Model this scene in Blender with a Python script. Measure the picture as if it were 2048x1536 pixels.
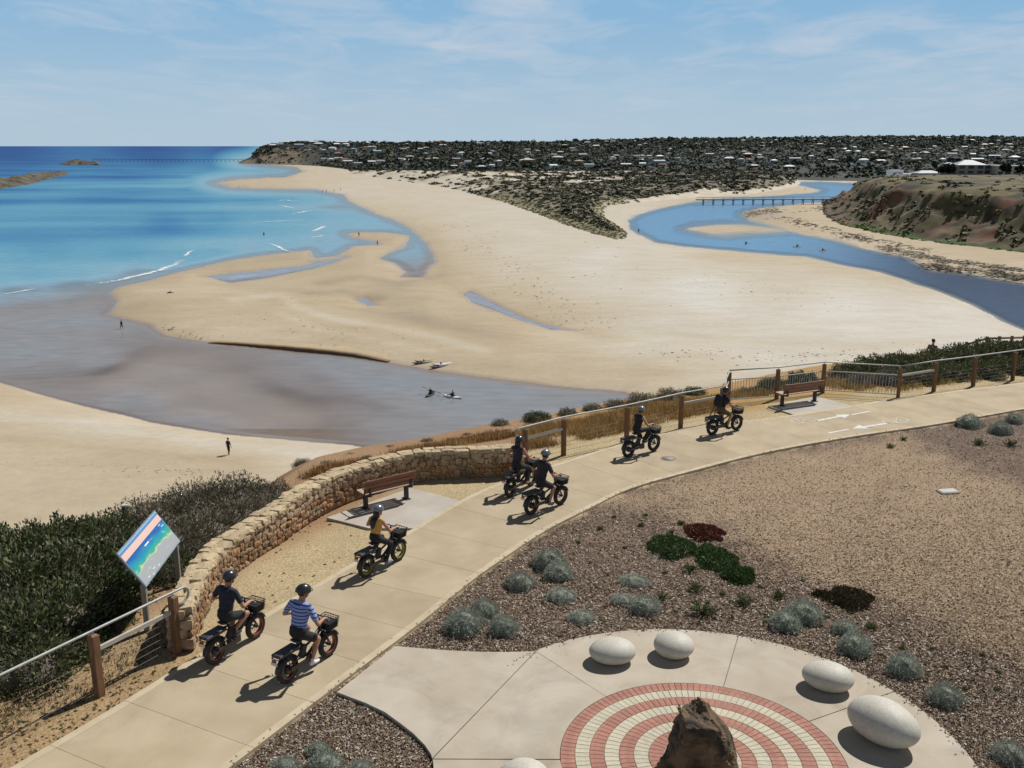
import bpy, bmesh, math, random
import numpy as np
from mathutils import Vector, Matrix, Euler

random.seed(7); RNG = np.random.default_rng(7)
scene = bpy.context.scene
for o in list(bpy.data.objects): bpy.data.objects.remove(o)
COL = scene.collection

# ------------------------------------------------------------------ camera
CAMZ = 30.0                     # drone height over the sea, metres
PZ = 20.5                       # level of the cliff-top path
FPX = 1950.0; PITCH = math.atan(476.0 / FPX)
CP, SP = math.cos(PITCH), math.sin(PITCH)
cam_data = bpy.data.cameras.new('camera'); cam = bpy.data.objects.new('camera', cam_data); COL.objects.link(cam)
cam_data.sensor_width = 36.0; cam_data.lens = 36.0 * FPX / 2048.0
cam_data.clip_start = 0.5; cam_data.clip_end = 300000.0
cam.location = (0, 0, CAMZ); cam.rotation_euler = (math.pi / 2 - PITCH, 0, 0)
scene.camera = cam
scene.render.resolution_x = 1024; scene.render.resolution_y = 768

# ------------------------------------------------------------------ sky and sun
SUN_EL = math.radians(51.0); SUN_AZ = math.radians(44.0)      # azimuth from +Y towards +X
world = bpy.data.worlds.new('World'); scene.world = world; world.use_nodes = True
def build_world():
    nt = world.node_tree; nt.nodes.clear(); N = nt.nodes.new; L = nt.links.new
    out = N('ShaderNodeOutputWorld'); bg = N('ShaderNodeBackground'); bg.inputs['Strength'].default_value = 0.05
    sky = N('ShaderNodeTexSky'); sky.sky_type = 'NISHITA'; sky.sun_disc = False
    sky.sun_elevation = SUN_EL; sky.sun_rotation = SUN_AZ
    sky.altitude = 2500; sky.air_density = 0.45; sky.dust_density = 0.0; sky.ozone_density = 4.0
    tc = N('ShaderNodeTexCoord'); sep = N('ShaderNodeSeparateXYZ'); L(tc.outputs['Generated'], sep.inputs[0])
    # thin cirrus: direction projected onto a flat layer high overhead
    zc = N('ShaderNodeMath'); zc.operation = 'MAXIMUM'; L(sep.outputs['Z'], zc.inputs[0]); zc.inputs[1].default_value = 0.0
    za = N('ShaderNodeMath'); za.operation = 'ADD'; L(zc.outputs[0], za.inputs[0]); za.inputs[1].default_value = 0.06
    dx = N('ShaderNodeMath'); dx.operation = 'DIVIDE'; L(sep.outputs['X'], dx.inputs[0]); L(za.outputs[0], dx.inputs[1])
    dy = N('ShaderNodeMath'); dy.operation = 'DIVIDE'; L(sep.outputs['Y'], dy.inputs[0]); L(za.outputs[0], dy.inputs[1])
    cmb = N('ShaderNodeCombineXYZ'); L(dx.outputs[0], cmb.inputs[0]); L(dy.outputs[0], cmb.inputs[1])
    mp = N('ShaderNodeMapping'); L(cmb.outputs[0], mp.inputs[0]); mp.inputs['Scale'].default_value = (0.9, 0.55, 1); mp.inputs['Rotation'].default_value = (0, 0, 0.35)
    mp.inputs['Location'].default_value = (1.3, 0.4, 0)
    n1 = N('ShaderNodeTexNoise'); L(mp.outputs[0], n1.inputs['Vector']); n1.inputs['Scale'].default_value = 1.9; n1.inputs['Detail'].default_value = 10; n1.inputs['Roughness'].default_value = 0.6; n1.inputs['Distortion'].default_value = 0.7
    n2 = N('ShaderNodeTexNoise'); L(mp.outputs[0], n2.inputs['Vector']); n2.inputs['Scale'].default_value = 0.5; n2.inputs['Detail'].default_value = 4
    mul = N('ShaderNodeMath'); mul.operation = 'MULTIPLY'; L(n1.outputs[0], mul.inputs[0]); L(n2.outputs[0], mul.inputs[1])
    mr = N('ShaderNodeMapRange'); L(mul.outputs[0], mr.inputs[0]); mr.inputs[1].default_value = 0.20; mr.inputs[2].default_value = 0.36; mr.inputs[3].default_value = 0.0; mr.inputs[4].default_value = 0.62
    fade = N('ShaderNodeMapRange'); L(sep.outputs['Z'], fade.inputs[0]); fade.inputs[1].default_value = 0.0; fade.inputs[2].default_value = 0.09
    fm = N('ShaderNodeMath'); fm.operation = 'MULTIPLY'; L(mr.outputs[0], fm.inputs[0]); L(fade.outputs[0], fm.inputs[1])
    # hazy band towards the horizon, the same all round: pale low down, bluer above, clear sky higher up
    hz = N('ShaderNodeMapRange'); hz.interpolation_type = 'SMOOTHSTEP'; L(sep.outputs['Z'], hz.inputs[0]); hz.inputs[1].default_value = 0.14; hz.inputs[2].default_value = 0.33; hz.inputs[3].default_value = 1.0; hz.inputs[4].default_value = 0.0
    gr = N('ShaderNodeMapRange'); gr.interpolation_type = 'SMOOTHSTEP'; L(sep.outputs['Z'], gr.inputs[0]); gr.inputs[1].default_value = 0.0; gr.inputs[2].default_value = 0.15
    bc = N('ShaderNodeMix'); bc.data_type = 'RGBA'; L(gr.outputs[0], bc.inputs['Factor']); bc.inputs['A'].default_value = (8.7, 11.3, 13.4, 1); bc.inputs['B'].default_value = (4.9, 9.2, 13.7, 1)
    hm = N('ShaderNodeMix'); hm.data_type = 'RGBA'; L(hz.outputs[0], hm.inputs['Factor']); L(sky.outputs[0], hm.inputs['A']); L(bc.outputs['Result'], hm.inputs['B'])
    mix = N('ShaderNodeMix'); mix.data_type = 'RGBA'; L(fm.outputs[0], mix.inputs['Factor'])
    L(hm.outputs['Result'], mix.inputs['A']); mix.inputs['B'].default_value = (11.8, 12.8, 14.2, 1)
    L(mix.outputs['Result'], bg.inputs['Color']); L(bg.outputs[0], out.inputs['Surface'])
build_world()
sun_data = bpy.data.lights.new('sun', 'SUN'); sun_data.energy = 5.0; sun_data.angle = math.radians(0.53); sun_data.color = (1.0, 0.965, 0.91)
sun = bpy.data.objects.new('sun', sun_data); COL.objects.link(sun)
SUN_DIR = Vector((math.sin(SUN_AZ) * math.cos(SUN_EL), math.cos(SUN_AZ) * math.cos(SUN_EL), math.sin(SUN_EL)))
sun.rotation_euler = SUN_DIR.to_track_quat('Z', 'Y').to_euler(); sun.location = (0, 0, 80)
scene.view_settings.view_transform = 'Standard'; scene.view_settings.look = 'None'
scene.view_settings.exposure = 0.0; scene.view_settings.gamma = 1.0; scene.view_settings.use_curve_mapping = False
scene.render.engine = 'CYCLES'

# ------------------------------------------------------------------ helpers
def at(px, py, z=0.0):
    """where the sight line of a photograph point (2048 x 1536) meets level z"""
    u = px - 1024.0; v = py - 768.0
    dy = FPX * CP - v * SP; dz = -FPX * SP - v * CP
    t = (z - CAMZ) / dz
    return Vector((u * t, dy * t, z))
def at_arr(px, py, z=0.0):
    u = px - 1024.0; v = py - 768.0
    dy = FPX * CP - v * SP; dz = -FPX * SP - v * CP
    t = (z - CAMZ) / dz
    return u * t, dy * t
def at_dist(px, y):
    """X of photograph column px at forward distance y near the horizon"""
    return (px - 1024.0) / FPX * y * CP

def tag(o, label=None, cat=None, group=None, kind=None):
    if label: o['label'] = label
    if cat: o['category'] = cat
    if group: o['group'] = group
    if kind: o['kind'] = kind
    return o
def empty(name, loc=(0, 0, 0), rz=0.0):
    o = bpy.data.objects.new(name, None); COL.objects.link(o); o.empty_display_size = 0.1
    o.location = loc; o.rotation_euler = (0, 0, rz); return o
def link_mesh(name, me, parent=None):
    o = bpy.data.objects.new(name, me); COL.objects.link(o)
    if parent is not None: o.parent = parent
    return o
def copy_tree(o, parent=None):
    c = o.copy(); COL.objects.link(c); c.parent = parent
    for ch in o.children: copy_tree(ch, c)
    return c
def mesh_np(name, V, Fq, mats=None, smooth=False, midx=None):
    """fast mesh from numpy verts (n,3) and faces (m,k)"""
    me = bpy.data.meshes.new(name)
    V = np.asarray(V, dtype=np.float32); Fq = np.asarray(Fq, dtype=np.int32)
    k = Fq.shape[1]; m = Fq.shape[0]
    me.vertices.add(len(V)); me.vertices.foreach_set('co', V.ravel())
    me.loops.add(m * k); me.loops.foreach_set('vertex_index', Fq.ravel())
    me.polygons.add(m); me.polygons.foreach_set('loop_start', np.arange(0, m * k, k, dtype=np.int32))
    me.polygons.foreach_set('loop_total', np.full(m, k, dtype=np.int32))
    if smooth: me.polygons.foreach_set('use_smooth', np.ones(m, dtype=bool))
    if midx is not None: me.polygons.foreach_set('material_index', np.asarray(midx, dtype=np.int32))
    for mt in (mats or []): me.materials.append(mt)
    me.update(calc_edges=True); me.validate()
    return me

class MB:
    """collects simple solids into one mesh"""
    def __init__(s): s.v = []; s.f = []; s.sm = []
    def add(s, verts, faces, smooth=False):
        b = len(s.v); s.v += [tuple(p) for p in verts]
        for f in faces: s.f.append([i + b for i in f]); s.sm.append(smooth)
        return s
    def box(s, c, size, rot=None, taper=1.0):
        hx, hy, hz = size[0] / 2, size[1] / 2, size[2] / 2
        P = [Vector((sx * hx * (taper if sz > 0 else 1), sy * hy * (taper if sz > 0 else 1), sz * hz)) for sz in (-1, 1) for sy in (-1, 1) for sx in (-1, 1)]
        if rot is not None:
            R = rot if isinstance(rot, Matrix) else Euler(rot).to_matrix()
            P = [R @ p for p in P]
        P = [p + Vector(c) for p in P]
        return s.add(P, [(0, 2, 3, 1), (4, 5, 7, 6), (0, 1, 5, 4), (2, 6, 7, 3), (0, 4, 6, 2), (1, 3, 7, 5)])
    def rbox(s, c, size, r=0.01, rot=None):
        """box with chamfered edges"""
        hx, hy, hz = [q / 2 for q in size]; r = min(r, hx * .45, hy * .45, hz * .45)
        me = bmesh.new(); bmesh.ops.create_cube(me, size=1.0)
        for v in me.verts: v.co = Vector((v.co.x * size[0], v.co.y * size[1], v.co.z * size[2]))
        bmesh.ops.bevel(me, geom=list(me.edges), offset=r, segments=1, affect='EDGES')
        R = Matrix.Identity(3) if rot is None else (rot if isinstance(rot, Matrix) else Euler(rot).to_matrix())
        me.verts.ensure_lookup_table()
        s.add([R @ v.co + Vector(c) for v in me.verts], [[v.index for v in f.verts] for f in me.faces]); me.free()
        return s
    def tube(s, pts, r, seg=8, caps=True, closed=False):
        pts = [Vector(p) for p in pts]; n = len(pts)
        rs = r if isinstance(r, (list, tuple)) else [r] * n
        rings = []; prev = None
        for i, p in enumerate(pts):
            if closed: d = (pts[(i + 1) % n] - pts[i - 1])
            else: d = (pts[min(i + 1, n - 1)] - pts[max(i - 1, 0)])
            d.normalize()
            if prev is None:
                a = Vector((0, 0, 1)) if abs(d.z) < 0.9 else Vector((1, 0, 0))
                u = d.cross(a).normalized()
            else:
                u = prev - d * prev.dot(d)
                u = u.normalized() if u.length > 1e-6 else d.orthogonal().normalized()
            prev = u; w = d.cross(u)
            rings.append([p + (u * math.cos(2 * math.pi * k / seg) + w * math.sin(2 * math.pi * k / seg)) * rs[i] for k in range(seg)])
        V = [q for rg in rings for q in rg]; Fc = []
        for i in range(n if closed else n - 1):
            j = (i + 1) % n
            for k in range(seg):
                k2 = (k + 1) % seg
                Fc.append((i * seg + k, i * seg + k2, j * seg + k2, j * seg + k))
        if caps and not closed:
            Fc.append(tuple(range(seg))[::-1]); Fc.append(tuple((n - 1) * seg + k for k in range(seg)))
        return s.add(V, Fc, True)
    def lathe(s, prof, seg=24, axis='Z', c=(0, 0, 0)):
        """prof list of (r, h) revolved round an axis"""
        V = []; Fc = []; n = len(prof)
        for (r, h) in prof:
            for k in range(seg):
                a = 2 * math.pi * k / seg; x, y = r * math.cos(a), r * math.sin(a)
                p = (x, y, h) if axis == 'Z' else ((x, h, y) if axis == 'Y' else (h, x, y))
                V.append(Vector(p) + Vector(c))
        for i in range(n - 1):
            for k in range(seg):
                k2 = (k + 1) % seg
                q = (i * seg + k, i * seg + k2, (i + 1) * seg + k2, (i + 1) * seg + k)
                Fc.append(q if axis != 'Y' else q[::-1])
        return s.add(V, Fc, True)
    def prism(s, poly, z0, z1):
        n = len(poly)
        V = [(p[0], p[1], z0) for p in poly] + [(p[0], p[1], z1) for p in poly]
        Fc = [tuple(range(n))[::-1], tuple(range(n, 2 * n))] + [(i, (i + 1) % n, n + (i + 1) % n, n + i) for i in range(n)]
        return s.add(V, Fc)
    def mesh(s, name, m=None):
        me = bpy.data.meshes.new(name); me.from_pydata(s.v, [], s.f)
        me.polygons.foreach_set('use_smooth', s.sm)
        if m is not None: me.materials.append(m)
        me.update(); return me
    def build(s, name, m=None, parent=None): return link_mesh(name, s.mesh(name, m), parent)

def catmull(pts, step):
    """smooth polyline through points, resampled at about step metres"""
    P = [np.array(p, float)[:2] for p in pts]; P = [2 * P[0] - P[1]] + P + [2 * P[-1] - P[-2]]
    out = []
    for i in range(1, len(P) - 2):
        n = max(2, int(np.linalg.norm(P[i + 1] - P[i]) / step * 3))
        for k in range(n):
            t = k / n
            out.append(0.5 * ((2 * P[i]) + (-P[i - 1] + P[i + 1]) * t + (2 * P[i - 1] - 5 * P[i] + 4 * P[i + 1] - P[i + 2]) * t * t + (-P[i - 1] + 3 * P[i] - 3 * P[i + 1] + P[i + 2]) * t ** 3))
    out.append(P[-2]); out = np.array(out)
    seg = np.r_[0, np.cumsum(np.linalg.norm(np.diff(out, axis=0), axis=1))]
    s = np.linspace(0, seg[-1], max(2, int(round(seg[-1] / step)) + 1))
    return np.c_[np.interp(s, seg, out[:, 0]), np.interp(s, seg, out[:, 1])]
def dist_poly(X, Y, P, closed=True):
    """distance of points to a polyline (numpy)"""
    P = np.asarray(P, float); n = len(P); best = np.full(X.shape, 1e18)
    for i in range(n if closed else n - 1):
        a = P[i]; b = P[(i + 1) % n]; d = b - a; l2 = d @ d + 1e-12
        t = np.clip(((X - a[0]) * d[0] + (Y - a[1]) * d[1]) / l2, 0, 1)
        best = np.minimum(best, (X - a[0] - t * d[0]) ** 2 + (Y - a[1] - t * d[1]) ** 2)
    return np.sqrt(best)
def inside(X, Y, P):
    P = np.asarray(P, float); n = len(P); r = np.zeros(X.shape, bool)
    for i in range(n):
        x0, y0 = P[i]; x1, y1 = P[(i + 1) % n]
        if y0 == y1: continue
        c = ((y0 > Y) != (y1 > Y)) & (X < (x1 - x0) * (Y - y0) / (y1 - y0) + x0)
        r ^= c
    return r
def sdf(X, Y, P):
    d = dist_poly(X, Y, P); return np.where(inside(X, Y, P), d, -d)
def sstep(a, b, x):
    t = np.clip((x - a) / (b - a), 0, 1); return t * t * (3 - 2 * t)
def _hash(ix, iy, s):
    h = (ix.astype(np.int64) * 374761393 + iy.astype(np.int64) * 668265263 + s * 1442695041) & 0xFFFFFFFF
    h = ((h ^ (h >> 13)) * 1274126177) & 0xFFFFFFFF
    return ((h ^ (h >> 16)) & 0xFFFF) / 65535.0
def vnoise(X, Y, s=0):
    X = np.asarray(X, float); Y = np.asarray(Y, float)
    ix = np.floor(X); iy = np.floor(Y); fx = X - ix; fy = Y - iy
    fx = fx * fx * (3 - 2 * fx); fy = fy * fy * (3 - 2 * fy)
    a = _hash(ix, iy, s); b = _hash(ix + 1, iy, s); c = _hash(ix, iy + 1, s); d = _hash(ix + 1, iy + 1, s)
    return (a * (1 - fx) + b * fx) * (1 - fy) + (c * (1 - fx) + d * fx) * fy
def fbm(X, Y, o=4, s=0):
    r = 0; a = 0.5; tot = 0
    for i in range(o):
        r = r + a * vnoise(X * 2 ** i, Y * 2 ** i, s + i * 17); tot += a; a *= 0.5
    return r / tot
def color_attr(me, name, C):
    at_ = me.attributes.new(name, 'FLOAT_COLOR', 'POINT')
    C = np.asarray(C, np.float32)
    if C.shape[1] == 3: C = np.c_[C, np.ones(len(C), np.float32)]
    at_.data.foreach_set('color', C.ravel())
def float_attr(me, name, A):
    at_ = me.attributes.new(name, 'FLOAT', 'POINT'); at_.data.foreach_set('value', np.asarray(A, np.float32).ravel())
def grid_faces(nr, nc):
    i = np.arange(nr - 1)[:, None] * nc + np.arange(nc - 1)[None, :]
    return np.stack([i, i + 1, i + nc + 1, i + nc], -1).reshape(-1, 4)
def srgb(r, g, b):
    f = lambda c: (c / 12.92 if c <= 0.04045 else ((c + 0.055) / 1.055) ** 2.4)
    return (f(r / 255) * 0.80, f(g / 255) * 0.83, f(b / 255) * 0.88)      # photograph tone -> surface colour under this sun

# ------------------------------------------------------------------ materials
def mat(name, c1, c2=None, scale=8.0, rough=0.8, bump=0.0, bscale=None, metallic=0.0, rand=0.0, coord='OBJECT', detail=5, spec=None, attr=None, attr_mix=1.0, stretch=(1, 1, 1), lo=0.35, hi=0.65, transl=0.0, stain=None, hrand=0.0):
    """noise between two colours, optional relief, optional per-object variation, optional vertex tint (attr)"""
    m = bpy.data.materials.new(name); m.use_nodes = True; nt = m.node_tree; nt.nodes.clear(); N = nt.nodes.new; L = nt.links.new
    out = N('ShaderNodeOutputMaterial'); p = N('ShaderNodeBsdfPrincipled'); L(p.outputs[0], out.inputs[0])
    p.inputs['Roughness'].default_value = rough; p.inputs['Metallic'].default_value = metallic
    if spec is not None: p.inputs['Specular IOR Level'].default_value = spec
    if coord == 'WORLD': vec = N('ShaderNodeNewGeometry').outputs['Position']
    else: vec = N('ShaderNodeTexCoord').outputs['Object']
    mp = N('ShaderNodeMapping'); L(vec, mp.inputs[0]); mp.inputs['Scale'].default_value = stretch; vec = mp.outputs[0]
    col = None
    if c2 is None: c2 = tuple(min(1, c * 1.18) for c in c1)
    nz = N('ShaderNodeTexNoise'); L(vec, nz.inputs['Vector']); nz.inputs['Scale'].default_value = scale; nz.inputs['Detail'].default_value = detail
    mr = N('ShaderNodeMapRange'); L(nz.outputs[0], mr.inputs[0]); mr.inputs[1].default_value = lo; mr.inputs[2].default_value = hi
    mx = N('ShaderNodeMix'); mx.data_type = 'RGBA'; L(mr.outputs[0], mx.inputs['Factor'])
    mx.inputs['A'].default_value = (*c1, 1); mx.inputs['B'].default_value = (*c2, 1); col = mx.outputs['Result']
    if attr:
        an = N('ShaderNodeAttribute'); an.attribute_name = attr
        m2 = N('ShaderNodeMix'); m2.data_type = 'RGBA'; m2.blend_type = 'MULTIPLY'; m2.inputs['Factor'].default_value = attr_mix
        L(an.outputs['Color'], m2.inputs['A']); L(col, m2.inputs['B']); col = m2.outputs['Result']
    if stain:
        sn = N('ShaderNodeTexNoise'); L(vec, sn.inputs['Vector']); sn.inputs['Scale'].default_value = stain[0]; sn.inputs['Detail'].default_value = 8; sn.inputs['Roughness'].default_value = .65; sn.inputs['Distortion'].default_value = 1.2
        sr = N('ShaderNodeMapRange'); L(sn.outputs[0], sr.inputs[0]); sr.inputs[1].default_value = .48; sr.inputs[2].default_value = .74; sr.inputs[3].default_value = 1.0; sr.inputs[4].default_value = 1 - stain[1]
        sv = N('ShaderNodeVectorMath'); sv.operation = 'SCALE'; L(col, sv.inputs[0]); L(sr.outputs[0], sv.inputs['Scale']); col = sv.outputs[0]
    if rand:
        oi = N('ShaderNodeObjectInfo'); rr = N('ShaderNodeMapRange'); L(oi.outputs['Random'], rr.inputs[0]); rr.inputs[3].default_value = 1 - rand; rr.inputs[4].default_value = 1 + rand
        hs = N('ShaderNodeHueSaturation'); L(rr.outputs[0], hs.inputs['Value']); L(col, hs.inputs['Color']); col = hs.outputs[0]
        if hrand:
            w1 = N('ShaderNodeMath'); w1.operation = 'MULTIPLY'; L(oi.outputs['Random'], w1.inputs[0]); w1.inputs[1].default_value = 17.31; w2 = N('ShaderNodeMath'); w2.operation = 'FRACT'; L(w1.outputs[0], w2.inputs[0])
            h1 = N('ShaderNodeMapRange'); L(w2.outputs[0], h1.inputs[0]); h1.inputs[3].default_value = .5 - hrand; h1.inputs[4].default_value = .5 + hrand * .6; L(h1.outputs[0], hs.inputs['Hue'])
            h2 = N('ShaderNodeMapRange'); L(w2.outputs[0], h2.inputs[0]); h2.inputs[3].default_value = 1.1; h2.inputs[4].default_value = .72; L(h2.outputs[0], hs.inputs['Saturation'])
    L(col, p.inputs['Base Color'])
    if bump:
        bn = N('ShaderNodeTexNoise'); L(vec, bn.inputs['Vector']); bn.inputs['Scale'].default_value = bscale or scale * 4; bn.inputs['Detail'].default_value = 4
        b = N('ShaderNodeBump'); b.inputs['Strength'].default_value = min(1, bump); b.inputs['Distance'].default_value = 0.02; L(bn.outputs[0], b.inputs['Height']); L(b.outputs[0], p.inputs['Normal'])
    if transl:
        t = N('ShaderNodeBsdfTranslucent'); L(col, t.inputs['Color']); ms = N('ShaderNodeMixShader'); ms.inputs[0].default_value = transl
        L(p.outputs[0], ms.inputs[1]); L(t.outputs[0], ms.inputs[2]); L(ms.outputs[0], out.inputs[0])
    return m
# ================================================================== BEACH, SEA, RIVER
def idw(PX, PY, ctr, sx=0.45, p=3.0, soft=700.0):
    num = np.zeros(PX.shape); den = np.zeros(PX.shape)
    for (x, y, v) in ctr:
        w = 1.0 / (((PX - x) * sx) ** 2 + (PY - y) ** 2 + soft) ** (p / 2)
        num += w * v; den += w
    return num / den

LAND_MAIN = [(498,325.6),(560,330),(595,334),(607,343),(571,354.5),(520,356.5),(473,358.6),(432,366),(461,374.5),(522,377),(632,379),(656,384),(688,389),(695,400),(725,416),(766,432),(803,446),(830,466),(854,488),(872,523),(854,540),(847,556),(800,554),(815,544),(790,527),(761,517),(776,505),(812,493),(820,471),(766,465),(693,466),(705,476),(754,481),(761,489),(705,493),(668,512),(632,515),(620,500),(546,510),(461,520),(400,536),(371,542),(300,560),(240,575),(222,587),(237,603),(216,629),(255,639),(300,650),(330,671),(404,683),(479,690),(600,701),(700,710),(770,722),(850,738),(950,752),(1100,770),(1240,783),(1300,795),(1400,860),(1800,1000),(4000,1000),(4000,292.1),(600,292.1),(540,318)]
LAND_NEAR = [(-1200,600),(-300,690),(-100,735),(0,765),(100,795),(160,812),(300,845),(450,868),(600,882),(700,890),(900,925),(1300,1000),(1800,1000),(1800,1500),(-1200,1500)]
RIVER = [(1255,441),(1259,458),(1282,471),(1309,485),(1364,493),(1446,500),(1528,508),(1610,515),(1678,529),(1760,544),(1850,575),(1930,605),(2000,640),(2048,662),(2250,760),(2700,900),(3000,800),(2400,640),(2200,595),(2048,566),(1946,549),(1858,540),(1843,531),(1814,514),(1741,499),(1671,481),(1594,465),(1542,452),(1500,442),(1484,432),(1486,425),(1521,416),(1565,411),(1600,407),(1655,405),(1690,400),(1720,385),(1725,367),(1640,363),(1590,364),(1595,370),(1640,380),(1635,384),(1560,391),(1448,396),(1400,402),(1370,407),(1320,417),(1280,428)]
BAR = [(1378,458),(1400,452),(1440,449),(1500,452),(1530,455),(1565,462),(1500,466),(1450,470),(1420,468)]
POOLS = [[(925,588),(940,582),(960,590),(1000,612),(1050,635),(1100,650),(1150,663),(1100,659),(1040,642),(980,617),(940,604)],
         [(710,600),(730,595),(745,603),(760,612),(735,613)],
         [(400,554),(440,549),(500,543),(600,531),(690,513),(700,516),(620,538),(540,554),(460,564)]]
CREST = [([(470,610),(560,600),(600,628),(680,652),(780,668),(880,688),(970,715)], 6, .22), ([(560,640),(640,668),(760,690),(860,712)], 5, .12), ([(640,575),(720,560),(800,572),(850,560)], 8, -.16), ([(700,625),(800,640),(900,668),(1000,690),(1120,700)], 14, -.14), ([(620,595),(690,588),(760,600)], 6, -.12), ([(860,470),(880,520),(890,560),(930,590),(1000,620),(1100,655),(1250,690)], 9, -.14), ([(300,590),(420,585),(520,600)], 9, .10),
         ([(0,850),(200,868),(420,905),(640,930)], 14, .14), ([(0,905),(250,925),(480,948)], 10, -.14), ([(960,735),(1150,748),(1350,762)], 9, -.10), ([(1300,680),(1500,700),(1700,712),(1850,700)], 8, -.10)]
AX = 0.35
def scl(P): return [(x * AX, y) for x, y in P]
def land_field(PX, PY):
    """signed photograph distance to the waterline, + on sand"""
    X = PX * AX; Y = PY
    d = np.maximum(sdf(X, Y, scl(LAND_MAIN)), sdf(X, Y, scl(LAND_NEAR)))
    d = np.minimum(d, -sdf(X, Y, scl(RIVER)))
    d = np.maximum(d, sdf(X, Y, scl(BAR)) * 0.6)
    for P in POOLS: d = np.minimum(d, -sdf(X, Y, scl(P)))
    return d
DEPTH = [(0,296,1),(300,296,1),(480,300,1),(0,308,.98),(300,310,.95),(0,330,.9),(250,335,.84),(450,335,.78),(570,338,.62),(0,385,.74),(200,390,.72),(380,385,.64),(450,375,.42),(60,440,.62),(250,440,.62),(330,445,.74),(420,440,.6),(500,400,.55),(560,400,.45),(620,400,.32),(680,410,.2),(520,440,.45),(600,440,.4),(660,450,.3),(740,445,.28),(790,455,.25),(560,480,.4),(640,483,.3),(430,500,.45),(500,505,.28),(100,500,.62),(250,500,.6),(330,520,.46),(80,545,.55),(150,540,.5),(0,560,.5),(30,585,.2),(150,575,.2),(300,555,.12),(200,590,.12),
 (60,620,.22),(150,650,.28),(60,700,.28),(200,720,.26),(120,770,.13),(250,740,.05),(300,735,.05),(350,765,.05),(450,760,.06),(400,800,.07),(550,790,.08),(330,720,.06),(620,815,.09),(280,800,.26),(400,840,.24),(600,760,.2),(700,740,.3),(800,770,.32),(950,790,.34),(1050,800,.32),(700,820,.18),(600,862,.1),(800,850,.25),(1100,790,.3),(1250,790,.3),
 (1290,440,.5),(1350,430,.6),(1420,420,.62),(1420,480,.5),(1500,485,.45),(1560,478,.5),(1600,490,.5),(1700,515,.6),(1800,545,.7),(1900,570,.75),(2040,620,.7),(1500,405,.5),(1600,398,.5),(1650,372,.5)]
SANDC = [(1400,600,1),(1700,620,1),(1200,550,.95),(1050,480,.85),(950,430,.8),(850,400,.75),(720,380,.75),(640,345,.65),(1000,560,.75),(1900,640,.95),(1300,700,.85),(1500,720,.85),(1100,690,.7),(900,480,.7),(930,570,.5),(870,580,.4),(800,600,.33),(700,560,.38),(850,640,.32),(950,640,.32),(1000,670,.42),(600,620,.36),(640,640,.5),(700,670,.46),(500,570,.36),(400,600,.42),(300,600,.42),(250,610,.3),(450,660,.55),(600,690,.55),(800,710,.55),(950,735,.5),(1150,750,.52),(1300,770,.52),(1400,760,.7),(540,370,.5),(460,365,.4),(720,470,.36),(790,480,.36),(560,520,.36),
 (50,830,.6),(200,870,.66),(400,900,.66),(600,910,.66),(100,950,.55),(300,960,.5),(0,790,.33),(0,1000,.55),(450,950,.45),(1450,460,.5),(1330,480,.85),(1290,440,.8),(1500,392,.75),(1600,378,.65),(1540,425,.12),(1500,432,.1),(1620,430,.55),(1700,490,.52),(1800,500,.55),(1900,530,.4),(2030,545,.35),(2200,800,.8)]
def ramp(x, stops):
    xs = [s[0] for s in stops]; out = np.stack([np.interp(x, xs, [s[1][k] for s in stops]) for k in range(3)], -1); return out

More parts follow.
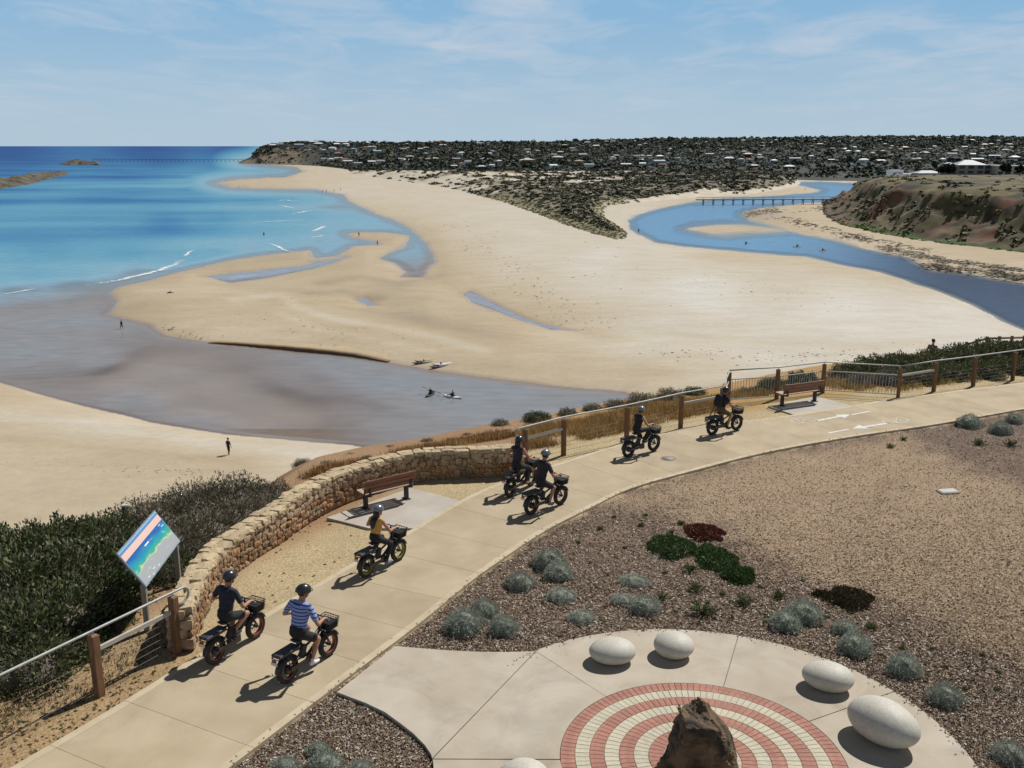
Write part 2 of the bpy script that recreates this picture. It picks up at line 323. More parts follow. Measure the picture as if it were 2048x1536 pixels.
def build_shore():
    xs = np.r_[np.arange(-900, -100, 8.0), np.arange(-100, 2150, 3.2), np.arange(2150, 2951, 8.0)]
    off = np.r_[np.geomspace(0.4, 14, 48)[:-1], np.arange(14, 520, 2.1), np.arange(520, 960, 4.0)]
    ys = 292.0 + off
    PX, PY = np.meshgrid(xs, ys)
    X, Y = at_arr(PX, PY, 0.0)
    wob = (fbm(X / 9, Y / 14, 3, 5) - .5) * 5.0 * np.clip((PY - 330) / 200, 0.0, 1)
    d = land_field(PX, PY) + wob
    # sand: low beach slope, gentle swells
    wscale = np.clip(Y / 200, 0.4, 3)
    h = np.where(d > 0, 0.04 + 1.25 * (1 - np.exp(-d / 30.0)) + 0.12 * (fbm(X / 25, Y / 40, 3, 9) - .5) * np.clip(d / 10, 0, 1), -0.02 - 0.03 * np.minimum(-d, 40))
    h = np.where(PY < 345, h * np.clip((PY - 292) / 53, 0.02, 1), h)
    # cut bank along the lagoon edge
    cut = sstep(14, 0, np.abs(PY - (692 + (PX - 400) * 0.088))) * sstep(380, 470, PX) * sstep(800, 700, PX)
    h = np.where(d > 0, h + 0.35 * cut * np.clip(d / 3.0, 0, 1), h)
    V = np.stack([X, Y, h], -1).reshape(-1, 3)
    t = np.clip(idw(PX, PY, SANDC) + (fbm(X / 14, Y / 22, 4, 3) - .5) * 0.22, 0, 1)
    for pts, wd, dl in CREST: t = t + dl * np.exp(-(dist_poly(PX * AX, PY, scl(pts), False) / wd) ** 2)
    t = np.clip(t, 0, 1)
    C = ramp(t, [(0, srgb(126, 106, 84)), (.35, srgb(184, 164, 132)), (.6, srgb(197, 180, 152)), (.85, srgb(206, 195, 176)), (1, srgb(214, 207, 193))])
    wet = (sstep(5, 0, d) * (d > -50))[..., None]
    C = C * (1 - wet * np.array([.09, .12, .13]))
    lag0 = sstep(555, 605, PY + (PX - 200) * 0.10)[..., None] * (PX < 1420)[..., None]
    C = np.where((d <= 0)[..., None], np.array(srgb(190, 176, 156)) * (1 - lag0) + np.array(srgb(196, 164, 142)) * lag0, C)
    river = (PX > 1210) & (PY < 620)
    me = mesh_np('beach', V, grid_faces(len(ys), len(xs))[:, ::-1], [M_SAND], True)
    color_attr(me, 'tint', C.reshape(-1, 3))
    wetm = np.maximum(sstep(4, 0, d + (fbm(X / 6, Y / 9, 3, 19) - .5) * 6), .5 * sstep(.44, .26, t + (fbm(X / 12, Y / 30, 3, 15) - .5) * .3)) * (PY > 340)
    float_attr(me, 'wet', wetm)
    tag(link_mesh('beach', me), kind='structure')
    # water surface
    dep = idw(PX, PY, DEPTH, 0.35, 3.0, 60.0)
    streak = (fbm(X / 200, Y / 70, 4, 21) - .5) * 0.46 + (fbm(X / 60, Y / 22, 3, 27) - .5) * 0.20
    sea = (PY < 585)
    dep = dep + np.where(sea & (PX < 900), streak * np.clip(dep * 2.0, 0, 1) * np.clip((PY - 300) / 60, 0.1, 1), (fbm(X / 10, Y / 10, 3, 33) - .5) * 0.09)
    dep = np.clip(np.minimum(dep, 0.01 + -d * 0.028 + 0.02), 0.0, 1)
    c_sea = ramp(dep, [(0, srgb(168, 176, 184)), (.18, srgb(146, 172, 186)), (.4, srgb(120, 166, 182)), (.6, srgb(90, 150, 174)), (.8, srgb(54, 116, 160)), (1, srgb(16, 66, 130))])  # palest shallow stops stand for sky reflected in the thin film
    lag = sstep(555, 605, PY + (PX - 200) * 0.10)
    c_lag = ramp(dep, [(0, srgb(140, 120, 104)), (.15, srgb(160, 148, 140)), (.35, srgb(135, 140, 142)), (1, srgb(114, 121, 124))])
    c_riv = ramp(sstep(1500, 2000, PX + (PY - 480)), [(0, srgb(116, 156, 186)), (.5, srgb(102, 130, 156)), (1, srgb(82, 92, 110))])  # river blue is sky reflection put into the water colour
    CW = c_sea * (1 - lag[..., None]) + c_lag * lag[..., None]
    rv = ((PX > 1200) & ((PY < 690) | (PX > 1900)) & ~((PX < 1420) & (PY > 600)))[..., None]
    CW = np.where(rv, c_riv, CW)
    al = sstep(0.0, 0.32, dep)
    al = np.where(rv[..., 0], np.clip(al * 1.1, 0, .95), al)
    film = (1 - lag) * sstep(.0, 2.2, -d); pool = np.zeros(PX.shape)
    for P_ in POOLS: pool = np.maximum(pool, sstep(-.6, 1.4, sdf(PX * AX, PY, scl(P_)) + wob * .8))
    al = np.maximum(al, .62 * np.maximum(film, pool)); CW = CW * (1 - pool[..., None]) + np.array(srgb(168, 176, 188)) * pool[..., None]  # reflected sky painted on the pools as a pale tint
    # keep only cells that are (nearly) water
    Fq = grid_faces(len(ys), len(xs))
    keep = (d.reshape(-1)[Fq] < 1.5).any(1)
    Fq = Fq[keep]
    used = np.unique(Fq); remap = np.full(V.shape[0], -1); remap[used] = np.arange(len(used))
    VW = V[used].copy(); VW[:, 2] = 0.0
    me = mesh_np('sea', VW, remap[Fq][:, ::-1], [M_WATER], True)
    color_attr(me, 'tint', CW.reshape(-1, 3)[used]); float_attr(me, 'alpha', al.reshape(-1)[used])
    tag(link_mesh('sea', me), kind='structure')

def sand_material():
    m = bpy.data.materials.new('sand'); m.use_nodes = True; nt = m.node_tree; nt.nodes.clear(); N = nt.nodes.new; L = nt.links.new
    out = N('ShaderNodeOutputMaterial'); p = N('ShaderNodeBsdfPrincipled'); L(p.outputs[0], out.inputs[0]); p.inputs['Roughness'].default_value = 0.9; p.inputs['Specular IOR Level'].default_value = 0.15
    geo = N('ShaderNodeNewGeometry'); an = N('ShaderNodeAttribute'); an.attribute_name = 'tint'
    mp = N('ShaderNodeMapping'); L(geo.outputs['Position'], mp.inputs[0]); mp.inputs['Scale'].default_value = (0.06, 0.16, 0.1); mp.inputs['Rotation'].default_value = (0, 0, -0.25)
    n1 = N('ShaderNodeTexNoise'); L(mp.outputs[0], n1.inputs['Vector']); n1.inputs['Scale'].default_value = 1.6; n1.inputs['Detail'].default_value = 9; n1.inputs['Roughness'].default_value = 0.68; n1.inputs['Distortion'].default_value = 0.6
    mr = N('ShaderNodeMapRange'); L(n1.outputs[0], mr.inputs[0]); mr.inputs[1].default_value = 0.28; mr.inputs[2].default_value = 0.72; mr.inputs[3].default_value = 0.88; mr.inputs[4].default_value = 1.08
    n2 = N('ShaderNodeTexNoise'); L(geo.outputs['Position'], n2.inputs['Vector']); n2.inputs['Scale'].default_value = 0.9; n2.inputs['Detail'].default_value = 6; n2.inputs['Roughness'].default_value = 0.7
    mr2 = N('ShaderNodeMapRange'); L(n2.outputs[0], mr2.inputs[0]); mr2.inputs[1].default_value = 0.3; mr2.inputs[2].default_value = 0.7; mr2.inputs[3].default_value = 0.92; mr2.inputs[4].default_value = 1.05
    mm = N('ShaderNodeMath'); mm.operation = 'MULTIPLY'; L(mr.outputs[0], mm.inputs[0]); L(mr2.outputs[0], mm.inputs[1])
    hs = N('ShaderNodeVectorMath'); hs.operation = 'SCALE'; L(an.outputs['Color'], hs.inputs[0]); L(mm.outputs[0], hs.inputs['Scale'])
    L(hs.outputs[0], p.inputs['Base Color'])
    wa = N('ShaderNodeAttribute'); wa.attribute_name = 'wet'
    wr = N('ShaderNodeMapRange'); L(wa.outputs['Fac'], wr.inputs[0]); wr.inputs[3].default_value = .9; wr.inputs[4].default_value = .28; L(wr.outputs[0], p.inputs['Roughness'])
    ws = N('ShaderNodeMapRange'); L(wa.outputs['Fac'], ws.inputs[0]); ws.inputs[3].default_value = .12; ws.inputs[4].default_value = .45; L(ws.outputs[0], p.inputs['Specular IOR Level'])
    b = N('ShaderNodeBump'); b.inputs['Strength'].default_value = 0.3; b.inputs['Distance'].default_value = 0.2; L(n2.outputs[0], b.inputs['Height']); L(b.outputs[0], p.inputs['Normal'])
    return m
def water_material():
    m = bpy.data.materials.new('water'); m.use_nodes = True; nt = m.node_tree; nt.nodes.clear(); N = nt.nodes.new; L = nt.links.new
    out = N('ShaderNodeOutputMaterial')
    an = N('ShaderNodeAttribute'); an.attribute_name = 'tint'; aa = N('ShaderNodeAttribute'); aa.attribute_name = 'alpha'
    geo = N('ShaderNodeNewGeometry')
    mp = N('ShaderNodeMapping'); L(geo.outputs['Position'], mp.inputs[0]); mp.inputs['Scale'].default_value = (0.35, 0.9, 1); mp.inputs['Rotation'].default_value = (0, 0, 0.2)
    n1 = N('ShaderNodeTexNoise'); L(mp.outputs[0], n1.inputs['Vector']); n1.inputs['Scale'].default_value = 0.7; n1.inputs['Detail'].default_value = 6; n1.inputs['Roughness'].default_value = 0.6
    b = N('ShaderNodeBump'); b.inputs['Strength'].default_value = 0.35; b.inputs['Distance'].default_value = 0.18; L(n1.outputs[0], b.inputs['Height'])
    mr = N('ShaderNodeMapRange'); L(n1.outputs[0], mr.inputs[0]); mr.inputs[1].default_value = 0.3; mr.inputs[2].default_value = 0.7; mr.inputs[3].default_value = 0.86; mr.inputs[4].default_value = 1.12
    sc = N('ShaderNodeVectorMath'); sc.operation = 'SCALE'; L(an.outputs['Color'], sc.inputs[0]); L(mr.outputs[0], sc.inputs['Scale'])
    df = N('ShaderNodeBsdfDiffuse'); L(sc.outputs[0], df.inputs['Color'])
    tr = N('ShaderNodeBsdfTransparent'); tr.inputs['Color'].default_value = (0.86, 0.92, 0.93, 1)
    m1 = N('ShaderNodeMixShader'); L(aa.outputs['Fac'], m1.inputs[0]); L(tr.outputs[0], m1.inputs[1]); L(df.outputs[0], m1.inputs[2])
    gl = N('ShaderNodeBsdfGlossy'); gl.inputs['Roughness'].default_value = 0.12; L(b.outputs[0], gl.inputs['Normal'])
    fr = N('ShaderNodeFresnel'); fr.inputs['IOR'].default_value = 1.333
    fm = N('ShaderNodeMath'); fm.operation = 'MINIMUM'; L(fr.outputs[0], fm.inputs[0]); fm.inputs[1].default_value = 0.14
    m2 = N('ShaderNodeMixShader'); L(fm.outputs[0], m2.inputs[0]); L(m1.outputs[0], m2.inputs[1]); L(gl.outputs[0], m2.inputs[2]); L(m2.outputs[0], out.inputs[0])
    return m
M_SAND = sand_material(); M_WATER = water_material()
build_shore()

# breaking wavelets: low ridges of foam lying on the shallows
def foam_material():
    m = mat('sea_foam', (.62, .64, .65), (.74, .75, .76), scale=0.6, rough=0.7, coord='WORLD'); nt = m.node_tree; N = nt.nodes.new; L = nt.links.new
    out = [n for n in nt.nodes if n.type == 'OUTPUT_MATERIAL'][0]; p = [n for n in nt.nodes if n.type == 'BSDF_PRINCIPLED'][0]; geo = N('ShaderNodeNewGeometry'); an = N('ShaderNodeAttribute'); an.attribute_name = 'alpha'
    nz = N('ShaderNodeTexNoise'); L(geo.outputs['Position'], nz.inputs['Vector']); nz.inputs['Scale'].default_value = .55; nz.inputs['Detail'].default_value = 6; nz.inputs['Roughness'].default_value = .7
    ad = N('ShaderNodeMath'); ad.operation = 'MULTIPLY_ADD'; L(an.outputs['Fac'], ad.inputs[0]); ad.inputs[1].default_value = 1.0; L(nz.outputs[0], ad.inputs[2]); mr = N('ShaderNodeMapRange'); L(ad.outputs[0], mr.inputs[0]); mr.inputs[1].default_value = .70; mr.inputs[2].default_value = 1.5
    t = N('ShaderNodeBsdfTransparent'); ms = N('ShaderNodeMixShader'); L(mr.outputs[0], ms.inputs[0]); L(t.outputs[0], ms.inputs[1]); L(p.outputs[0], ms.inputs[2]); L(ms.outputs[0], out.inputs[0]); return m
M_FOAM = foam_material()
def foam(pts, w, label):
    """ridge of foam along photograph points, w metres wide"""
    P = catmull([at(x, y, 0)[:2] for x, y in pts], max(0.8, at(*pts[0]).y / 260)); n = len(P)
    T = np.gradient(P, axis=0); T /= np.linalg.norm(T, axis=1)[:, None]; Nn = np.c_[-T[:, 1], T[:, 0]]
    k = 9; V = []; A = []; w = w * 1.9
    for i in range(n):
        ww = w * (0.25 + 0.75 * math.sin(math.pi * (i + .5) / n) ** .5) * (0.45 + 1.1 * random.random())
        o = (random.random() - .5) * w * .4
        for j in range(k):
            a = j / (k - 1) - .5
            V.append((P[i, 0] + Nn[i, 0] * (a * ww + o), P[i, 1] + Nn[i, 1] * (a * ww + o), 0.012 + 0.14 * math.cos(a * math.pi) * random.uniform(.6, 1))); A.append(math.cos(a * math.pi) ** 1.5 * math.sin(math.pi * (i + .5) / n) ** .4)
    me = mesh_np('breaking_wave', V, grid_faces(n, k), [M_FOAM], True); float_attr(me, 'alpha', A)
    return tag(link_mesh('breaking_wave', me), label, 'foam', 'small breakers on the shallows', kind='stuff')
foam([(165,571),(205,566),(250,558),(300,546),(340,533),(366,520)], 1.5, 'long white breaker curling towards the sand spit')
foam([(368,514),(376,506),(388,500)], .8, 'short foam fleck past the long breaker')
foam([(536,487),(550,491),(562,497),(578,503),(592,505)], 1.0, 'white foam lapping the tip of the sandflat')
foam([(556,402),(570,400),(584,402),(598,401)], 1.4, 'small white breaker far out by the spit')
foam([(552,411),(566,412),(584,416),(600,417)], 1.3, 'second small breaker below the far one')
foam([(582,428),(596,426),(612,423),(626,421)], 1.3, 'foam crest off the middle beach')
foam([(622,464),(636,459),(650,452)], 1.8, 'slanting foam line before the beach')
foam([(618,476),(632,474),(648,471)], 1.0, 'bright foam dab below the slanting line')
foam([(500,446),(545,443),(610,441)], 1.0, 'thin pale crest across the shallows')
foam([(0,590),(30,585),(70,578)], .7, 'pale foam streak at the left edge of the shallows')

# low cut bank where the channel undercuts the sandflat
def cut_bank():
    P = catmull([at(x, y, 0)[:2] for x, y in [(415,686.5),(479,691.5),(540,697.5),(600,703),(660,708.5),(720,716),(775,724.5)]], 0.8); n = len(P)
    T = np.gradient(P, axis=0); T /= np.linalg.norm(T, axis=1)[:, None]; Nn = np.c_[-T[:, 1], T[:, 0]]; V = []
    for i in range(n):
        e = math.sin(math.pi * (i + .2) / n) ** .5; h = (.22 + .42 * float(fbm(np.array(i * .09), np.array(.5), 3, 5))) * e; j = random.uniform(-.15, .15) + 2.4 * (float(fbm(np.array(i * .035), np.array(3.5), 3, 8)) - .5)
        for o, z in ((-.05, -.1), (.0, h * .5), (.10, h), (1.2, h + .04), (6.0, .18 + .1 * e), (11.0, -.1)): V.append((P[i, 0] + Nn[i, 0] * (o + j), P[i, 1] + Nn[i, 1] * (o + j), z))
    me = mesh_np('sand_bank', V, grid_faces(n, 6), [M_SAND], False); c = np.tile(np.array([srgb(112, 90, 68), srgb(112, 90, 68), srgb(150, 126, 96), srgb(190, 168, 134), srgb(194, 174, 142), srgb(194, 176, 146)]), (n, 1)); color_attr(me, 'tint', c); tag(link_mesh('sand_bank', me), kind='structure')
cut_bank()

# specks of weed and foot-churned sand along old tide lines
def tide_specks():
    r = np.random.default_rng(23); Q = []
    for L_, n, sp in (([(1000,640),(1150,668),(1300,700),(1500,716),(1700,716),(1900,690)], 260, (26, 9)), ([(880,440),(980,500),(1080,590),(1200,650)], 160, (30, 16)), ([(1200,520),(1500,560),(1800,610)], 160, (120, 26)), ([(10,868),(140,880),(300,886),(430,905)], 150, (18, 7)), ([(40,920),(260,935),(460,950)], 120, (24, 8)), ([(320,655),(400,676)], 60, (16, 3)), ([(500,600),(640,640),(800,690)], 120, (50, 20))):
        L_ = np.array(L_, float)
        for q in range(n):
            t = r.random() * (len(L_) - 1); i = int(t); Q.append(L_[i] + (L_[i + 1] - L_[i]) * (t - i) + r.normal(size=2) * sp)
    Q = np.array(Q); d = land_field(Q[:, 0], Q[:, 1]); Q = Q[d > 4]; d = d[d > 4]; z = 0.04 + 1.25 * (1 - np.exp(-d / 30.0)); X, Y = at_arr(Q[:, 0], Q[:, 1], z); V = []; F_ = []; C = []
    for x, y, zz in zip(X, Y, z):
        s = r.uniform(.05, .22) * np.clip(y / 180, .6, 1.6); k = len(V); n = 6; a0 = r.uniform(0, 6.28); st = r.uniform(.3, 1)
        for j in range(n): a = a0 + 6.283 * j / n; rr = s * r.uniform(.6, 1.2); V.append((x + math.cos(a) * rr * 1.6, y + math.sin(a) * rr * st, zz + .02))
        V.append((x, y, zz + .05 + s * .25)); c = np.array(srgb(*[(120, 104, 82), (96, 82, 62), (142, 124, 98)][r.integers(3)])); C += [c] * 7
        for j in range(n): F_.append((k + j, k + (j + 1) % n, k + 6))
    me = mesh_np('seaweed', V, F_, [M_SPECK]); color_attr(me, 'tint', np.array(C)); tag(link_mesh('seaweed', me), 'small scraps of dry seaweed along the tide lines of the beach', 'seaweed', kind='stuff')
M_SPECK = mat('dry_weed', (.8, .8, .8), (1.1, 1.1, 1.1), scale=3, rough=.95, coord='WORLD', attr='tint')
tide_specks()
# ================================================================== DUNES
def clump_template(n, seed, flat=0.75, leaf=0.5):
    """rough ball of loose leaf-clump faces, radius 1"""
    r = np.random.default_rng(seed); V = []; Fc = []
    for i in range(n):
        u = r.normal(size=3); u /= np.linalg.norm(u); u[2] = abs(u[2]) * flat if r.random() < .8 else u[2] * flat
        c = u * r.uniform(0.55, 1.0); s = leaf * r.uniform(.6, 1.2)
        a = r.normal(size=3); a /= np.linalg.norm(a); a = a * .7 + np.cross(u, a); a /= np.linalg.norm(a); b = np.cross(u + r.normal(size=3) * .5, a); b /= np.linalg.norm(b) + 1e-9
        k = len(V); V += [c - a * s, c + b * s * .8, c + a * s, c - b * s * .8]; Fc.append((k, k + 1, k + 2, k + 3))
    return np.array(V), np.array(Fc)
def blob_template(seed, sub=1, amp=0.35):
    bm = bmesh.new(); bmesh.ops.create_icosphere(bm, subdivisions=sub, radius=1.0); r = random.Random(seed)
    for v in bm.verts: v.co *= 1 + r.uniform(-amp, amp)
    bm.verts.ensure_lookup_table(); V = np.array([v.co[:] for v in bm.verts]); Fc = np.array([[v.index for v in f.verts] for f in bm.faces]); bm.free(); return V, Fc
def scatter(name, P, S, temps, m, tint=None, seed=1, kind='stuff', label=None, cat=None, parent=None):
    """joins scaled, turned copies of the templates at points P into one mesh"""
    r = np.random.default_rng(seed); Vs = []; Fs = []; Cs = []; b = 0
    for i in range(len(P)):
        V, Fc = temps[r.integers(len(temps))]; a = r.uniform(0, 6.283); c, s_ = math.cos(a), math.sin(a)
        s = S[i] if np.ndim(S[i]) else (S[i], S[i], S[i])
        x = V[:, 0] * s[0]; y = V[:, 1] * s[1]
        Vs.append(np.c_[x * c - y * s_ + P[i][0], x * s_ + y * c + P[i][1], V[:, 2] * s[2] + P[i][2]]); Fs.append(Fc + b); b += len(V)
        if tint is not None: Cs.append(np.tile(tint[i], (len(V), 1)))
    me = mesh_np(name, np.concatenate(Vs), np.concatenate(Fs), [m])
    if tint is not None: color_attr(me, 'tint', np.concatenate(Cs))
    return tag(link_mesh(name, me, parent), label, cat, None, kind)

M_DUNE = mat('dune_ground', (.85, .85, .85), (1.1, 1.1, 1.1), scale=0.12, rough=.95, coord='WORLD', attr='tint', bump=.4, bscale=.8)
M_LEAFT = mat('scrub_leaf', (.75, .75, .75), (1.15, 1.15, 1.15), scale=0.35, rough=.75, coord='WORLD', attr='tint', spec=.2)
DUNE = [(690,350),(720,353),(760,359),(830,370),(900,382),(960,399),(1000,409),(1060,431),(1130,457),(1180,472),(1230,484),(1252,481),(1256,470),(1238,455),(1212,440),(1209,430),(1215,416),(1240,412),(1285,408),(1330,402),(1400,396),(1440,393),(1500,389),(1560,381),(1588,374),(1600,366),(1590,356),(1500,347),(1300,344),(1000,342),(800,341),(700,342)]
def dune_h(PX, PY):
    X, Y = at_arr(PX, PY, 0.0)
    d = sdf(PX * AX, PY, scl(DUNE))
    grow = np.interp(PX, [700, 1000, 1250, 1400, 1600], [14., 22., 26., 11., 8.])
    top = np.interp(PX, [700, 900, 1100, 1250, 1420, 1600], [9., 7.5, 5.0, 4.2, 6.5, 6.0])
    n = fbm(X / 40, Y / 55, 4, 41); n2 = fbm(X / 13, Y / 16, 3, 47)
    return np.where(d > -3, -0.6 + 1.6 * sstep(-3, 3, d) + top * sstep(0, 1, d / grow) * (0.45 + 0.9 * n) + 1.3 * (n2 - .5) * sstep(0, 8, d), -0.6), d
def build_dunes():
    xs = np.arange(660, 1640, 2.5); ys = np.r_[np.arange(336, 400, 1.0), np.arange(400, 492, 2.0)]
    PX, PY = np.meshgrid(xs, ys); X, Y = at_arr(PX, PY, 0.0); H, d = dune_h(PX, PY)
    n = fbm(X / 16, Y / 22, 4, 53)
    sand = np.array(srgb(206, 192, 168)); ground = np.array(srgb(122, 110, 84)); grass = np.array(srgb(146, 138, 98))
    veg = sstep(0.30, 0.50, n + 0.012 * np.clip(d, 0, 12) - 0.05)
    veg *= 1 - sstep(0.42, 0.56, fbm(X / 24, Y / 34, 3, 77)) * sstep(398, 380, PY) * 0.85 * sstep(1330, 1180, PX)      # blowouts
    bank = ((PX > 1195) & (PX < 1440) & (PY > 388) & (PY < 452) & (d < 5.5)) | ((PX > 1420) & (d < 2.4 + 2.6 * (fbm(X / 18, Y / 22, 3, 95) - .35)))
    veg = np.maximum(veg, .85 * sstep(1180, 1300, PX)); veg = np.where(bank, 0.05, veg); ground = ground * (1 - .35 * sstep(1080, 1250, PX))[..., None]
    g = sstep(960, 1010, PX) * sstep(1270, 1235, PX) * sstep(16, 7, d) * (PY > 400)
    C = sand * (1 - veg[..., None]) + ground * veg[..., None]; C = C * (1 - .6 * g[..., None]) + grass * .6 * g[..., None]
    me = mesh_np('dunes', np.stack([X, Y, H], -1).reshape(-1, 3), grid_faces(len(ys), len(xs))[:, ::-1], [M_DUNE], True)
    color_attr(me, 'tint', C.reshape(-1, 3)); tag(link_mesh('dunes', me), kind='structure')
    # scrub
    r = np.random.default_rng(5); cand = 26000
    px = r.uniform(690, 1605, cand); py = r.uniform(342, 486, cand); X, Y = at_arr(px, py, 0.0); H, d = dune_h(px, py)
    n = fbm(X / 16, Y / 22, 4, 53); blow = sstep(0.42, 0.56, fbm(X / 24, Y / 34, 3, 77)) * sstep(398, 380, py) * sstep(1330, 1180, px)
    bank = ((px > 1195) & (px < 1440) & (py > 388) & (py < 452) & (d < 5.0)) | ((px > 1420) & (d < 2.2 + 2.4 * (fbm(X / 18, Y / 22, 3, 95) - .35)))
    dens = sstep(0.34, 0.66, .6 * n + .5 * fbm(X / 50, Y / 60, 3, 59) + 0.010 * np.clip(d, 0, 14)) * (1 - .8 * blow) * np.where(bank, 0.10, 1) * (d > .8)
    keep = r.random(cand) < dens * np.interp(px, [700, 1000, 1200, 1300, 1600], [.36, .46, .7, .95, .95])
    edge = (d < 9) & (px > 955) & (px < 1262) & (py > 398)
    k1 = keep & ~edge; k2 = (r.random(cand) < .75) & edge & (d > 0.3)
    temps = [clump_template(16, 100 + i, .7, .55) for i in range(6)]
    P = np.c_[X, Y, H][k1]; S = np.clip(Y[k1] / 1950 * r.uniform(2.0, 5.6, k1.sum()), .7, 3.6)
    S3 = np.c_[S * 1.2, S * 1.2, S * r.uniform(.5, .95, len(S))]
    base = np.array([srgb(66, 70, 48), srgb(86, 84, 58), srgb(56, 58, 46), srgb(104, 100, 76)])
    T = base[r.integers(0, 4, len(P))] * r.uniform(.75, 1.25, (len(P), 1)) * (.6 + .9 * fbm(P[:, 0] / 30, P[:, 1] / 40, 2, 67))[:, None]
    scatter('dune_scrub', P, S3, temps, M_LEAFT, T, 3, label='dark low scrub covering the sand dunes', cat='scrub')
    P = np.c_[X, Y, H][k2]; S = np.clip(Y[k2] / 1950 * r.uniform(1.6, 3.6, k2.sum()), .4, 1.3)
    base = np.array([srgb(158, 150, 104), srgb(138, 132, 88), srgb(172, 164, 124), srgb(104, 102, 66)])
    T = base[r.integers(0, 4, len(P))] * r.uniform(.8, 1.2, (len(P), 1))
    scatter('dune_grass', P, np.c_[S, S, S * .8], temps, M_LEAFT, T, 4, label='pale olive dune grass along the edge of the dry beach', cat='grass')
build_dunes()

# ================================================================== FAR LAND: headland, plain and town
M_LAND = mat('far_land', (.7, .7, .7), (1.25, 1.25, 1.25), scale=0.03, rough=.95, coord='WORLD', attr='tint')
S_PX = [470, 490, 510, 530, 560, 600, 640, 680, 710, 800, 1000, 1300, 1600, 1750, 2200, 2700]
S_PY = [325.5, 325.3, 325.3, 325.6, 326.6, 327.5, 330, 335, 341, 341.5, 342, 344, 358, 361, 361, 361]
R_PX = [470, 500, 520, 540, 570, 620, 700, 800, 950, 1100, 1300, 1500, 1800, 2048, 2700]
R_PY = [325, 312, 296, 291, 288, 286.5, 286, 287, 286, 285.5, 279, 277.5, 274, 275.5, 275]    # terrain ridge line (trees rise above it)
R_D = [1860, 1880, 1900, 1930, 1960, 2000, 2300, 2500, 3000, 3600, 4600, 5000, 5400, 5400, 5400]
def land_z(px, D):
    """ground height of the far land along photograph column px at distance D"""
    Ds = (CAMZ - 0.8) * FPX / CP / np.maximum(np.interp(px, S_PX, S_PY) - 292.0, 1) * CP
    Dr = np.interp(px, R_PX, R_D); zr = CAMZ + (292.0 - np.interp(px, R_PX, R_PY)) * Dr / FPX
    t = np.clip((D - Ds) / np.maximum(Dr - Ds, 20), 0, 1)
    head = sstep(760, 600, px)
    prof = (1 - head) * (0.10 * sstep(0, .12, t) + 0.90 * np.clip((t - .10) / .90, 0, 1) ** 1.25) + head * (sstep(0, .62, t) * .94 + .06 * t)
    z = 0.4 + (zr - 0.4) * prof
    back = np.clip((D - Dr) / 1500, 0, 1)
    return z - back * 25, Ds, Dr, t
def build_far():
    px = np.arange(470, 2701, 6.0); nr = 90
    tt = np.linspace(0, 1.25, nr); PX, T = np.meshgrid(px, tt)
    _, Ds, Dr, _ = land_z(PX, np.full(PX.shape, 1500.)); D = Ds + (Dr - Ds) * T
    Z, _, _, t = land_z(PX, D); X = (PX - 1024) / FPX * D * CP
    Z = Z + (fbm(X / 120, D / 160, 3, 61) - .5) * np.clip(t * 20, 0, 1) * np.minimum(6, 2 + D / 900)
    Z[0] = -0.5
    n = fbm(X / 60, D / 120, 4, 63)[..., None]
    C = np.array(srgb(52, 55, 46)) * (.6 + .8 * n) * .8
    cliff = (sstep(640, 560, PX) * (T < .45))[..., None]
    C = C * (1 - cliff * .8) + np.array(srgb(150, 128, 100)) * .8 * cliff * .8
    me = mesh_np('hills', np.stack([X, D, Z], -1).reshape(-1, 3), grid_faces(nr, len(px)), [M_LAND], True)
    color_attr(me, 'tint', C.reshape(-1, 3)); tag(link_mesh('hills', me), kind='structure')
    r = np.random.default_rng(11)
    # --- woodland between the houses
    n = 25000
    p = r.uniform(505, 2250, n); u = r.random(n) ** 1.15
    _, Ds, Dr, _ = land_z(p, np.full(n, 1500.)); D = Ds + (Dr - Ds) * (0.02 + u * 1.02)
    z, _, _, t = land_z(p, D); X = (p - 1024) / FPX * D * CP
    cl = (p < 640) & (t < .32); ok = ~(cl & (r.random(n) < .85))
    s = np.clip(r.lognormal(.85, .45, n), 1.0, 6.5) * np.clip(D / 2600, .75, 1.5)
    s = np.where(p < 720, s * .75, s)
    blue = np.clip((D - 1500) / 4500, 0, 1)[:, None]
    base = np.array([srgb(50, 62, 50), srgb(62, 70, 52), srgb(44, 56, 52), srgb(78, 78, 60)])[r.integers(0, 4, n)] * np.array([1.6, 1.5, 1.35]) * r.uniform(.65, 1.35, (n, 1))
    temps = [clump_template(13, 30 + i, 1.0, .58) for i in range(8)]
    scatter('far_woodland', np.c_[X, D, z + s * .35][ok], np.c_[s * 1.25, s * 1.25, s * r.uniform(.7, 1.15, n)][ok], temps, M_LEAFT, base[ok], 12, label='dark trees spread between the houses of the far town', cat='woodland')
build_far()

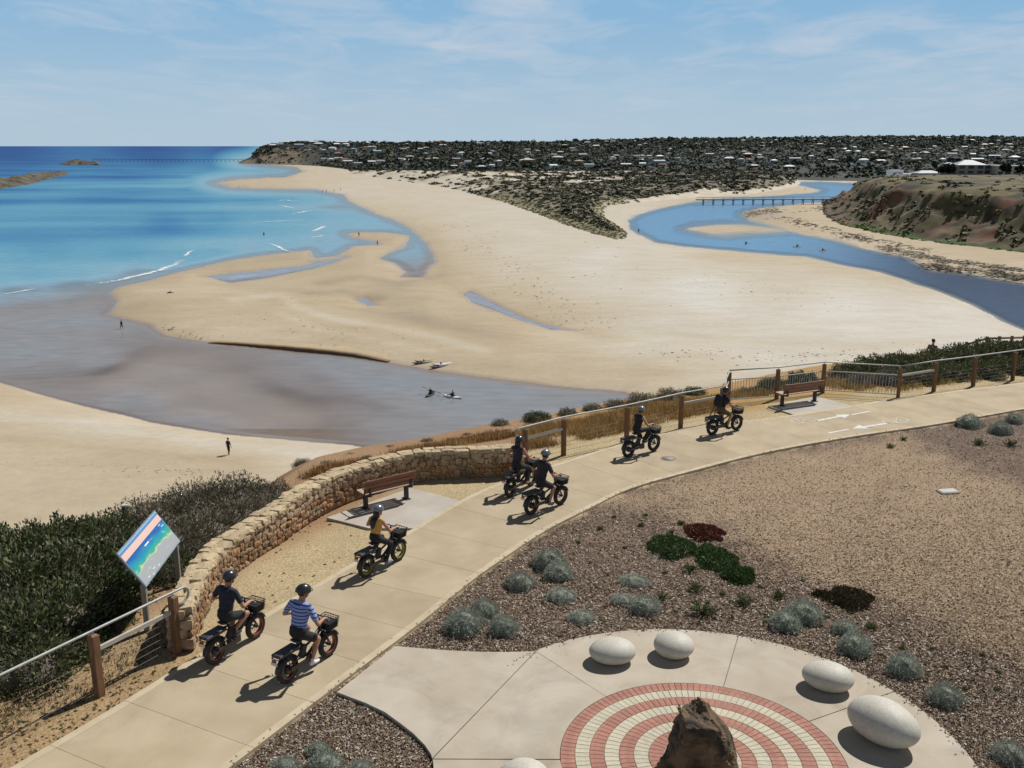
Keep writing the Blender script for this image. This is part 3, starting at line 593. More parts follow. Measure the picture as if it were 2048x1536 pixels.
# --- houses of the far town (each one a thing: walls and roof)
def roof_mesh(w, d, h, rise, hip, ov=.5):
    """gable or hip roof over a w x d box of height h"""
    m = MB(); a, b = w / 2 + ov, d / 2 + ov; rx = a - (b if hip else 0.0); rx = max(rx, .4)
    V = [(-a, -b, h), (a, -b, h), (a, b, h), (-a, b, h), (-rx, 0, h + rise), (rx, 0, h + rise)]
    m.add(V, [(0, 1, 5, 4), (2, 3, 4, 5), (1, 2, 5), (3, 0, 4), (3, 2, 1, 0)]); return m
def flat_roof(w, d, h):
    m = MB(); m.box((0, 0, h + .2), (w + .8, d + .8, .4)); return m
WALLS = [('cream rendered', srgb(205, 195, 175)), ('white painted', srgb(226, 226, 222)), ('tan brick', srgb(150, 118, 92)), ('grey clad', srgb(140, 142, 142)), ('red brick', srgb(128, 84, 66))]
ROOFS = [('pale grey', srgb(178, 182, 184)), ('white', srgb(220, 222, 222)), ('terracotta', srgb(140, 92, 72)), ('charcoal', srgb(78, 80, 84)), ('light beige', srgb(184, 170, 148)), ('slate blue', srgb(104, 118, 132))]
M_WALL = [mat('house_wall_' + str(i), c, None, scale=.5, rough=.85, rand=.12) for i, (_, c) in enumerate(WALLS)]
M_ROOF = [mat('house_roof_' + str(i), c, None, scale=.4, rough=.6, rand=.12, spec=.4) for i, (_, c) in enumerate(ROOFS)]
M_WIN = mat('window_glass', (.03, .035, .045), (.05, .055, .065), scale=1, rough=.15)
def build_town():
    protos = []; r = random.Random(21)
    for k in range(16):
        w, d = r.uniform(13, 24), r.uniform(9, 13); h = r.choice([3.0, 3.2, 3.4, 5.8]); wi = k % 5; ri = [0, 1, 2, 3, 4, 0, 1, 5][k % 8]
        kind = ['hip', 'gable', 'hip', 'flat'][k % 4]
        wm = MB().box((0, 0, h / 2 - 1.5), (w, d, h + 3)).mesh('wall', M_WALL[wi])
        rm = (flat_roof(w, d, h) if kind == 'flat' else roof_mesh(w, d, h, r.uniform(1.6, 2.8), kind == 'hip')).mesh('roof', M_ROOF[ri])
        protos.append((wm, rm, WALLS[wi][0], ROOFS[ri][0], kind, h))
    placed = []; nr = np.random.default_rng(31); tries = 0; idx = 0
    zones = [('on the bluff by the jetty', 545, 760, 46), ('in the town behind the dunes', 760, 1240, 76), ('on the slope above the river', 1240, 1680, 82), ('on the far right slope', 1680, 2120, 84)]
    for zn, x0, x1, cnt in zones:
        got = 0; tries = 0
        while got < cnt and tries < 6000:
            tries += 1
            p = nr.uniform(x0, x1); lo, hi = (.34, 1.0) if p < 640 else ((.12, .95) if p < 760 else (.05, .97))
            t = lo + (hi - lo) * nr.random() ** (1.0 if p < 760 else 1.35)
            _, Ds, Dr, _ = land_z(np.array([p]), np.array([1500.])); D = float(Ds[0] + (Dr[0] - Ds[0]) * t)
            z = float(land_z(np.array([p]), np.array([D]))[0][0])
            yy = 292 + (CAMZ - z - 4) * FPX / D
            if any(abs(p - a) < 9 and abs(yy - b) < 3.0 for a, b in placed): continue
            placed.append((p, yy)); got += 1
            wm, rm, wl, rl, kind, h = protos[nr.integers(len(protos))]
            e = empty('house', (at_dist(p, D), D, z + 1.6), nr.uniform(-.5, .5)); s = nr.uniform(.42, .8) * (1.0 if D < 2600 else 1.25); e.scale = (s, s, s)
            link_mesh('wall', wm, e); link_mesh('roof', rm, e)
            rk = {'hip': 'hipped', 'gable': 'gabled', 'flat': 'flat'}[kind]
            st = 'two storey ' if h > 4 else ''
            tag(e, f'{wl} {st}house with {rl} {rk} roof {zn}', 'house', f'{rl} {rk} roofed {wl} {st}houses {zn}')
build_town()

# --- Norfolk pines on the skyline
M_BARK = mat('bark', (.10, .075, .055), (.16, .12, .09), scale=3, rough=.9)
M_PINE = mat('pine_needles', srgb(26, 36, 30), srgb(40, 50, 40), scale=.6, rough=.8)
def norfolk_pine(px, D, H, label):
    z = float(land_z(np.array([float(px)]), np.array([float(D)]))[0][0]); e = empty('norfolk_pine', (at_dist(px, D), D, z))
    MB().tube([(0, 0, -1), (0, 0, H * .5), (0, 0, H)], [.5, .35, .06], 6).build('trunk', M_BARK, e)
    m = MB(); r = random.Random(px)
    for k in range(13):
        zz = H * (.16 + .82 * k / 13); R = H * .24 * (1 - k / 13.5) + .4
        for j in range(7):
            a = 6.283 * (j + r.random() * .6) / 7; c, s = math.cos(a), math.sin(a)
            m.add([(0, 0, zz + .3), (c * R * .6 - s * R * .22, s * R * .6 + c * R * .22, zz - .1), (c * R, s * R, zz + R * .12), (c * R * .6 + s * R * .22, s * R * .6 - c * R * .22, zz - .1)], [(0, 1, 2, 3)])
            m.add([(0, 0, zz - .5), (c * R * .6, s * R * .6, zz - .7), (c * R, s * R, zz + R * .12), (c * R * .5, s * R * .5, zz + .4)], [(0, 1, 2, 3)])
    m.build('crown', M_PINE, e); tag(e, label, 'tree')
norfolk_pine(834, 2250, 17, 'conical pine rising over the roofs left of the taller one')
norfolk_pine(943, 2350, 24, 'tallest slender pine on the town skyline')
norfolk_pine(966, 2500, 16, 'short pine just right of the tallest skyline pine')
norfolk_pine(1166, 3300, 20, 'lone small pine on the skyline towards the river')
norfolk_pine(744, 2050, 14, 'pine on the bluff among white houses near the end of the beach')

# ================================================================== JETTY, BREAKWATER, FOOTBRIDGE
M_TIMBER_D = mat('weathered_timber', (.10, .085, .07), (.17, .15, .12), scale=2, rough=.85)
M_TIMBER_G = mat('grey_timber', (.20, .19, .17), (.30, .28, .25), scale=2, rough=.85)
def jetty():
    D0 = 1985.; a = Vector((at_dist(184, 2060), 2060, 0)); b = Vector((at_dist(500, D0), D0, 0)); L = (b - a).length; ang = math.atan2(b.y - a.y, b.x - a.x)
    e = empty('jetty', a, ang); tag(e, 'long dark timber jetty on piles running out across the sea', 'jetty')
    MB().box((L / 2, 0, 3.5), (L, 4, .5)).build('deck', M_TIMBER_D, e)
    for s in (-1, 1): MB().box((L / 2, s * 1.9, 4.9), (L, .15, .15)).build('rail', M_TIMBER_D, e)
    pm = MB().tube([(0, 0, -1.5), (0, 0, 3.4)], .28, 6).mesh('pile', M_TIMBER_D); rp = MB().box((0, 0, 4.3), (.18, .18, 1.3)).mesh('rail_post', M_TIMBER_D)
    n = 38
    for k in range(n + 1):
        for s in (-1, 1):
            o = link_mesh('pile', pm, e); o.location = (L * k / n, s * 1.5, 0)
        o = link_mesh('rail_post', rp, e); o.location = (L * k / n, -1.9, 0)
jetty()
M_REEF = mat('reef_rock', srgb(50, 47, 40), srgb(112, 100, 78), scale=.16, rough=.95, coord='WORLD', bump=.6, bscale=.5)
def reef(name, pts, hgt, wid, label, cat):
    P = catmull([at(x, y, 0)[:2] for x, y in pts], 4.0); n = len(P); T = np.gradient(P, axis=0); T /= np.linalg.norm(T, axis=1)[:, None]; Nn = np.c_[-T[:, 1], T[:, 0]]; k = 17
    V = []
    for i in range(n):
        env = math.sin(math.pi * (i + .3) / n) ** .45 if n > 1 else 1; ww = wid * env
        for j in range(k):
            a = j / (k - 1) - .5; x, y = P[i] + Nn[i] * a * ww
            rough = float(fbm(np.array(x / 7), np.array(y / 9), 4, 71))
            V.append((x, y, -0.6 + hgt * env * max(0, math.cos(a * math.pi)) ** .9 * (-.15 + 2.1 * rough)))
    me = mesh_np(name, V, grid_faces(n, k), [M_REEF], False); return tag(link_mesh(name, me), label, cat)
reef('breakwater', [(-260,404),(-120,388),(0,372),(40,363),(90,353),(134,345)], 4.5, 36, 'long low ridge of bare rock in the sea at the left edge', 'reef')
reef('rock_islet', [(138,329.5),(150,328.6),(170,328.4),(190,329.5)], 7, 52, 'small bare rock islet at the seaward end of the jetty', 'islet')
def footbridge():
    a = at(1392, 410, 0); b = at(1690, 409, 0); L = (b - a).length; e = empty('footbridge', a, math.atan2(b.y - a.y, b.x - a.x)); tag(e, 'grey timber footbridge on pairs of piles across the river', 'bridge')
    MB().box((L / 2, 0, 2.75), (L, 2.6, .5)).build('deck', M_TIMBER_G, e)
    for s in (-1, 1): MB().box((L / 2, s * 1.2, 3.95), (L, .09, .09)).build('rail', M_TIMBER_G, e)
    n = 15; pm = MB().tube([(0, 0, -1.5), (0, 0, 2.5)], .2, 8).mesh('pile', M_TIMBER_D); cm = MB().box((0, 0, 2.35), (.35, 3.0, .35)).mesh('cross_beam', M_TIMBER_D); rp = MB().box((0, 0, 3.45), (.1, .1, 1.0)).mesh('rail_post', M_TIMBER_G)
    for k in range(n):
        x = L * (k + .9) / n - 1
        for s in (-1, 1):
            o = link_mesh('pile', pm, e); o.location = (x, s * 1.05, 0)
            o = link_mesh('rail_post', rp, e); o.location = (x, s * 1.2, 0)
        o = link_mesh('cross_beam', cm, e); o.location = (x, 0, 0)
footbridge()

# ================================================================== RIGHT HEADLAND
M_CLIFF = mat('headland_soil', (.75, .75, .75), (1.2, 1.2, 1.2), scale=.25, rough=.95, coord='WORLD', attr='tint', bump=.7, bscale=.9)
def build_headland():
    """lofted bank: foot line, talus, scarp, top edge, plateau"""
    foot = [(1648,398,),(1643,415),(1650,432),(1680,448),(1720,458),(1760,466),(1850,482),(1950,496),(2048,506),(2200,524),(2500,560)]
    F = catmull([at(x, y, 1)[:2] for x, y in foot], 2.2)
    n = len(F); T = np.gradient(F, axis=0); T /= np.linalg.norm(T, axis=1)[:, None]; Nn = np.c_[-T[:, 1], T[:, 0]]
    # smooth the inward normals so that the loft does not fold
    for _ in range(60): Nn[1:-1] = (Nn[:-2] + Nn[1:-1] * 2 + Nn[2:]) / 4
    Nn /= np.linalg.norm(Nn, axis=1)[:, None]
    prof = [(0, .6), (2, 1.4), (5, 3.0), (9, 5.2), (13, 7.2), (16, 9.4), (18, 12.2), (20, 14.0), (24, 15.2), (30, 16.0), (40, 16.6), (60, 17.0), (90, 17.2), (140, 17.2), (200, 16.6)]
    po = np.array([p[0] for p in prof]); pz = np.array([p[1] for p in prof])
    k = 64; off = np.r_[np.linspace(0, 34, 44), np.linspace(36, 200, k - 44)]
    V = []; C = []
    cols = [np.array(srgb(*c)) * .8 for c in ((98, 88, 50), (76, 68, 44), (128, 88, 60), (122, 100, 72), (118, 104, 60), (84, 96, 44))]
    for i in range(n):
        s = i / (n - 1); hs = 0.80 + .25 * sstep(0.0, .35, np.array(s)) ; gul = .5 + .5 * math.sin(i * .21 + 1.3 * math.sin(i * .07))
        for j in range(k):
            o = off[j] * (1 + .28 * (gul - .5) * (1 if off[j] < 34 else 0))
            x, y = F[i] + Nn[i] * o
            z = float(np.interp(off[j], po, pz)) * float(hs)
            nz = float(fbm(np.array(x / 6), np.array(y / 6), 4, 81)); sl = math.exp(-((off[j] - 12) / 9) ** 2)
            z += (nz - .5) * (4.5 * sl + .9 * min(1, off[j] / 4)) - 1.6 * sl * gul
            if j == 0: z = -.4
            V.append((x, y, z))
            m = float(fbm(np.array(x / 9 + 40), np.array(y / 9), 3, 83)); q = float(fbm(np.array(x / 3), np.array(y / 3), 3, 87))
            top = off[j] > 21
            c = cols[4] if (top and m > .45) else (cols[0] if m > .5 else cols[1])
            if not top and off[j] > 3 and m < .40: c = cols[2]
            if not top and q > .60: c = cols[3]
            if off[j] < 4: c = cols[5] if s > .55 else cols[3]
            C.append(c * (.75 + .5 * q))
    me = mesh_np('headland', V, grid_faces(n, k), [M_CLIFF], True); color_attr(me, 'tint', np.array(C)); tag(link_mesh('headland', me), kind='structure')
    # low scrub and reeds
    r = np.random.default_rng(61); P = []; S = []; Tn = []
    VV = np.array(V).reshape(n, k, 3)
    for q in range(2000):
        i = r.integers(0, n); j = int(r.integers(1, k)) if r.random() < .8 else int(r.integers(1, 40)); p = VV[i, j]
        if fbm(np.array(p[0] / 7), np.array(p[1] / 7), 3, 91) < .47 and j > 3: continue
        P.append(p); s = r.uniform(.3, 1.0) * (1.3 if 8 < off[j] < 22 else 1); S.append((s * 1.3, s * 1.3, s * .8))
        low = j < 5 and i / n > .5
        Tn.append(np.array(srgb(*((106, 130, 48) if low else [(88, 92, 56), (104, 102, 64), (76, 78, 54), (122, 112, 76)][r.integers(4)]))) * r.uniform(.75, 1.2))
    scatter('headland_scrub', P, np.array(S), [clump_template(16, 200 + i, .7, .55) for i in range(5)], M_LEAFT, Tn, 15, label='low dark scrub and reeds over the right headland', cat='scrub')
    return VV
HEAD = build_headland()
# wrack and weed lines on the mud flat below the headland
def mudflat():
    r = np.random.default_rng(71); P = []; S = []; T = []
    lines = [([(1600,446),(1640,452),(1690,470),(1750,482)], 150, (104, 84, 64)), ([(1560,436),(1600,440),(1645,438)], 90, (116, 98, 78)), ([(1600,425),(1640,418),(1660,414)], 90, (116, 88, 66)), ([(1760,492),(1830,508),(1900,522),(1980,532),(2050,540)], 330, (136, 124, 104)), ([(1850,528),(1900,536),(1980,545),(2050,556)], 240, (112, 98, 80)), ([(1700,470),(1800,488),(1920,505),(2050,520)], 200, (140, 126, 104)), ([(1490,430),(1530,422),(1560,420)], 160, (110, 104, 90))]
    for L, n, c in lines:
        L = np.array(L, float)
        for q in range(n):
            t = r.random() * (len(L) - 1); i = int(t); p = L[i] + (L[i + 1] - L[i]) * (t - i) + r.normal(size=2) * (9, 3.2); w = at(p[0], p[1], .6)
            P.append((w.x, w.y, .62)); s = r.uniform(.25, .9); S.append((s * 1.8, s, s * .18)); T.append(np.array(srgb(*c)) * .8 * r.uniform(.6, 1.25))
    scatter('wrack', P, np.array(S), [clump_template(8, 300 + i, .6, .6) for i in range(4)], M_LEAFT, T, 17, label='weed and stones strewn over the mud flat below the headland', cat='seaweed')
mudflat()
# --- houses on the headland
def big_house(px, D, z, ry, label, wings, wall, roof):
    e = empty('house', (at_dist(px, D), D, z), ry); e.scale = (.92, .92, .82); tag(e, label, 'house')
    for (cx, cy, w, d, h, kind, rise) in wings:
        wl = MB().box((cx, cy, h / 2 - .5), (w, d, h + 1)).build('wall', wall, e)
        r_ = (flat_roof(w, d, h) if kind == 'flat' else roof_mesh(w, d, h, rise, kind == 'hip', .9)).build('roof', roof, e); r_.location = (cx, cy, .006)
        n = max(2, int(w / 4.2)); fl = [1.6] if h < 4.5 else [1.6, 4.6]
        for zz in fl:
            for q in range(n):
                wn = MB().rbox((cx - w / 2 + w * (q + .5) / n, cy - d / 2 - .03, zz), (w / n * .62, .1, 1.7), .02).build('window', M_WIN, e)
                MB().box((cx - w / 2 + w * (q + .5) / n, cy - d / 2 - .09, zz - .95), (w / n * .68, .14, .1)).build('sill', wall, wn)
M_WALL_TAUPE = mat('taupe_wall', srgb(150, 140, 132), None, scale=.6, rough=.85); M_ROOF_GRY = mat('pale_metal_roof', srgb(160, 164, 162), None, scale=.4, rough=.6); M_ROOF_WHT = mat('white_metal_roof', srgb(214, 216, 216), None, scale=.4, rough=.4)
big_house(1940, 520, 15.6, -.08, 'large two storey house with pale grey hipped roof on the headland', [(0, 0, 15, 11, 6.0, 'hip', 3.0), (12, 1.5, 9, 9, 5.6, 'flat', 0), (-10, 2, 6, 8, 4.4, 'flat', 0)], M_WALL_TAUPE, M_ROOF_GRY)
big_house(2024, 512, 15.4, -.08, 'house with long white flat roof right of the hipped one', [(0, 0, 17, 9, 5.6, 'flat', 0)], M_WALL[0], M_ROOF_WHT)
big_house(1815, 640, 9.0, .1, 'low white house with stepped flat roofs left of the hipped roof', [(0, 0, 18, 10, 4.4, 'flat', 0), (-7, 1, 8, 9, 7.0, 'flat', 0)], M_WALL[1], M_ROOF_WHT)
big_house(1858, 600, 11.0, .1, 'grey house with low hipped roof beside the stepped white one', [(0, 0, 16, 9, 4.0, 'hip', 1.8)], M_WALL[3], M_ROOF_GRY)
def round_tree(px, D, z, H, R, label, seed):
    e = empty('tree', (at_dist(px, D), D, z)); tag(e, label, 'tree')
    m = MB().tube([(0, 0, -.5), (.1, 0, H * .4), (0, .1, H * .7)], [.25, .18, .1], 6)
    for a in range(4): m.tube([(0, 0, H * .35), (math.cos(a * 1.6) * R * .6, math.sin(a * 1.6) * R * .6, H * .65)], [.12, .05], 5)
    m.build('trunk', M_BARK, e)
    r = np.random.default_rng(seed); P = r.normal(size=(60, 3)); P /= np.linalg.norm(P, axis=1)[:, None]; P *= r.uniform(.4, 1, (60, 1)) * np.array([R, R, H * .38]); P[:, 2] += H * .62
    scatter('crown', P, np.full(60, R * .34), [clump_template(18, 400 + i, 1, .6) for i in range(3)], M_LEAFT, np.tile(np.array(srgb(44, 50, 34)) * .75, (60, 1)) * r.uniform(.7, 1.3, (60, 1)), seed, kind=None, parent=e)
round_tree(1904, 500, 15.8, 5.0, 3.0, 'dark round tree left of the hipped roof house', 1)
round_tree(2018, 490, 16.0, 5.5, 2.6, 'dark tree in front of the white flat roofed house', 2)
round_tree(1890, 505, 15.6, 4.0, 2.4, 'smaller dark tree at the left end of the headland houses', 3)
round_tree(2046, 488, 16.0, 4.5, 2.2, 'tree at the right edge in front of the headland houses', 4)
# ================================================================== CLIFF TOP: ground
def W(px, py, z=PZ): p = at(px, py, z); return (p.x, p.y)
def ext(a, b, d): a, b = np.array(a), np.array(b); u = (b - a) / np.linalg.norm(b - a); return tuple(b + u * d)
PATH_R = catmull([ext(W(640, 1396), W(457, 1536), 10.0), ext(W(640, 1396), W(457, 1536), 4.0), *[W(*p) for p in [(457,1536),(640,1396),(782,1290),(861,1229),(920,1180),(977,1137),(1088,1063),(1180,1016),(1264,976),(1395,939),(1540,903),(1706,873),(1869,849),(2048,818),(2230,790),(2420,765)]]], 0.2)
PATH_L = catmull([ext(W(262, 1395), W(37, 1526), 10.0), ext(W(262, 1395), W(37, 1526), 4.0), *[W(*p) for p in [(37,1526),(262,1395),(319,1357),(525,1230),(640,1163),(701,1129),(825,1058),(922,1000),(1001,963),(1119,928),(1211,896),(1324,866),(1411,847),(1488,843),(1589,829),(1706,811),(1788,797),(2048,765),(2250,742),(2450,722)]]], 0.2)
EDGE_Z = PZ - 0.6
EDGE = np.array([at(x, y, EDGE_Z)[:2] for x, y in [(-700,1330),(-300,1180),(0,1092),(250,1048),(430,1002),(560,962),(640,912),(740,890),(860,872),(960,850),(1050,836),(1150,818),(1250,797),(1400,777),(1540,748),(1650,728),(1760,716),(1850,706),(1950,700),(2048,690),(2250,668),(2600,640)]])
PL_C = np.array((W(1404.5, 1517.7))); BR_R = 2.265
PL_R = 4.30
def side_of(X, Y, P):
    """+ to the left of polyline P, distance signed"""
    P = np.asarray(P); best = np.full(X.shape, 1e18); sg = np.zeros(X.shape)
    for i in range(len(P) - 1):
        a = P[i]; d = P[i + 1] - a; l2 = d @ d + 1e-12
        t = np.clip(((X - a[0]) * d[0] + (Y - a[1]) * d[1]) / l2, 0, 1)
        q = (X - a[0] - t * d[0]) ** 2 + (Y - a[1] - t * d[1]) ** 2
        c = d[0] * (Y - a[1]) - d[1] * (X - a[0]); m = q < best
        best = np.where(m, q, best); sg = np.where(m, np.sign(c), sg)
    return np.sqrt(best) * sg
def ground_z(X, Y):
    X = np.asarray(X, float); Y = np.asarray(Y, float)
    e = side_of(X, Y, EDGE); l = side_of(X, Y, PATH_L[::4])          # + beyond the cliff edge / sea side of the path
    r = -side_of(X, Y, PATH_R[::4])                                    # + on the garden side
    t = np.clip(l / np.maximum(l - e, .05), 0, 1)
    n = fbm(X / 1.3, Y / 1.3, 3, 101) - .5
    z = PZ - 0.05 - (PZ - 0.05 - EDGE_Z) * sstep(.25, 1, t) * (l > 0) + n * 0.10 * np.clip(l / 1.5, 0, 1) * (l > 0)
    z = np.where(r > 0, PZ - 0.075 + n * 0.05 * np.clip(r, 0, 1), z)
    z = np.where(e > 0, EDGE_Z - e * 0.55 - np.clip(e - 1.0, 0, None) * 0.35 + n * .5 * np.clip(e / 2, 0, 1), z)
    return np.maximum(z, -0.5), e, l, r
LIGHT_EDGE = [W(*p) for p in [(1150,1002),(1300,1003),(1400,1035),(1480,1078),(1560,1130),(1650,1165),(1800,1210),(1900,1262),(2048,1335),(2300,1440),(2600,1440),(2600,1010),(2300,1000),(2048,968),(1900,915),(1800,862),(1500,905),(1300,965)]]
def mulch_light(X, Y): return sstep(-.9, .9, sdf(X, Y, LIGHT_EDGE) + (fbm(X / .8, Y / .8, 3, 111) - .5) * 1.6)
M_GROUND = mat('cliff_top_ground', (.66, .65, .64), (1.28, 1.28, 1.28), scale=30, rough=.95, coord='WORLD', attr='tint', bump=.8, bscale=45, spec=.15, lo=.36, hi=.64, detail=8)
def build_ground():
    xs = np.r_[np.linspace(-240, -50, 16), np.arange(-48, 74, 0.28), np.linspace(76, 240, 14)]; ys = np.r_[np.linspace(-240, -4, 24), np.arange(-2.0, 6, 1.0), np.arange(6.0, 62, 0.28), np.arange(62, 105, 1.0)]
    X, Y = np.meshgrid(xs, ys); Z, e, l, r = ground_z(X, Y)
    c = lambda *a: np.array(srgb(*a)) * .95
    n1 = fbm(X / 2.2, Y / 2.2, 4, 121)[..., None]; n2 = fbm(X / .7, Y / .7, 3, 127)[..., None]
    gran = c(194, 172, 132) * (.86 + .28 * n2)
    soil = c(176, 146, 110) * (1 - .6 * n1) + c(146, 104, 76) * .6 * n1
    straw = c(190, 152, 92) * (.8 + .4 * n2)
    gr = sstep(2.6, 1.5, l)[..., None] * (X > -9.5)[..., None]
    C = soil * (1 - gr) + gran * gr
    near = sstep(-3.4, -5.6, X - 0.0)[..., None] * sstep(19.5, 16.5, Y)[..., None]
    C = C * (1 - .75 * near) + c(170, 138, 98) * (.75 + .4 * n2) * .75 * near
    st = (sstep(1.5, 3.0, X) * sstep(.9, 1.6, l))[..., None]
    C = C * (1 - .65 * st) + straw * .65 * st
    ml = mulch_light(X, Y)[..., None]
    mul = c(126, 106, 90) * (.8 + .4 * n2) * (1 - ml) + c(170, 146, 118) * (.85 + .3 * n2) * ml
    gy = sstep(22.5, 25.5, X * .55 + Y * .5)[..., None] * (1 - ml)
    mul = mul * (1 - .6 * gy) + c(128, 108, 92) * .6 * gy
    C = np.where((r > 0)[..., None], mul, C)
    C = np.where((e > 0.3)[..., None], c(168, 132, 100) * (.7 + .5 * n2), C)
    me = mesh_np('ground', np.stack([X, Y, Z], -1).reshape(-1, 3), grid_faces(len(ys), len(xs)), [M_GROUND], True)
    color_attr(me, 'tint', C.reshape(-1, 3)); tag(link_mesh('ground', me), kind='structure')
build_ground()

# ================================================================== PATH
M_PATH = mat('brushed_concrete', srgb(182, 162, 130), srgb(197, 178, 147), scale=1.1, rough=.85, coord='WORLD', bump=.25, bscale=60, rand=.05, detail=9, lo=.3, hi=.7, spec=.2, stain=(.5, .17))
M_PATH_EDGE = mat('smooth_concrete_edge', srgb(196, 177, 144), srgb(208, 190, 158), scale=3, rough=.8, coord='WORLD', rand=.03, spec=.2)
M_PLAZA = mat('pale_concrete', srgb(184, 168, 145), srgb(202, 189, 168), scale=.9, rough=.85, coord='WORLD', bump=.15, bscale=60, rand=.03, detail=10, lo=.3, hi=.7, spec=.2, stain=(.9, .2))
M_JOINT = mat('joint_filler', (.20, .16, .11), (.27, .22, .155), scale=10, rough=.95, coord='WORLD')
M_BENCHPAD = mat('grey_concrete', srgb(184, 172, 156), srgb(196, 186, 170), scale=1.5, rough=.85, coord='WORLD', bump=.15, bscale=60, spec=.2)
def left_hit(p, n):
    best = None
    for i in range(len(PATH_L) - 1):
        a, b = PATH_L[i], PATH_L[i + 1]; d = b - a; den = n[0] * d[1] - n[1] * d[0]
        if abs(den) < 1e-9: continue
        w = a - p; t = (w[0] * d[1] - w[1] * d[0]) / den; u = (w[0] * n[1] - w[1] * n[0]) / den
        if -0.02 <= u <= 1.02 and 0.5 < t < 6 and (best is None or t < best): best = t
    return best
def build_path():
    root = empty('path', (0, 0, 0)); tag(root, kind='structure')
    P = PATH_R; T = np.gradient(P, axis=0)
    for _ in range(12): T[1:-1] = (T[:-2] + T[1:-1] * 2 + T[2:]) / 4
    T /= np.linalg.norm(T, axis=1)[:, None]; Nn = np.c_[-T[:, 1], T[:, 0]]
    wd = []
    for i in range(len(P)): t = left_hit(P[i], Nn[i]); wd.append(t if t else np.nan)
    wd = np.array(wd); ok = ~np.isnan(wd); wd = np.interp(np.arange(len(P)), np.arange(len(P))[ok], wd[ok])
    for _ in range(30): wd[1:-1] = (wd[:-2] + wd[1:-1] * 2 + wd[2:]) / 4
    s = np.r_[0, np.cumsum(np.linalg.norm(np.diff(P, axis=0), axis=1))]
    # joint positions: first light joint passes photograph point (515,1495)
    j0 = s[np.argmin(np.linalg.norm(P - np.array(W(515, 1495)), axis=1))]
    joints = [q for q in (j0 + 1.5 * k for k in range(-10, 40)) if 0 < q < s[-1]]; joints = [0.0] + joints + [s[-1]]
    gap = 0.004; eb = 0.16; base = MB(); prevL = None
    def pt(q, frac_m, fromleft=False):
        x = np.interp(q, s, P[:, 0]); y = np.interp(q, s, P[:, 1]); nx = np.interp(q, s, Nn[:, 0]); ny = np.interp(q, s, Nn[:, 1]); w = np.interp(q, s, wd)
        f = (w - frac_m) if fromleft else frac_m
        return (x + nx * f, y + ny * f)
    def strip(a, b, r0, r1, fl0, fl1, z1, z0):
        m = MB(); k = max(2, int((b - a) / .35)); qs = np.linspace(a, b, k + 1)
        A = [pt(q, r0, fl0) for q in qs]; B = [pt(q, r1, fl1) for q in qs]; n = len(qs)
        V = [(*p, z1) for p in A] + [(*p, z1) for p in B] + [(*p, z0) for p in A] + [(*p, z0) for p in B]
        Fc = []
        for i in range(n - 1):
            Fc += [(i, i + 1, n + i + 1, n + i), (2 * n + i + 1, 2 * n + i, 3 * n + i, 3 * n + i + 1), (i + 1, i, 2 * n + i, 2 * n + i + 1), (n + i, n + i + 1, 3 * n + i + 1, 3 * n + i)]
        Fc += [(0, n, 3 * n, 2 * n), (n - 1, 3 * n - 1, 4 * n - 1, 2 * n - 1)]
        return m.add(V, Fc)
    for a, b in zip(joints[:-1], joints[1:]):
        if b - a < .3: continue
        sl = strip(a + gap, b - gap, eb + .003, eb + .003, False, True, PZ, PZ - .10).build('slab', M_PATH, root)
        strip(a + gap, b - gap, 0.0, eb, False, False, PZ + .002, PZ - .10).build('edging', M_PATH_EDGE, sl)
        strip(a + gap, b - gap, eb, 0.0, True, True, PZ + .002, PZ - .10).build('edging', M_PATH_EDGE, sl)
    strip(0, s[-1], .01, .01, False, True, PZ - .018, PZ - .12).build('sub_base', M_JOINT, root)
    return P, Nn, wd, s
PATH = build_path()

# drain cover
M_COVER = mat('iron_cover', (.20, .17, .14), (.28, .24, .20), scale=20, rough=.7)
def drain_cover():
    p = at(1337, 917, PZ); e = empty('drain_cover', p); tag(e, 'small round iron cover set in the path', 'cover')
    MB().lathe([(0.0, .006), (.20, .006), (.20, .001)], 24).build('lid', M_COVER, e); MB().lathe([(.205, .002), (.205, .008), (.245, .008), (.245, .002)], 24).build('rim', M_COVER, e)
drain_cover()

# painted markings
M_PAINT = mat('white_road_paint', srgb(226, 224, 214), srgb(206, 200, 186), scale=6, rough=.7, coord='WORLD')
M_PAINT_F = mat('faded_road_paint', srgb(212, 202, 186), srgb(200, 184, 158), scale=9, rough=.75, coord='WORLD')
def flat_mark(name, polys, px0, px1, m, label, cat, group=None, flip=False):
    """polygons in a local frame whose x axis runs along the path from photo point px0 to px1"""
    a = at(*px0, PZ); b = at(*px1, PZ); ang = math.atan2(b.y - a.y, b.x - a.x) + (math.pi if flip else 0)
    mb = MB()
    for P in polys: mb.add([(x, y, 0) for x, y in P], [tuple(range(len(P)))])
    o = mb.build(name, m); mid = (a + b) / 2; o.location = (mid.x, mid.y, PZ + .005); o.rotation_euler.z = ang
    return tag(o, label, cat, group)
ARROW = [[(-.95, -.07), (.2, -.07), (.2, .07), (-.95, .07)], [(.2, -.26), (.75, 0), (.2, .26)]]
flat_mark('painted_arrow', ARROW, (1642, 840), (1700, 829), M_PAINT, 'white painted arrow nearer the bench pointing away along the path', 'road marking')
flat_mark('painted_arrow', ARROW, (1708, 857), (1766, 848), M_PAINT, 'white painted arrow nearer the garden pointing back along the path', 'road marking', flip=True)
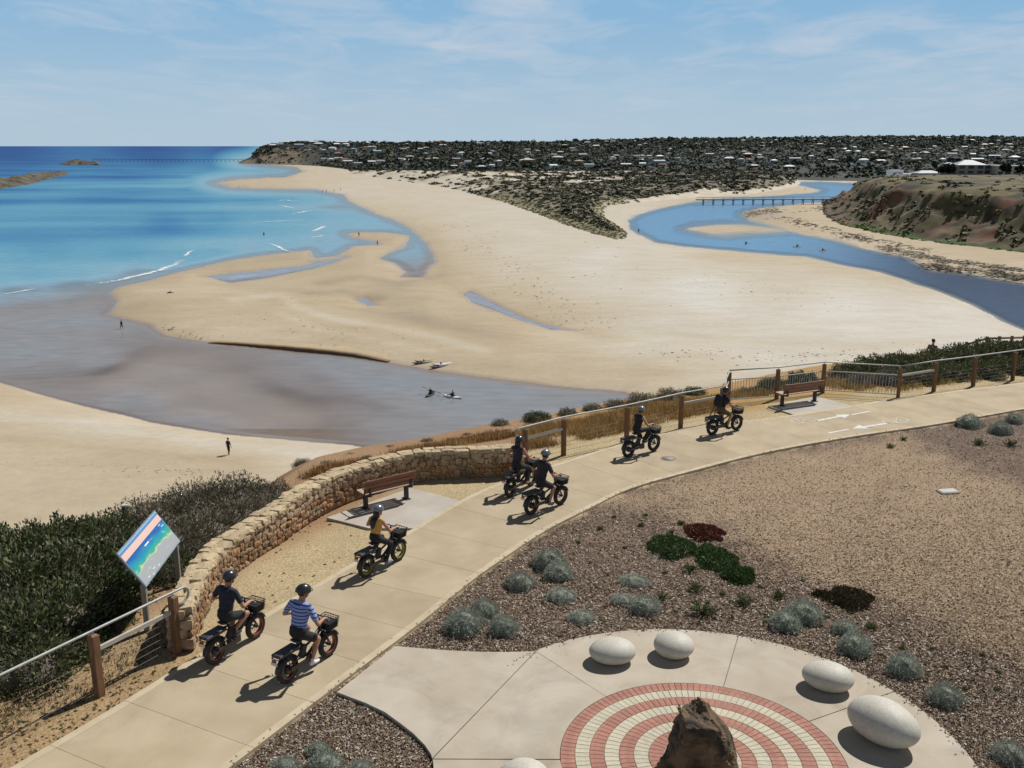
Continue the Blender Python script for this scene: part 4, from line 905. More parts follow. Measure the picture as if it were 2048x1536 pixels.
def ringpoly(cx, cy, r, w, n=14):
    out = []
    for k in range(n):
        a, b = 6.2832 * k / n, 6.2832 * (k + 1) / n
        out.append([(cx + r * math.cos(a), cy + r * math.sin(a)), (cx + (r + w) * math.cos(a), cy + (r + w) * math.sin(a)), (cx + (r + w) * math.cos(b), cy + (r + w) * math.sin(b)), (cx + r * math.cos(b), cy + r * math.sin(b))])
    return out
def barpoly(a, b, w):
    d = Vector(b) - Vector(a); n = Vector((-d.y, d.x)).normalized() * w / 2; a = Vector(a); b = Vector(b)
    return [tuple(a - n), tuple(b - n), tuple(b + n), tuple(a + n)]
BIKE = ringpoly(-.33, 0, .17, .06) + ringpoly(.33, 0, .17, .06) + [barpoly((-.33, 0), (-.12, .30), .05), barpoly((-.12, .30), (.22, .30), .05), barpoly((.22, .30), (0, 0), .05), barpoly((0, 0), (-.33, 0), .05), barpoly((.18, .42), (.33, 0), .05), barpoly((-.18, .38), (-.04, .38), .06)]
flat_mark('painted_bicycle', BIKE, (1588, 845), (1628, 838), M_PAINT_F, 'faded painted bicycle symbol on the path in front of the far bench', 'road marking')
flat_mark('painted_bicycle', BIKE, (1772, 845), (1810, 838), M_PAINT_F, 'faded painted bicycle symbol beside the arrow nearer the garden', 'road marking', flip=True)
DASH = [[(-.5, -.05), (.5, -.05), (.5, .05), (-.5, .05)]]
flat_mark('painted_dash', DASH, (1706, 829), (1738, 823), M_PAINT, 'short painted line on the sea side of the path', 'road marking')
flat_mark('painted_dash', DASH, (1658, 866), (1696, 859), M_PAINT, 'short painted line on the garden side of the path', 'road marking')

# bench pads (cast slabs beside the path)
def bench_pad(pts, label_name):
    o = MB().prism([W(*p) for p in pts][::-1], PZ - .1, PZ + .001).build('bench_pad', M_BENCHPAD); tag(o, kind='structure'); return o
bench_pad([(653,1035),(822,976),(921,1001.5),(831,1056.5),(737,1056)], 'a')
bench_pad([(1536,812),(1632,792),(1704,811.5),(1590,830)], 'b')

# ================================================================== PLAZA
def build_plaza():
    root = empty('plaza', (PL_C[0], PL_C[1], PZ)); tag(root, kind='structure')
    C = PL_C
    def pol(r, a): return np.array([C[0] + r * math.cos(a), C[1] + r * math.sin(a)])
    def ang(p): return math.atan2(p[1] - C[1], p[0] - C[0])
    # radial joints read from the photograph
    aA = ang(W(1072, 1303)); aB = ang(W(1475, 1277)); aC = ang(W(1640, 1435)); aD = ang(W(866, 1518)) 
    def sector(a0, a1, r0, r1, name='slab'):
        if a1 < a0: a1 += 2 * math.pi
        n = max(3, int((a1 - a0) / .05)); A = np.linspace(a0, a1, n + 1); g = .009
        poly = [pol(r1, a + (g / r1 if i == 0 else (-g / r1 if i == n else 0))) for i, a in enumerate(A)] + [pol(r0, a + (g / r0 if i == 0 else (-g / r0 if i == n else 0))) for i, a in list(enumerate(A))[::-1]]
        o = MB()
        # strip quads keep the ring faces planar and convex
        no = len(A); out = poly[:no]; inn = poly[no:][::-1]
        V = [(*p, 0) for p in out] + [(*p, 0) for p in inn] + [(*p, -.11) for p in out] + [(*p, -.11) for p in inn]; Fc = []
        for i in range(no - 1):
            Fc += [(i, i + 1, no + i + 1, no + i), (i + 1, i, 2 * no + i, 2 * no + i + 1), (no + i, no + i + 1, 3 * no + i + 1, 3 * no + i)]
        Fc += [(0, no, 3 * no, 2 * no), (no - 1, 3 * no - 1, 4 * no - 1, 2 * no - 1)]
        V = [(x - C[0], y - C[1], z) for x, y, z in V]
        return o.add(V, [f[::-1] for f in Fc]).build(name, M_PLAZA, root)
    r0 = BR_R + .006
    sector(aB, aA, r0, PL_R); sector(aC, aB, r0, PL_R); sector(aC - 1.15, aC, r0, PL_R); sector(aC - 2.2, aC - 1.15 , r0, PL_R)
    # apron between the ring and the path
    pA = W(1072, 1303); pE = W(787, 1291); pF = W(672, 1384); pG = W(866, 1518)
    def apron(pts, curve=None):
        V = [(p[0] - C[0], p[1] - C[1]) for p in pts]; return MB().prism(V, -.11, 0).build('slab', M_PLAZA, root)
    ring = [pol(r0, a) for a in np.linspace(aA, aD if aD > aA else aD + 2 * math.pi, 16)]
    def off(p, q, g=.009): d = np.array(q) - np.array(p); d /= np.linalg.norm(d); return d * g
    # wedge touching the brick ring, cut by the long joint A-G
    apron([np.array(pA) * .999 + np.array(pG) * .001] + [np.array(pG) + (0, .012)] + ring[::-1])
    edge_top = [W(*p) for p in [(790,1292),(850,1297),(900,1301),(960,1303.5),(1010,1304),(1050,1303)]]
    edge_bot = [W(*p) for p in [(862,1508),(850,1490),(826,1466),(800,1446),(770,1424),(730,1405),(700,1394),(674,1384)]]
    nrm = np.array([-(pG[1] - pA[1]), pG[0] - pA[0]]); nrm /= np.linalg.norm(nrm); s_ = 1 if (np.array(pF) - np.array(pA)) @ nrm > 0 else -1
    sh = nrm * s_ * .016
    apron([np.array(p) for p in edge_top] + [np.array(pA) + sh] + [np.array(pG) + sh + (0, .02)] + [np.array(p) for p in edge_bot])
    # lower slab running out of the frame
    apron([np.array(pG) - (0, .012), np.array(W(868, 1545)), np.array(W(830, 1640)), np.array(W(1000, 1760)), pol(r0, aC - 2.2 - .02)] + [pol(r0, a) for a in np.linspace(aC - 2.2 - .02, (aD if aD > aA else aD + 2 * math.pi) - 2 * math.pi + .012, 8)][1:])
    MB().lathe([(0, -.03), (PL_R - .01, -.03), (PL_R - .01, -.12)], 64).build('sub_base', M_JOINT, root)
    # brick rings
    red = mat('red_brick_paver', srgb(164, 112, 94), srgb(182, 130, 110), scale=9, rough=.85, rand=.10); cream = mat('cream_brick_paver', srgb(194, 182, 154), srgb(208, 198, 172), scale=9, rough=.85, rand=.06)
    grout = mat('brick_joint', (.22, .17, .12), (.32, .25, .18), scale=14, rough=.95)
    MB().lathe([(0, -.012), (BR_R, -.012), (BR_R, -.02)], 96).build('joint_bed', grout, root)
    band = .2355; hidden = {0: MB(), 1: MB()}; cnt = 0
    for k in range(9):
        ro = BR_R - .003 - k * band; ri = ro - band + .007
        if ri < .12: ri = .02
        n = int(round(2 * math.pi * ro / .116)); w = 2 * math.pi / n; g = .0035
        col = red if k % 2 == 0 else cream
        a0, a1 = -w / 2 + g / ro, w / 2 - g / ro; b0, b1 = -w / 2 + g / max(ri, .05), w / 2 - g / max(ri, .05)
        def corners(r, a): return (r * math.cos(a), r * math.sin(a))
        P = [corners(ro, a0), corners(ro, a1), corners(ri, b1), corners(ri, b0)]
        q = .96; cx = sum(p[0] for p in P) / 4; cy = sum(p[1] for p in P) / 4
        top = [(cx + (x - cx) * q, cy + (y - cy) * q, 0.0) for x, y in P]; mid = [(x, y, -.004) for x, y in P]; bot = [(x, y, -.05) for x, y in P]
        Fc = [(0, 1, 2, 3)] + [(i + 4, (i + 1) % 4 + 4, (i + 1) % 4, i) for i in range(4)] + [(i + 8, (i + 1) % 4 + 8, (i + 1) % 4 + 4, i + 4) for i in range(4)]
        me = MB().add(top + mid + bot, Fc).mesh('brick', col)
        for i in range(n):
            a = w * i; cxw = C[0] + (ro + ri) / 2 * math.cos(a); cyw = C[1] + (ro + ri) / 2 * math.sin(a)
            zc = cyw * CP - (PZ - CAMZ) * SP; py = 768 + FPX * (-cyw * SP - (PZ - CAMZ) * CP) / zc
            if py < 1556 and k < 7 and cnt < 300:
                o = link_mesh('brick', me, root); o.rotation_euler.z = a; o.location.z = random.uniform(-.0015, .0015); cnt += 1
            else:
                c, s_ = math.cos(a), math.sin(a); hidden[k % 2].add([(x * c - y * s_, x * s_ + y * c, z) for x, y, z in top + mid + bot], Fc)
    for q, m in ((0, red), (1, cream)): tag(hidden[q].build('brick_field', m, root), kind='stuff')
build_plaza()

# ================================================================== STONE WALL
M_STONE = mat('sandstone', srgb(132, 92, 58), srgb(190, 150, 100), scale=4, rough=.92, rand=.36, hrand=.012, bump=.8, bscale=14, coord='OBJECT')
M_CAP = mat('pale_sandstone_cap', srgb(178, 154, 116), srgb(206, 184, 146), scale=5, rough=.92, rand=.14, bump=.7, bscale=14)
M_MORTAR = mat('wall_mortar', srgb(150, 120, 84), srgb(180, 150, 108), scale=6, rough=.95, coord='WORLD')
WALL_LINE = catmull([W(*p) for p in [(388,1296),(410,1235),(440,1180),(480,1140),(560,1085),(650,1022),(740,985),(830,962),(920,955),(1000,952),(1046,948)]], 0.05)
def build_wall():
    root = empty('stone_wall', (WALL_LINE[0][0], WALL_LINE[0][1], PZ)); tag(root, 'curved low wall of rough golden stones with pale capping behind the bench', 'wall')
    O = np.array(WALL_LINE[0]); P = WALL_LINE - O; T = np.gradient(P, axis=0)
    for _ in range(20): T[1:-1] = (T[:-2] + T[1:-1] * 2 + T[2:]) / 4
    T /= np.linalg.norm(T, axis=1)[:, None]; Nn = np.c_[-T[:, 1], T[:, 0]]; s = np.r_[0, np.cumsum(np.linalg.norm(np.diff(P, axis=0), axis=1))]; L = s[-1]
    H = .81; TH = .46; r = random.Random(5)
    def pos(q, o): return (np.interp(q, s, P[:, 0]) + np.interp(q, s, Nn[:, 0]) * o, np.interp(q, s, P[:, 1]) + np.interp(q, s, Nn[:, 1]) * o)
    def dirang(q): return math.atan2(np.interp(q, s, T[:, 1]), np.interp(q, s, T[:, 0]))
    # mortar core
    qs = np.linspace(0.03, L - .03, 120); V = []
    for q in qs:
        for o, z in ((.05, -.15), (.05, H - .06), (TH - .05, H - .06), (TH - .05, -.35)): x, y = pos(q, o); V.append((x, y, z))
    Fc = []
    for i in range(len(qs) - 1):
        for k in range(4): a = i * 4 + k; b = i * 4 + (k + 1) % 4; Fc.append((a, b, b + 4, a + 4))
    Fc += [(0, 1, 2, 3), tuple(len(V) - 4 + k for k in (3, 2, 1, 0))]
    MB().add(V, Fc).build('mortar_core', M_MORTAR, root)
    def stone_mesh(seed, m):
        rr = random.Random(seed); bm = bmesh.new(); bmesh.ops.create_cube(bm, size=1.0); bmesh.ops.subdivide_edges(bm, edges=list(bm.edges), cuts=1, use_grid_fill=True)
        for v in bm.verts:
            v.co = Vector((v.co.x, v.co.y, v.co.z)); l = max(abs(v.co.x), abs(v.co.y), abs(v.co.z))
            cornerness = (abs(v.co.x) + abs(v.co.y) + abs(v.co.z)) - .5
            v.co *= 1 - .20 * max(0, cornerness) + rr.uniform(-.13, .13)
        me = bpy.data.meshes.new('stone'); bm.to_mesh(me); bm.free(); me.materials.append(m); return me
    sm = [stone_mesh(i, M_STONE) for i in range(9)]; cm = [stone_mesh(50 + i, M_CAP) for i in range(6)]
    cnt = 0; rest = MB()
    def put(name, me, x, y, z, sx, sy, sz, a, tilt=0):
        nonlocal cnt
        if cnt < 300:
            o = link_mesh(name, me, root); o.location = (x, y, z); o.rotation_euler = (r.uniform(-.06, .06), tilt, a); o.scale = (sx, sy, sz); cnt += 1
        else:
            Mx = Matrix.Translation((x, y, z)) @ Euler((0, tilt, a)).to_matrix().to_4x4() @ Matrix.Diagonal((sx, sy, sz, 1)); rest.add([Mx @ v.co for v in me.vertices], [tuple(p.vertices) for p in me.polygons])
    # capping: two uneven rows
    for row, (o, wdt) in enumerate(((.13, .27), (.36, .24))):
        q = 0.0
        while q < L - .05:
            ln = r.uniform(.16, .44); ln = min(ln, L - q); x, y = pos(q + ln / 2, o + r.uniform(-.03, .03)); put('cap_stone', r.choice(cm), x, y, H - .045 + r.uniform(-.025, .025), ln * 1.08, wdt * r.uniform(1.0, 1.2), .16, dirang(q + ln / 2) + r.uniform(-.12, .12)); q += ln
    # face stones in broken courses
    z = -.04; row = 0
    while z < H - .13:
        hgt = min(r.uniform(.11, .21), H - .10 - z + .04); q = r.uniform(-.1, 0)
        while q < L:
            ln = r.choice((r.uniform(.11, .22), r.uniform(.18, .38))); qq = min(q + ln / 2, L - .02); x, y = pos(qq, .055 + r.uniform(-.012, .02))
            hh = hgt * r.uniform(.86, 1.12); put('stone', r.choice(sm), x, y, z + hgt / 2 + r.uniform(-.035, .035), ln * r.uniform(.9, 1.04), .15, hh, dirang(qq) + r.uniform(-.08, .08), r.uniform(-.24, .24)); q += ln
        z += hgt * .97; row += 1
    # near end
    for k in range(4):
        x, y = pos(0.02, .12 + .12 * (k % 2)); put('stone', sm[k], x, y, .12 + .2 * k, .2, .3, .22, dirang(0))
    # outer face, seen only from the sea side
    for zz in (.05, .27, .48, .68):
        q = 0.0
        while q < L:
            ln = r.uniform(.25, .5); x, y = pos(min(q + ln / 2, L), TH - .05); m_ = r.choice(sm)
            Mx = Matrix.Translation((x, y, zz)) @ Euler((0, 0, dirang(min(q + ln / 2, L)))).to_matrix().to_4x4() @ Matrix.Diagonal((ln, .2, .22, 1)); rest.add([Mx @ v.co for v in m_.vertices], [tuple(p.vertices) for p in m_.polygons]); q += ln
    tag(rest.build('stone_backing', M_STONE, root), kind='stuff')
build_wall()
# ================================================================== FENCES
M_POST = mat('hardwood_post', srgb(112, 80, 54), srgb(146, 106, 70), scale=3, rough=.85, stretch=(6, 6, 1), bump=.3, bscale=12, rand=.08)
M_RAIL = mat('galvanised_rail', srgb(164, 162, 154), srgb(184, 182, 174), scale=6, rough=.55, metallic=.25)
M_BRACE = mat('pale_timber_rail', srgb(190, 178, 158), srgb(210, 200, 182), scale=4, rough=.8, stretch=(1, 6, 6))
M_WIRE = mat('stainless_wire', srgb(120, 118, 114), None, rough=.6, metallic=.3)
M_BAL = mat('galvanised_baluster', srgb(176, 178, 172), srgb(190, 192, 186), rough=.45, metallic=.6)
POST_H = 1.18
def gz(x, y): return float(ground_z(np.array([x]), np.array([y]))[0][0])
def fence(posts, label, rail=True, braces=(), panels=(), wires=(), ends=(0, 0), shift=.0, width=.13, skip=()):
    """posts: world (x,y); braces/panels/wires: bay numbers; handrail runs over all posts"""
    Pw = [Vector((x, y, PZ - .04)) for x, y in posts]; O = Pw[0]; e = empty('fence', O); tag(e, label, 'fence')
    Q = [p - O for p in Pw]
    for i, p in enumerate(Q):
        if i in skip: continue
        d = (Q[min(i + 1, len(Q) - 1)] - Q[max(i - 1, 0)]); a = math.atan2(d.y, d.x)
        po = MB().rbox((0, 0, POST_H / 2 - .15), (width, width, POST_H + .3), .012).build('post', M_POST, e); po.location = p; po.rotation_euler.z = a + random.uniform(-.03, .03)
        if rail: br = MB().tube([(0, 0, POST_H - .02), (0, 0, POST_H + .07)], .012, 6).rbox((0, 0, POST_H + .004), (.09, .05, .008), .002).build('bracket', M_RAIL, po)
    def inward(i, o):
        d = (Q[i + 1] - Q[i]).normalized(); return Vector((d.y, -d.x, 0)) * o
    if rail:
        pts = [q + Vector((0, 0, POST_H + .08)) for q in Q]
        if ends[0]:
            d = (pts[0] - pts[1]).normalized(); a = pts[0] + d * .28
            pts = [a + Vector((0, 0, -.30)) - d * .22, a + Vector((0, 0, -.30)) - d * .05, a + d * .07 + Vector((0, 0, -.24)), a + d * .10 + Vector((0, 0, -.15)), a + d * .07 + Vector((0, 0, -.05)), a] + pts
        if ends[1]:
            d = (pts[-1] - pts[-2]).normalized(); a = pts[-1] + d * .28
            pts = pts + [a, a + d * .07 + Vector((0, 0, -.05)), a + d * .10 + Vector((0, 0, -.15)), a + d * .07 + Vector((0, 0, -.24)), a + Vector((0, 0, -.30)) - d * .05, a + Vector((0, 0, -.30)) - d * .22]
        MB().tube(pts, .026, 8).build('handrail', M_RAIL, e)
    for i in braces:
        a, b = Q[i], Q[i + 1]; d = (b - a); L = d.length - width; m = MB().rbox((0, 0, 0), (L - .01, .045, .09), .006).build('brace_rail', M_BRACE, e)
        m.location = (a + b) / 2 + Vector((0, 0, .88)); m.rotation_euler.z = math.atan2(d.y, d.x)
    for i in wires:
        a, b = Q[i], Q[i + 1]
        for k in range(5):
            zz = .16 + .14 * k; MB().tube([a + Vector((0, 0, zz)), (a + b) / 2 + Vector((0, 0, zz - .006)), b + Vector((0, 0, zz))], .004, 5).build('wire', M_WIRE, e)
    for i in panels:
        a, b = Q[i], Q[i + 1]; d = b - a; L = d.length - width - .04; ang = math.atan2(d.y, d.x); mid = (a + b) / 2
        for zz in (.12, .90):
            o = MB().rbox((0, 0, 0), (L, .035, .035), .004).build('panel_rail', M_BAL, e); o.location = mid + Vector((0, 0, zz)); o.rotation_euler.z = ang
        n = int(L / .115); bm_ = MB().tube([(0, 0, .13), (0, 0, .89)], .010, 6).mesh('baluster', M_BAL)
        for k in range(n):
            o = link_mesh('baluster', bm_, e); o.location = a + d.normalized() * (width / 2 + .02 + L * (k + .5) / n)
    return e
p1 = W(199, 1386); p2 = W(355, 1301); dd = (p1[0] - p2[0], p1[1] - p2[1])
fence([p2, p1, (p1[0] + 1.3 * dd[0], p1[1] + 1.3 * dd[1]), (p1[0] + 2.4 * dd[0], p1[1] + 2.4 * dd[1])], 'post and steel handrail fence by the map sign with looped rail end', braces=(0,), wires=(0, 1, 2), ends=(1, 0), width=.15)
fence([W(1050, 930), W(1127, 908), W(1253, 881), W(1361, 854), W(1442, 838)], 'post and steel handrail fence behind the riders from wall to lookout', braces=(0, 3), wires=(0, 1, 2, 3), ends=(1, 0))
fence([W(1456, 803), W(1553, 796), W(1645, 784), W(1796, 793)], 'lookout fence with panels of thin upright bars round the far bench', panels=(0, 1, 2))
fence([W(1797, 793), W(1867, 781), W(1946, 770), W(2025, 758), W(2104, 746), W(2185, 735), W(2270, 724)], 'post and handrail fence running off to the right beyond the lookout', braces=(0,), wires=(0, 1, 2, 3, 4, 5), skip=(0,))
def return_rail():
    a = Vector((*W(1442, 838), 0)); b = Vector((*W(1456, 803), 0)); e = empty('fence_return_rail', (a.x, a.y, PZ - .04)); tag(e, 'steel rail turning back from the path fence to the lookout', 'rail')
    d = b - a; u = d.normalized(); f = a * 0 + u * .10; g_ = d - u * .10
    MB().tube([f + Vector((0, 0, POST_H + .05)), g_ + Vector((0, 0, POST_H + .05))], .026, 8).build('handrail', M_RAIL, e)
    MB().tube([f + Vector((0, 0, .86)), g_ + Vector((0, 0, .86))], .022, 8).build('brace_rail', M_BAL, e)
return_rail()

# ================================================================== BENCHES
M_SLAT = mat('bench_slat', srgb(112, 66, 46), srgb(142, 88, 60), scale=3, rough=.6, stretch=(1, 8, 8), bump=.2, bscale=20, rand=.08)
M_STEEL = mat('black_steel', (.018, .018, .02), (.03, .03, .032), rough=.5)
M_SEATTOP = mat('seat_slat', srgb(182, 158, 134), srgb(200, 178, 152), scale=3, rough=.55, stretch=(1, 8, 8), rand=.06)
def bench(la, lb, label):
    a = Vector((*W(*la), 0)); b = Vector((*W(*lb), 0)); d = b - a; L = d.length; e = empty('bench', ((a.x + b.x) / 2, (a.y + b.y) / 2, PZ), math.atan2(d.y, d.x)); tag(e, label, 'bench')
    half = L / 2 + .16
    for s in (-1, 1):
        x = s * L / 2
        m = MB().rbox((x, -.02, .21), (.09, .14, .44), .01).rbox((x, .0, .415), (.07, .50, .05), .01)
        m.rbox((x, -.27, .64), (.06, .05, .46), .008, (-.22, 0, 0)).rbox((x, -.02, .010), (.16, .26, .018), .004); m.build('leg', M_STEEL, e)
        xa = s * (half - .02)
        MB().tube([(xa, -.24, .45), (xa, -.27, .62), (xa, -.1, .66), (xa, .20, .66), (xa, .26, .60), (xa, .24, .45)], .018, 7).build('armrest', M_STEEL, e)
    for k in range(4): MB().rbox((0, -.15 + .125 * k, .462), (2 * half - .08, .11, .035), .008).build('seat_slat', M_SEATTOP, e)
    for k in range(3): MB().rbox((0, -.243 - .035 * k, .565 + .128 * k), (2 * half, .035, .120), .008, (.26, 0, 0)).build('back_slat', M_SLAT, e)
    return e
bench((731, 1017), (812, 997), 'timber slat bench with its back to the path beside the curved stone wall')
bench((1563, 811), (1628, 802), 'timber slat bench at the lookout inside the barred fence')

# ================================================================== MAP SIGN
def sign_material():
    m = bpy.data.materials.new('printed_coast_map'); m.use_nodes = True; nt = m.node_tree; nt.nodes.clear(); N = nt.nodes.new; L = nt.links.new
    out = N('ShaderNodeOutputMaterial'); p = N('ShaderNodeBsdfPrincipled'); L(p.outputs[0], out.inputs[0]); p.inputs['Roughness'].default_value = .35
    tc = N('ShaderNodeTexCoord'); sx = N('ShaderNodeSeparateXYZ'); L(tc.outputs['Object'], sx.inputs[0])     # x -.5..+.5 along, y 0..1 up
    nz = N('ShaderNodeTexNoise'); L(tc.outputs['Object'], nz.inputs['Vector']); nz.inputs['Scale'].default_value = 5; nz.inputs['Detail'].default_value = 5
    wob = N('ShaderNodeMath'); wob.operation = 'MULTIPLY_ADD'; L(nz.outputs[0], wob.inputs[0]); wob.inputs[1].default_value = .34; L(sx.outputs['Y'], wob.inputs[2])
    off = N('ShaderNodeMath'); off.operation = 'SUBTRACT'; L(wob.outputs[0], off.inputs[0]); off.inputs[1].default_value = .17
    cr = N('ShaderNodeValToRGB'); L(off.outputs[0], cr.inputs[0]); cr.color_ramp.elements[0].position = 0; cr.color_ramp.elements[0].color = (*srgb(168, 168, 164), 1)
    E_ = cr.color_ramp.elements; E_[1].position = 1; E_[1].color = (*srgb(26, 90, 160), 1)
    for pos, c in ((.335, (170, 170, 166)), (.35, (206, 214, 170)), (.39, (70, 170, 130)), (.47, (30, 160, 158)), (.60, (30, 128, 176)), (.70, (24, 92, 160))):
        q = E_.new(pos); q.color = (*srgb(*c), 1)
    # header: blue title band over a pale sunset strip
    st = N('ShaderNodeValToRGB'); L(sx.outputs['Y'], st.inputs[0]); st.color_ramp.interpolation = 'CONSTANT'; e2 = st.color_ramp.elements; e2[0].color = (*srgb(236, 196, 176), 1); e2[0].position = 0; e2[1].position = .91; e2[1].color = (*srgb(84, 138, 182), 1); q = e2.new(.965); q.color = (*srgb(150, 190, 214), 1)
    n3 = N('ShaderNodeTexNoise'); L(tc.outputs['Object'], n3.inputs['Vector']); n3.inputs['Scale'].default_value = 6
    sun_ = N('ShaderNodeMix'); sun_.data_type = 'RGBA'; sun_.blend_type = 'OVERLAY'; sun_.inputs['Factor'].default_value = .5; L(st.outputs[0], sun_.inputs['A']); L(n3.outputs['Color'], sun_.inputs['B'])
    gt = N('ShaderNodeMath'); gt.operation = 'GREATER_THAN'; L(sx.outputs['Y'], gt.inputs[0]); gt.inputs[1].default_value = .74
    mx = N('ShaderNodeMix'); mx.data_type = 'RGBA'; L(gt.outputs[0], mx.inputs['Factor']); L(cr.outputs[0], mx.inputs['A']); L(st.outputs[0], mx.inputs['B'])
    # pale reef contours
    n4 = N('ShaderNodeTexNoise'); L(tc.outputs['Object'], n4.inputs['Vector']); n4.inputs['Scale'].default_value = 9; n4.inputs['Detail'].default_value = 3
    rg = N('ShaderNodeMapRange'); L(n4.outputs[0], rg.inputs[0]); rg.inputs[1].default_value = .60; rg.inputs[2].default_value = .68; rg.inputs[4].default_value = .45
    lt = N('ShaderNodeMath'); lt.operation = 'LESS_THAN'; L(sx.outputs['Y'], lt.inputs[0]); lt.inputs[1].default_value = .70
    rm = N('ShaderNodeMath'); rm.operation = 'MULTIPLY'; L(rg.outputs[0], rm.inputs[0]); L(lt.outputs[0], rm.inputs[1])
    m5 = N('ShaderNodeMix'); m5.data_type = 'RGBA'; L(rm.outputs[0], m5.inputs['Factor']); L(mx.outputs['Result'], m5.inputs['A']); m5.inputs['B'].default_value = (*srgb(190, 220, 216), 1)
    L(m5.outputs['Result'], p.inputs['Base Color']); return m
M_ALU = mat('sign_aluminium', srgb(150, 160, 170), srgb(168, 176, 184), rough=.4, metallic=.5)
M_SPOST = mat('sign_post_timber', srgb(150, 138, 122), srgb(172, 160, 142), scale=3, rough=.8, stretch=(6, 6, 1))
M_DOT = mat('printed_white', srgb(230, 232, 230), None, rough=.4)
def map_sign():
    a = Vector((*W(301, 1257), 0)); b = Vector((*W(363, 1164), 0)); d = (b - a); L = d.length; e = empty('map_sign', (a.x, a.y, PZ - .12), math.atan2(d.y, d.x)); tag(e, 'tilted coast map board on two posts behind the stone wall end', 'sign')
    for x in (0.0, L): MB().rbox((x, .06, .49), (.10, .10, 1.24), .01).build('post', M_SPOST, e)
    tilt = math.radians(55); Hh = .84
    R = Matrix.Rotation(tilt, 3, 'X')
    bd = MB().rbox((L / 2, 0, 0), (L + .18, Hh + .06, .04), .006); o = bd.build('board', M_ALU, e); o.location = (0, Hh / 2 * math.cos(tilt), 1.08 + Hh / 2 * math.sin(tilt)); o.rotation_euler = (tilt, 0, 0)
    me = MB().add([(-.5, 0, 0), (.5, 0, 0), (.5, 1, 0), (-.5, 1, 0)], [(0, 1, 2, 3)]).mesh('printed_map', sign_material()); f = link_mesh('printed_map', me, o); f.location = (L / 2, -Hh / 2, .0225); f.scale = (L + .12, Hh, 1)
    MB().rbox((L / 2 - .05, .11, .0245), (.26, .03, .002), .0005).build('title_bar', M_DOT, o)
    for k, (x, y, w) in enumerate(((.25, -.36, .10), (.45, -.40, .07), (.62, -.33, .12), (.85, -.38, .08), (L - .2, .16, .14), (L - .12, .10, .12))): MB().rbox((x, y, .0245), (w, .016, .002), .0005).build('caption_bar', M_DOT, o)
map_sign()
M_BOLCAP = mat('bollard_cap', srgb(196, 192, 180), None, rough=.6)
def bollard():
    p = at(255, 1062, PZ - .6); e = empty('bollard', p); tag(e, 'short dark post with pale cap among the coastal scrub', 'bollard')
    MB().rbox((0, 0, .35), (.13, .13, .7), .01).build('post', M_STEEL, e); MB().rbox((0, 0, .73), (.16, .16, .06), .012).build('cap', M_BOLCAP, e)
bollard()

# ================================================================== PEBBLE SEATS AND CENTRE ROCK
M_PEB = mat('polished_terrazzo', srgb(192, 184, 164), srgb(216, 208, 190), scale=26, rough=.55, detail=10, lo=.25, hi=.75, spec=.35, bump=.25, bscale=60, stain=(2.5, .16))
def pebble(px, py, a, b, c, rz, label, tilt=0.0):
    bm = bmesh.new(); bmesh.ops.create_icosphere(bm, subdivisions=5, radius=1.0); ph = random.uniform(0, 6)
    for v in bm.verts:
        x, y, z = v.co; f = 1 + .035 * math.sin(2.1 * x + ph) + .03 * math.cos(1.7 * y - ph)
        zz = math.copysign(abs(z) ** 1.06, z)
        v.co = Vector((x * a * f, y * b * f, max(zz * c * f, -c * .93)))
    me = bpy.data.meshes.new('pebble_seat'); bm.to_mesh(me); bm.free(); me.materials.append(M_PEB); me.polygons.foreach_set('use_smooth', [True] * len(me.polygons))
    o = link_mesh('pebble_seat', me); p = at(px, py, PZ); o.location = (p.x, p.y, PZ + c * .925); o.rotation_euler = (0, tilt, rz); return tag(o, label, 'pebble seat', 'smooth pebble seats round the brick circle')
pebble(1223, 1321, .43, .38, .225, .1, 'smooth pale pebble seat, leftmost of those round the brick circle in full view')
pebble(1347, 1311, .40, .36, .232, -.5, 'smooth pale pebble seat beside the leftmost one')
pebble(1653, 1374, .44, .38, .24, -.4, 'smooth pale pebble seat next to the biggest one')
pebble(1766, 1480, .63, .44, .36, -.95, 'biggest egg shaped pebble seat near the right edge of the plaza')
pebble(1044, 1592, .42, .38, .28, .2, 'pebble seat mostly cut off by the bottom of the picture')
M_ROCK = mat('rusty_rock', srgb(44, 38, 33), srgb(122, 98, 70), scale=3.2, rough=.9, bump=1.0, bscale=9, detail=10, lo=.35, hi=.62)
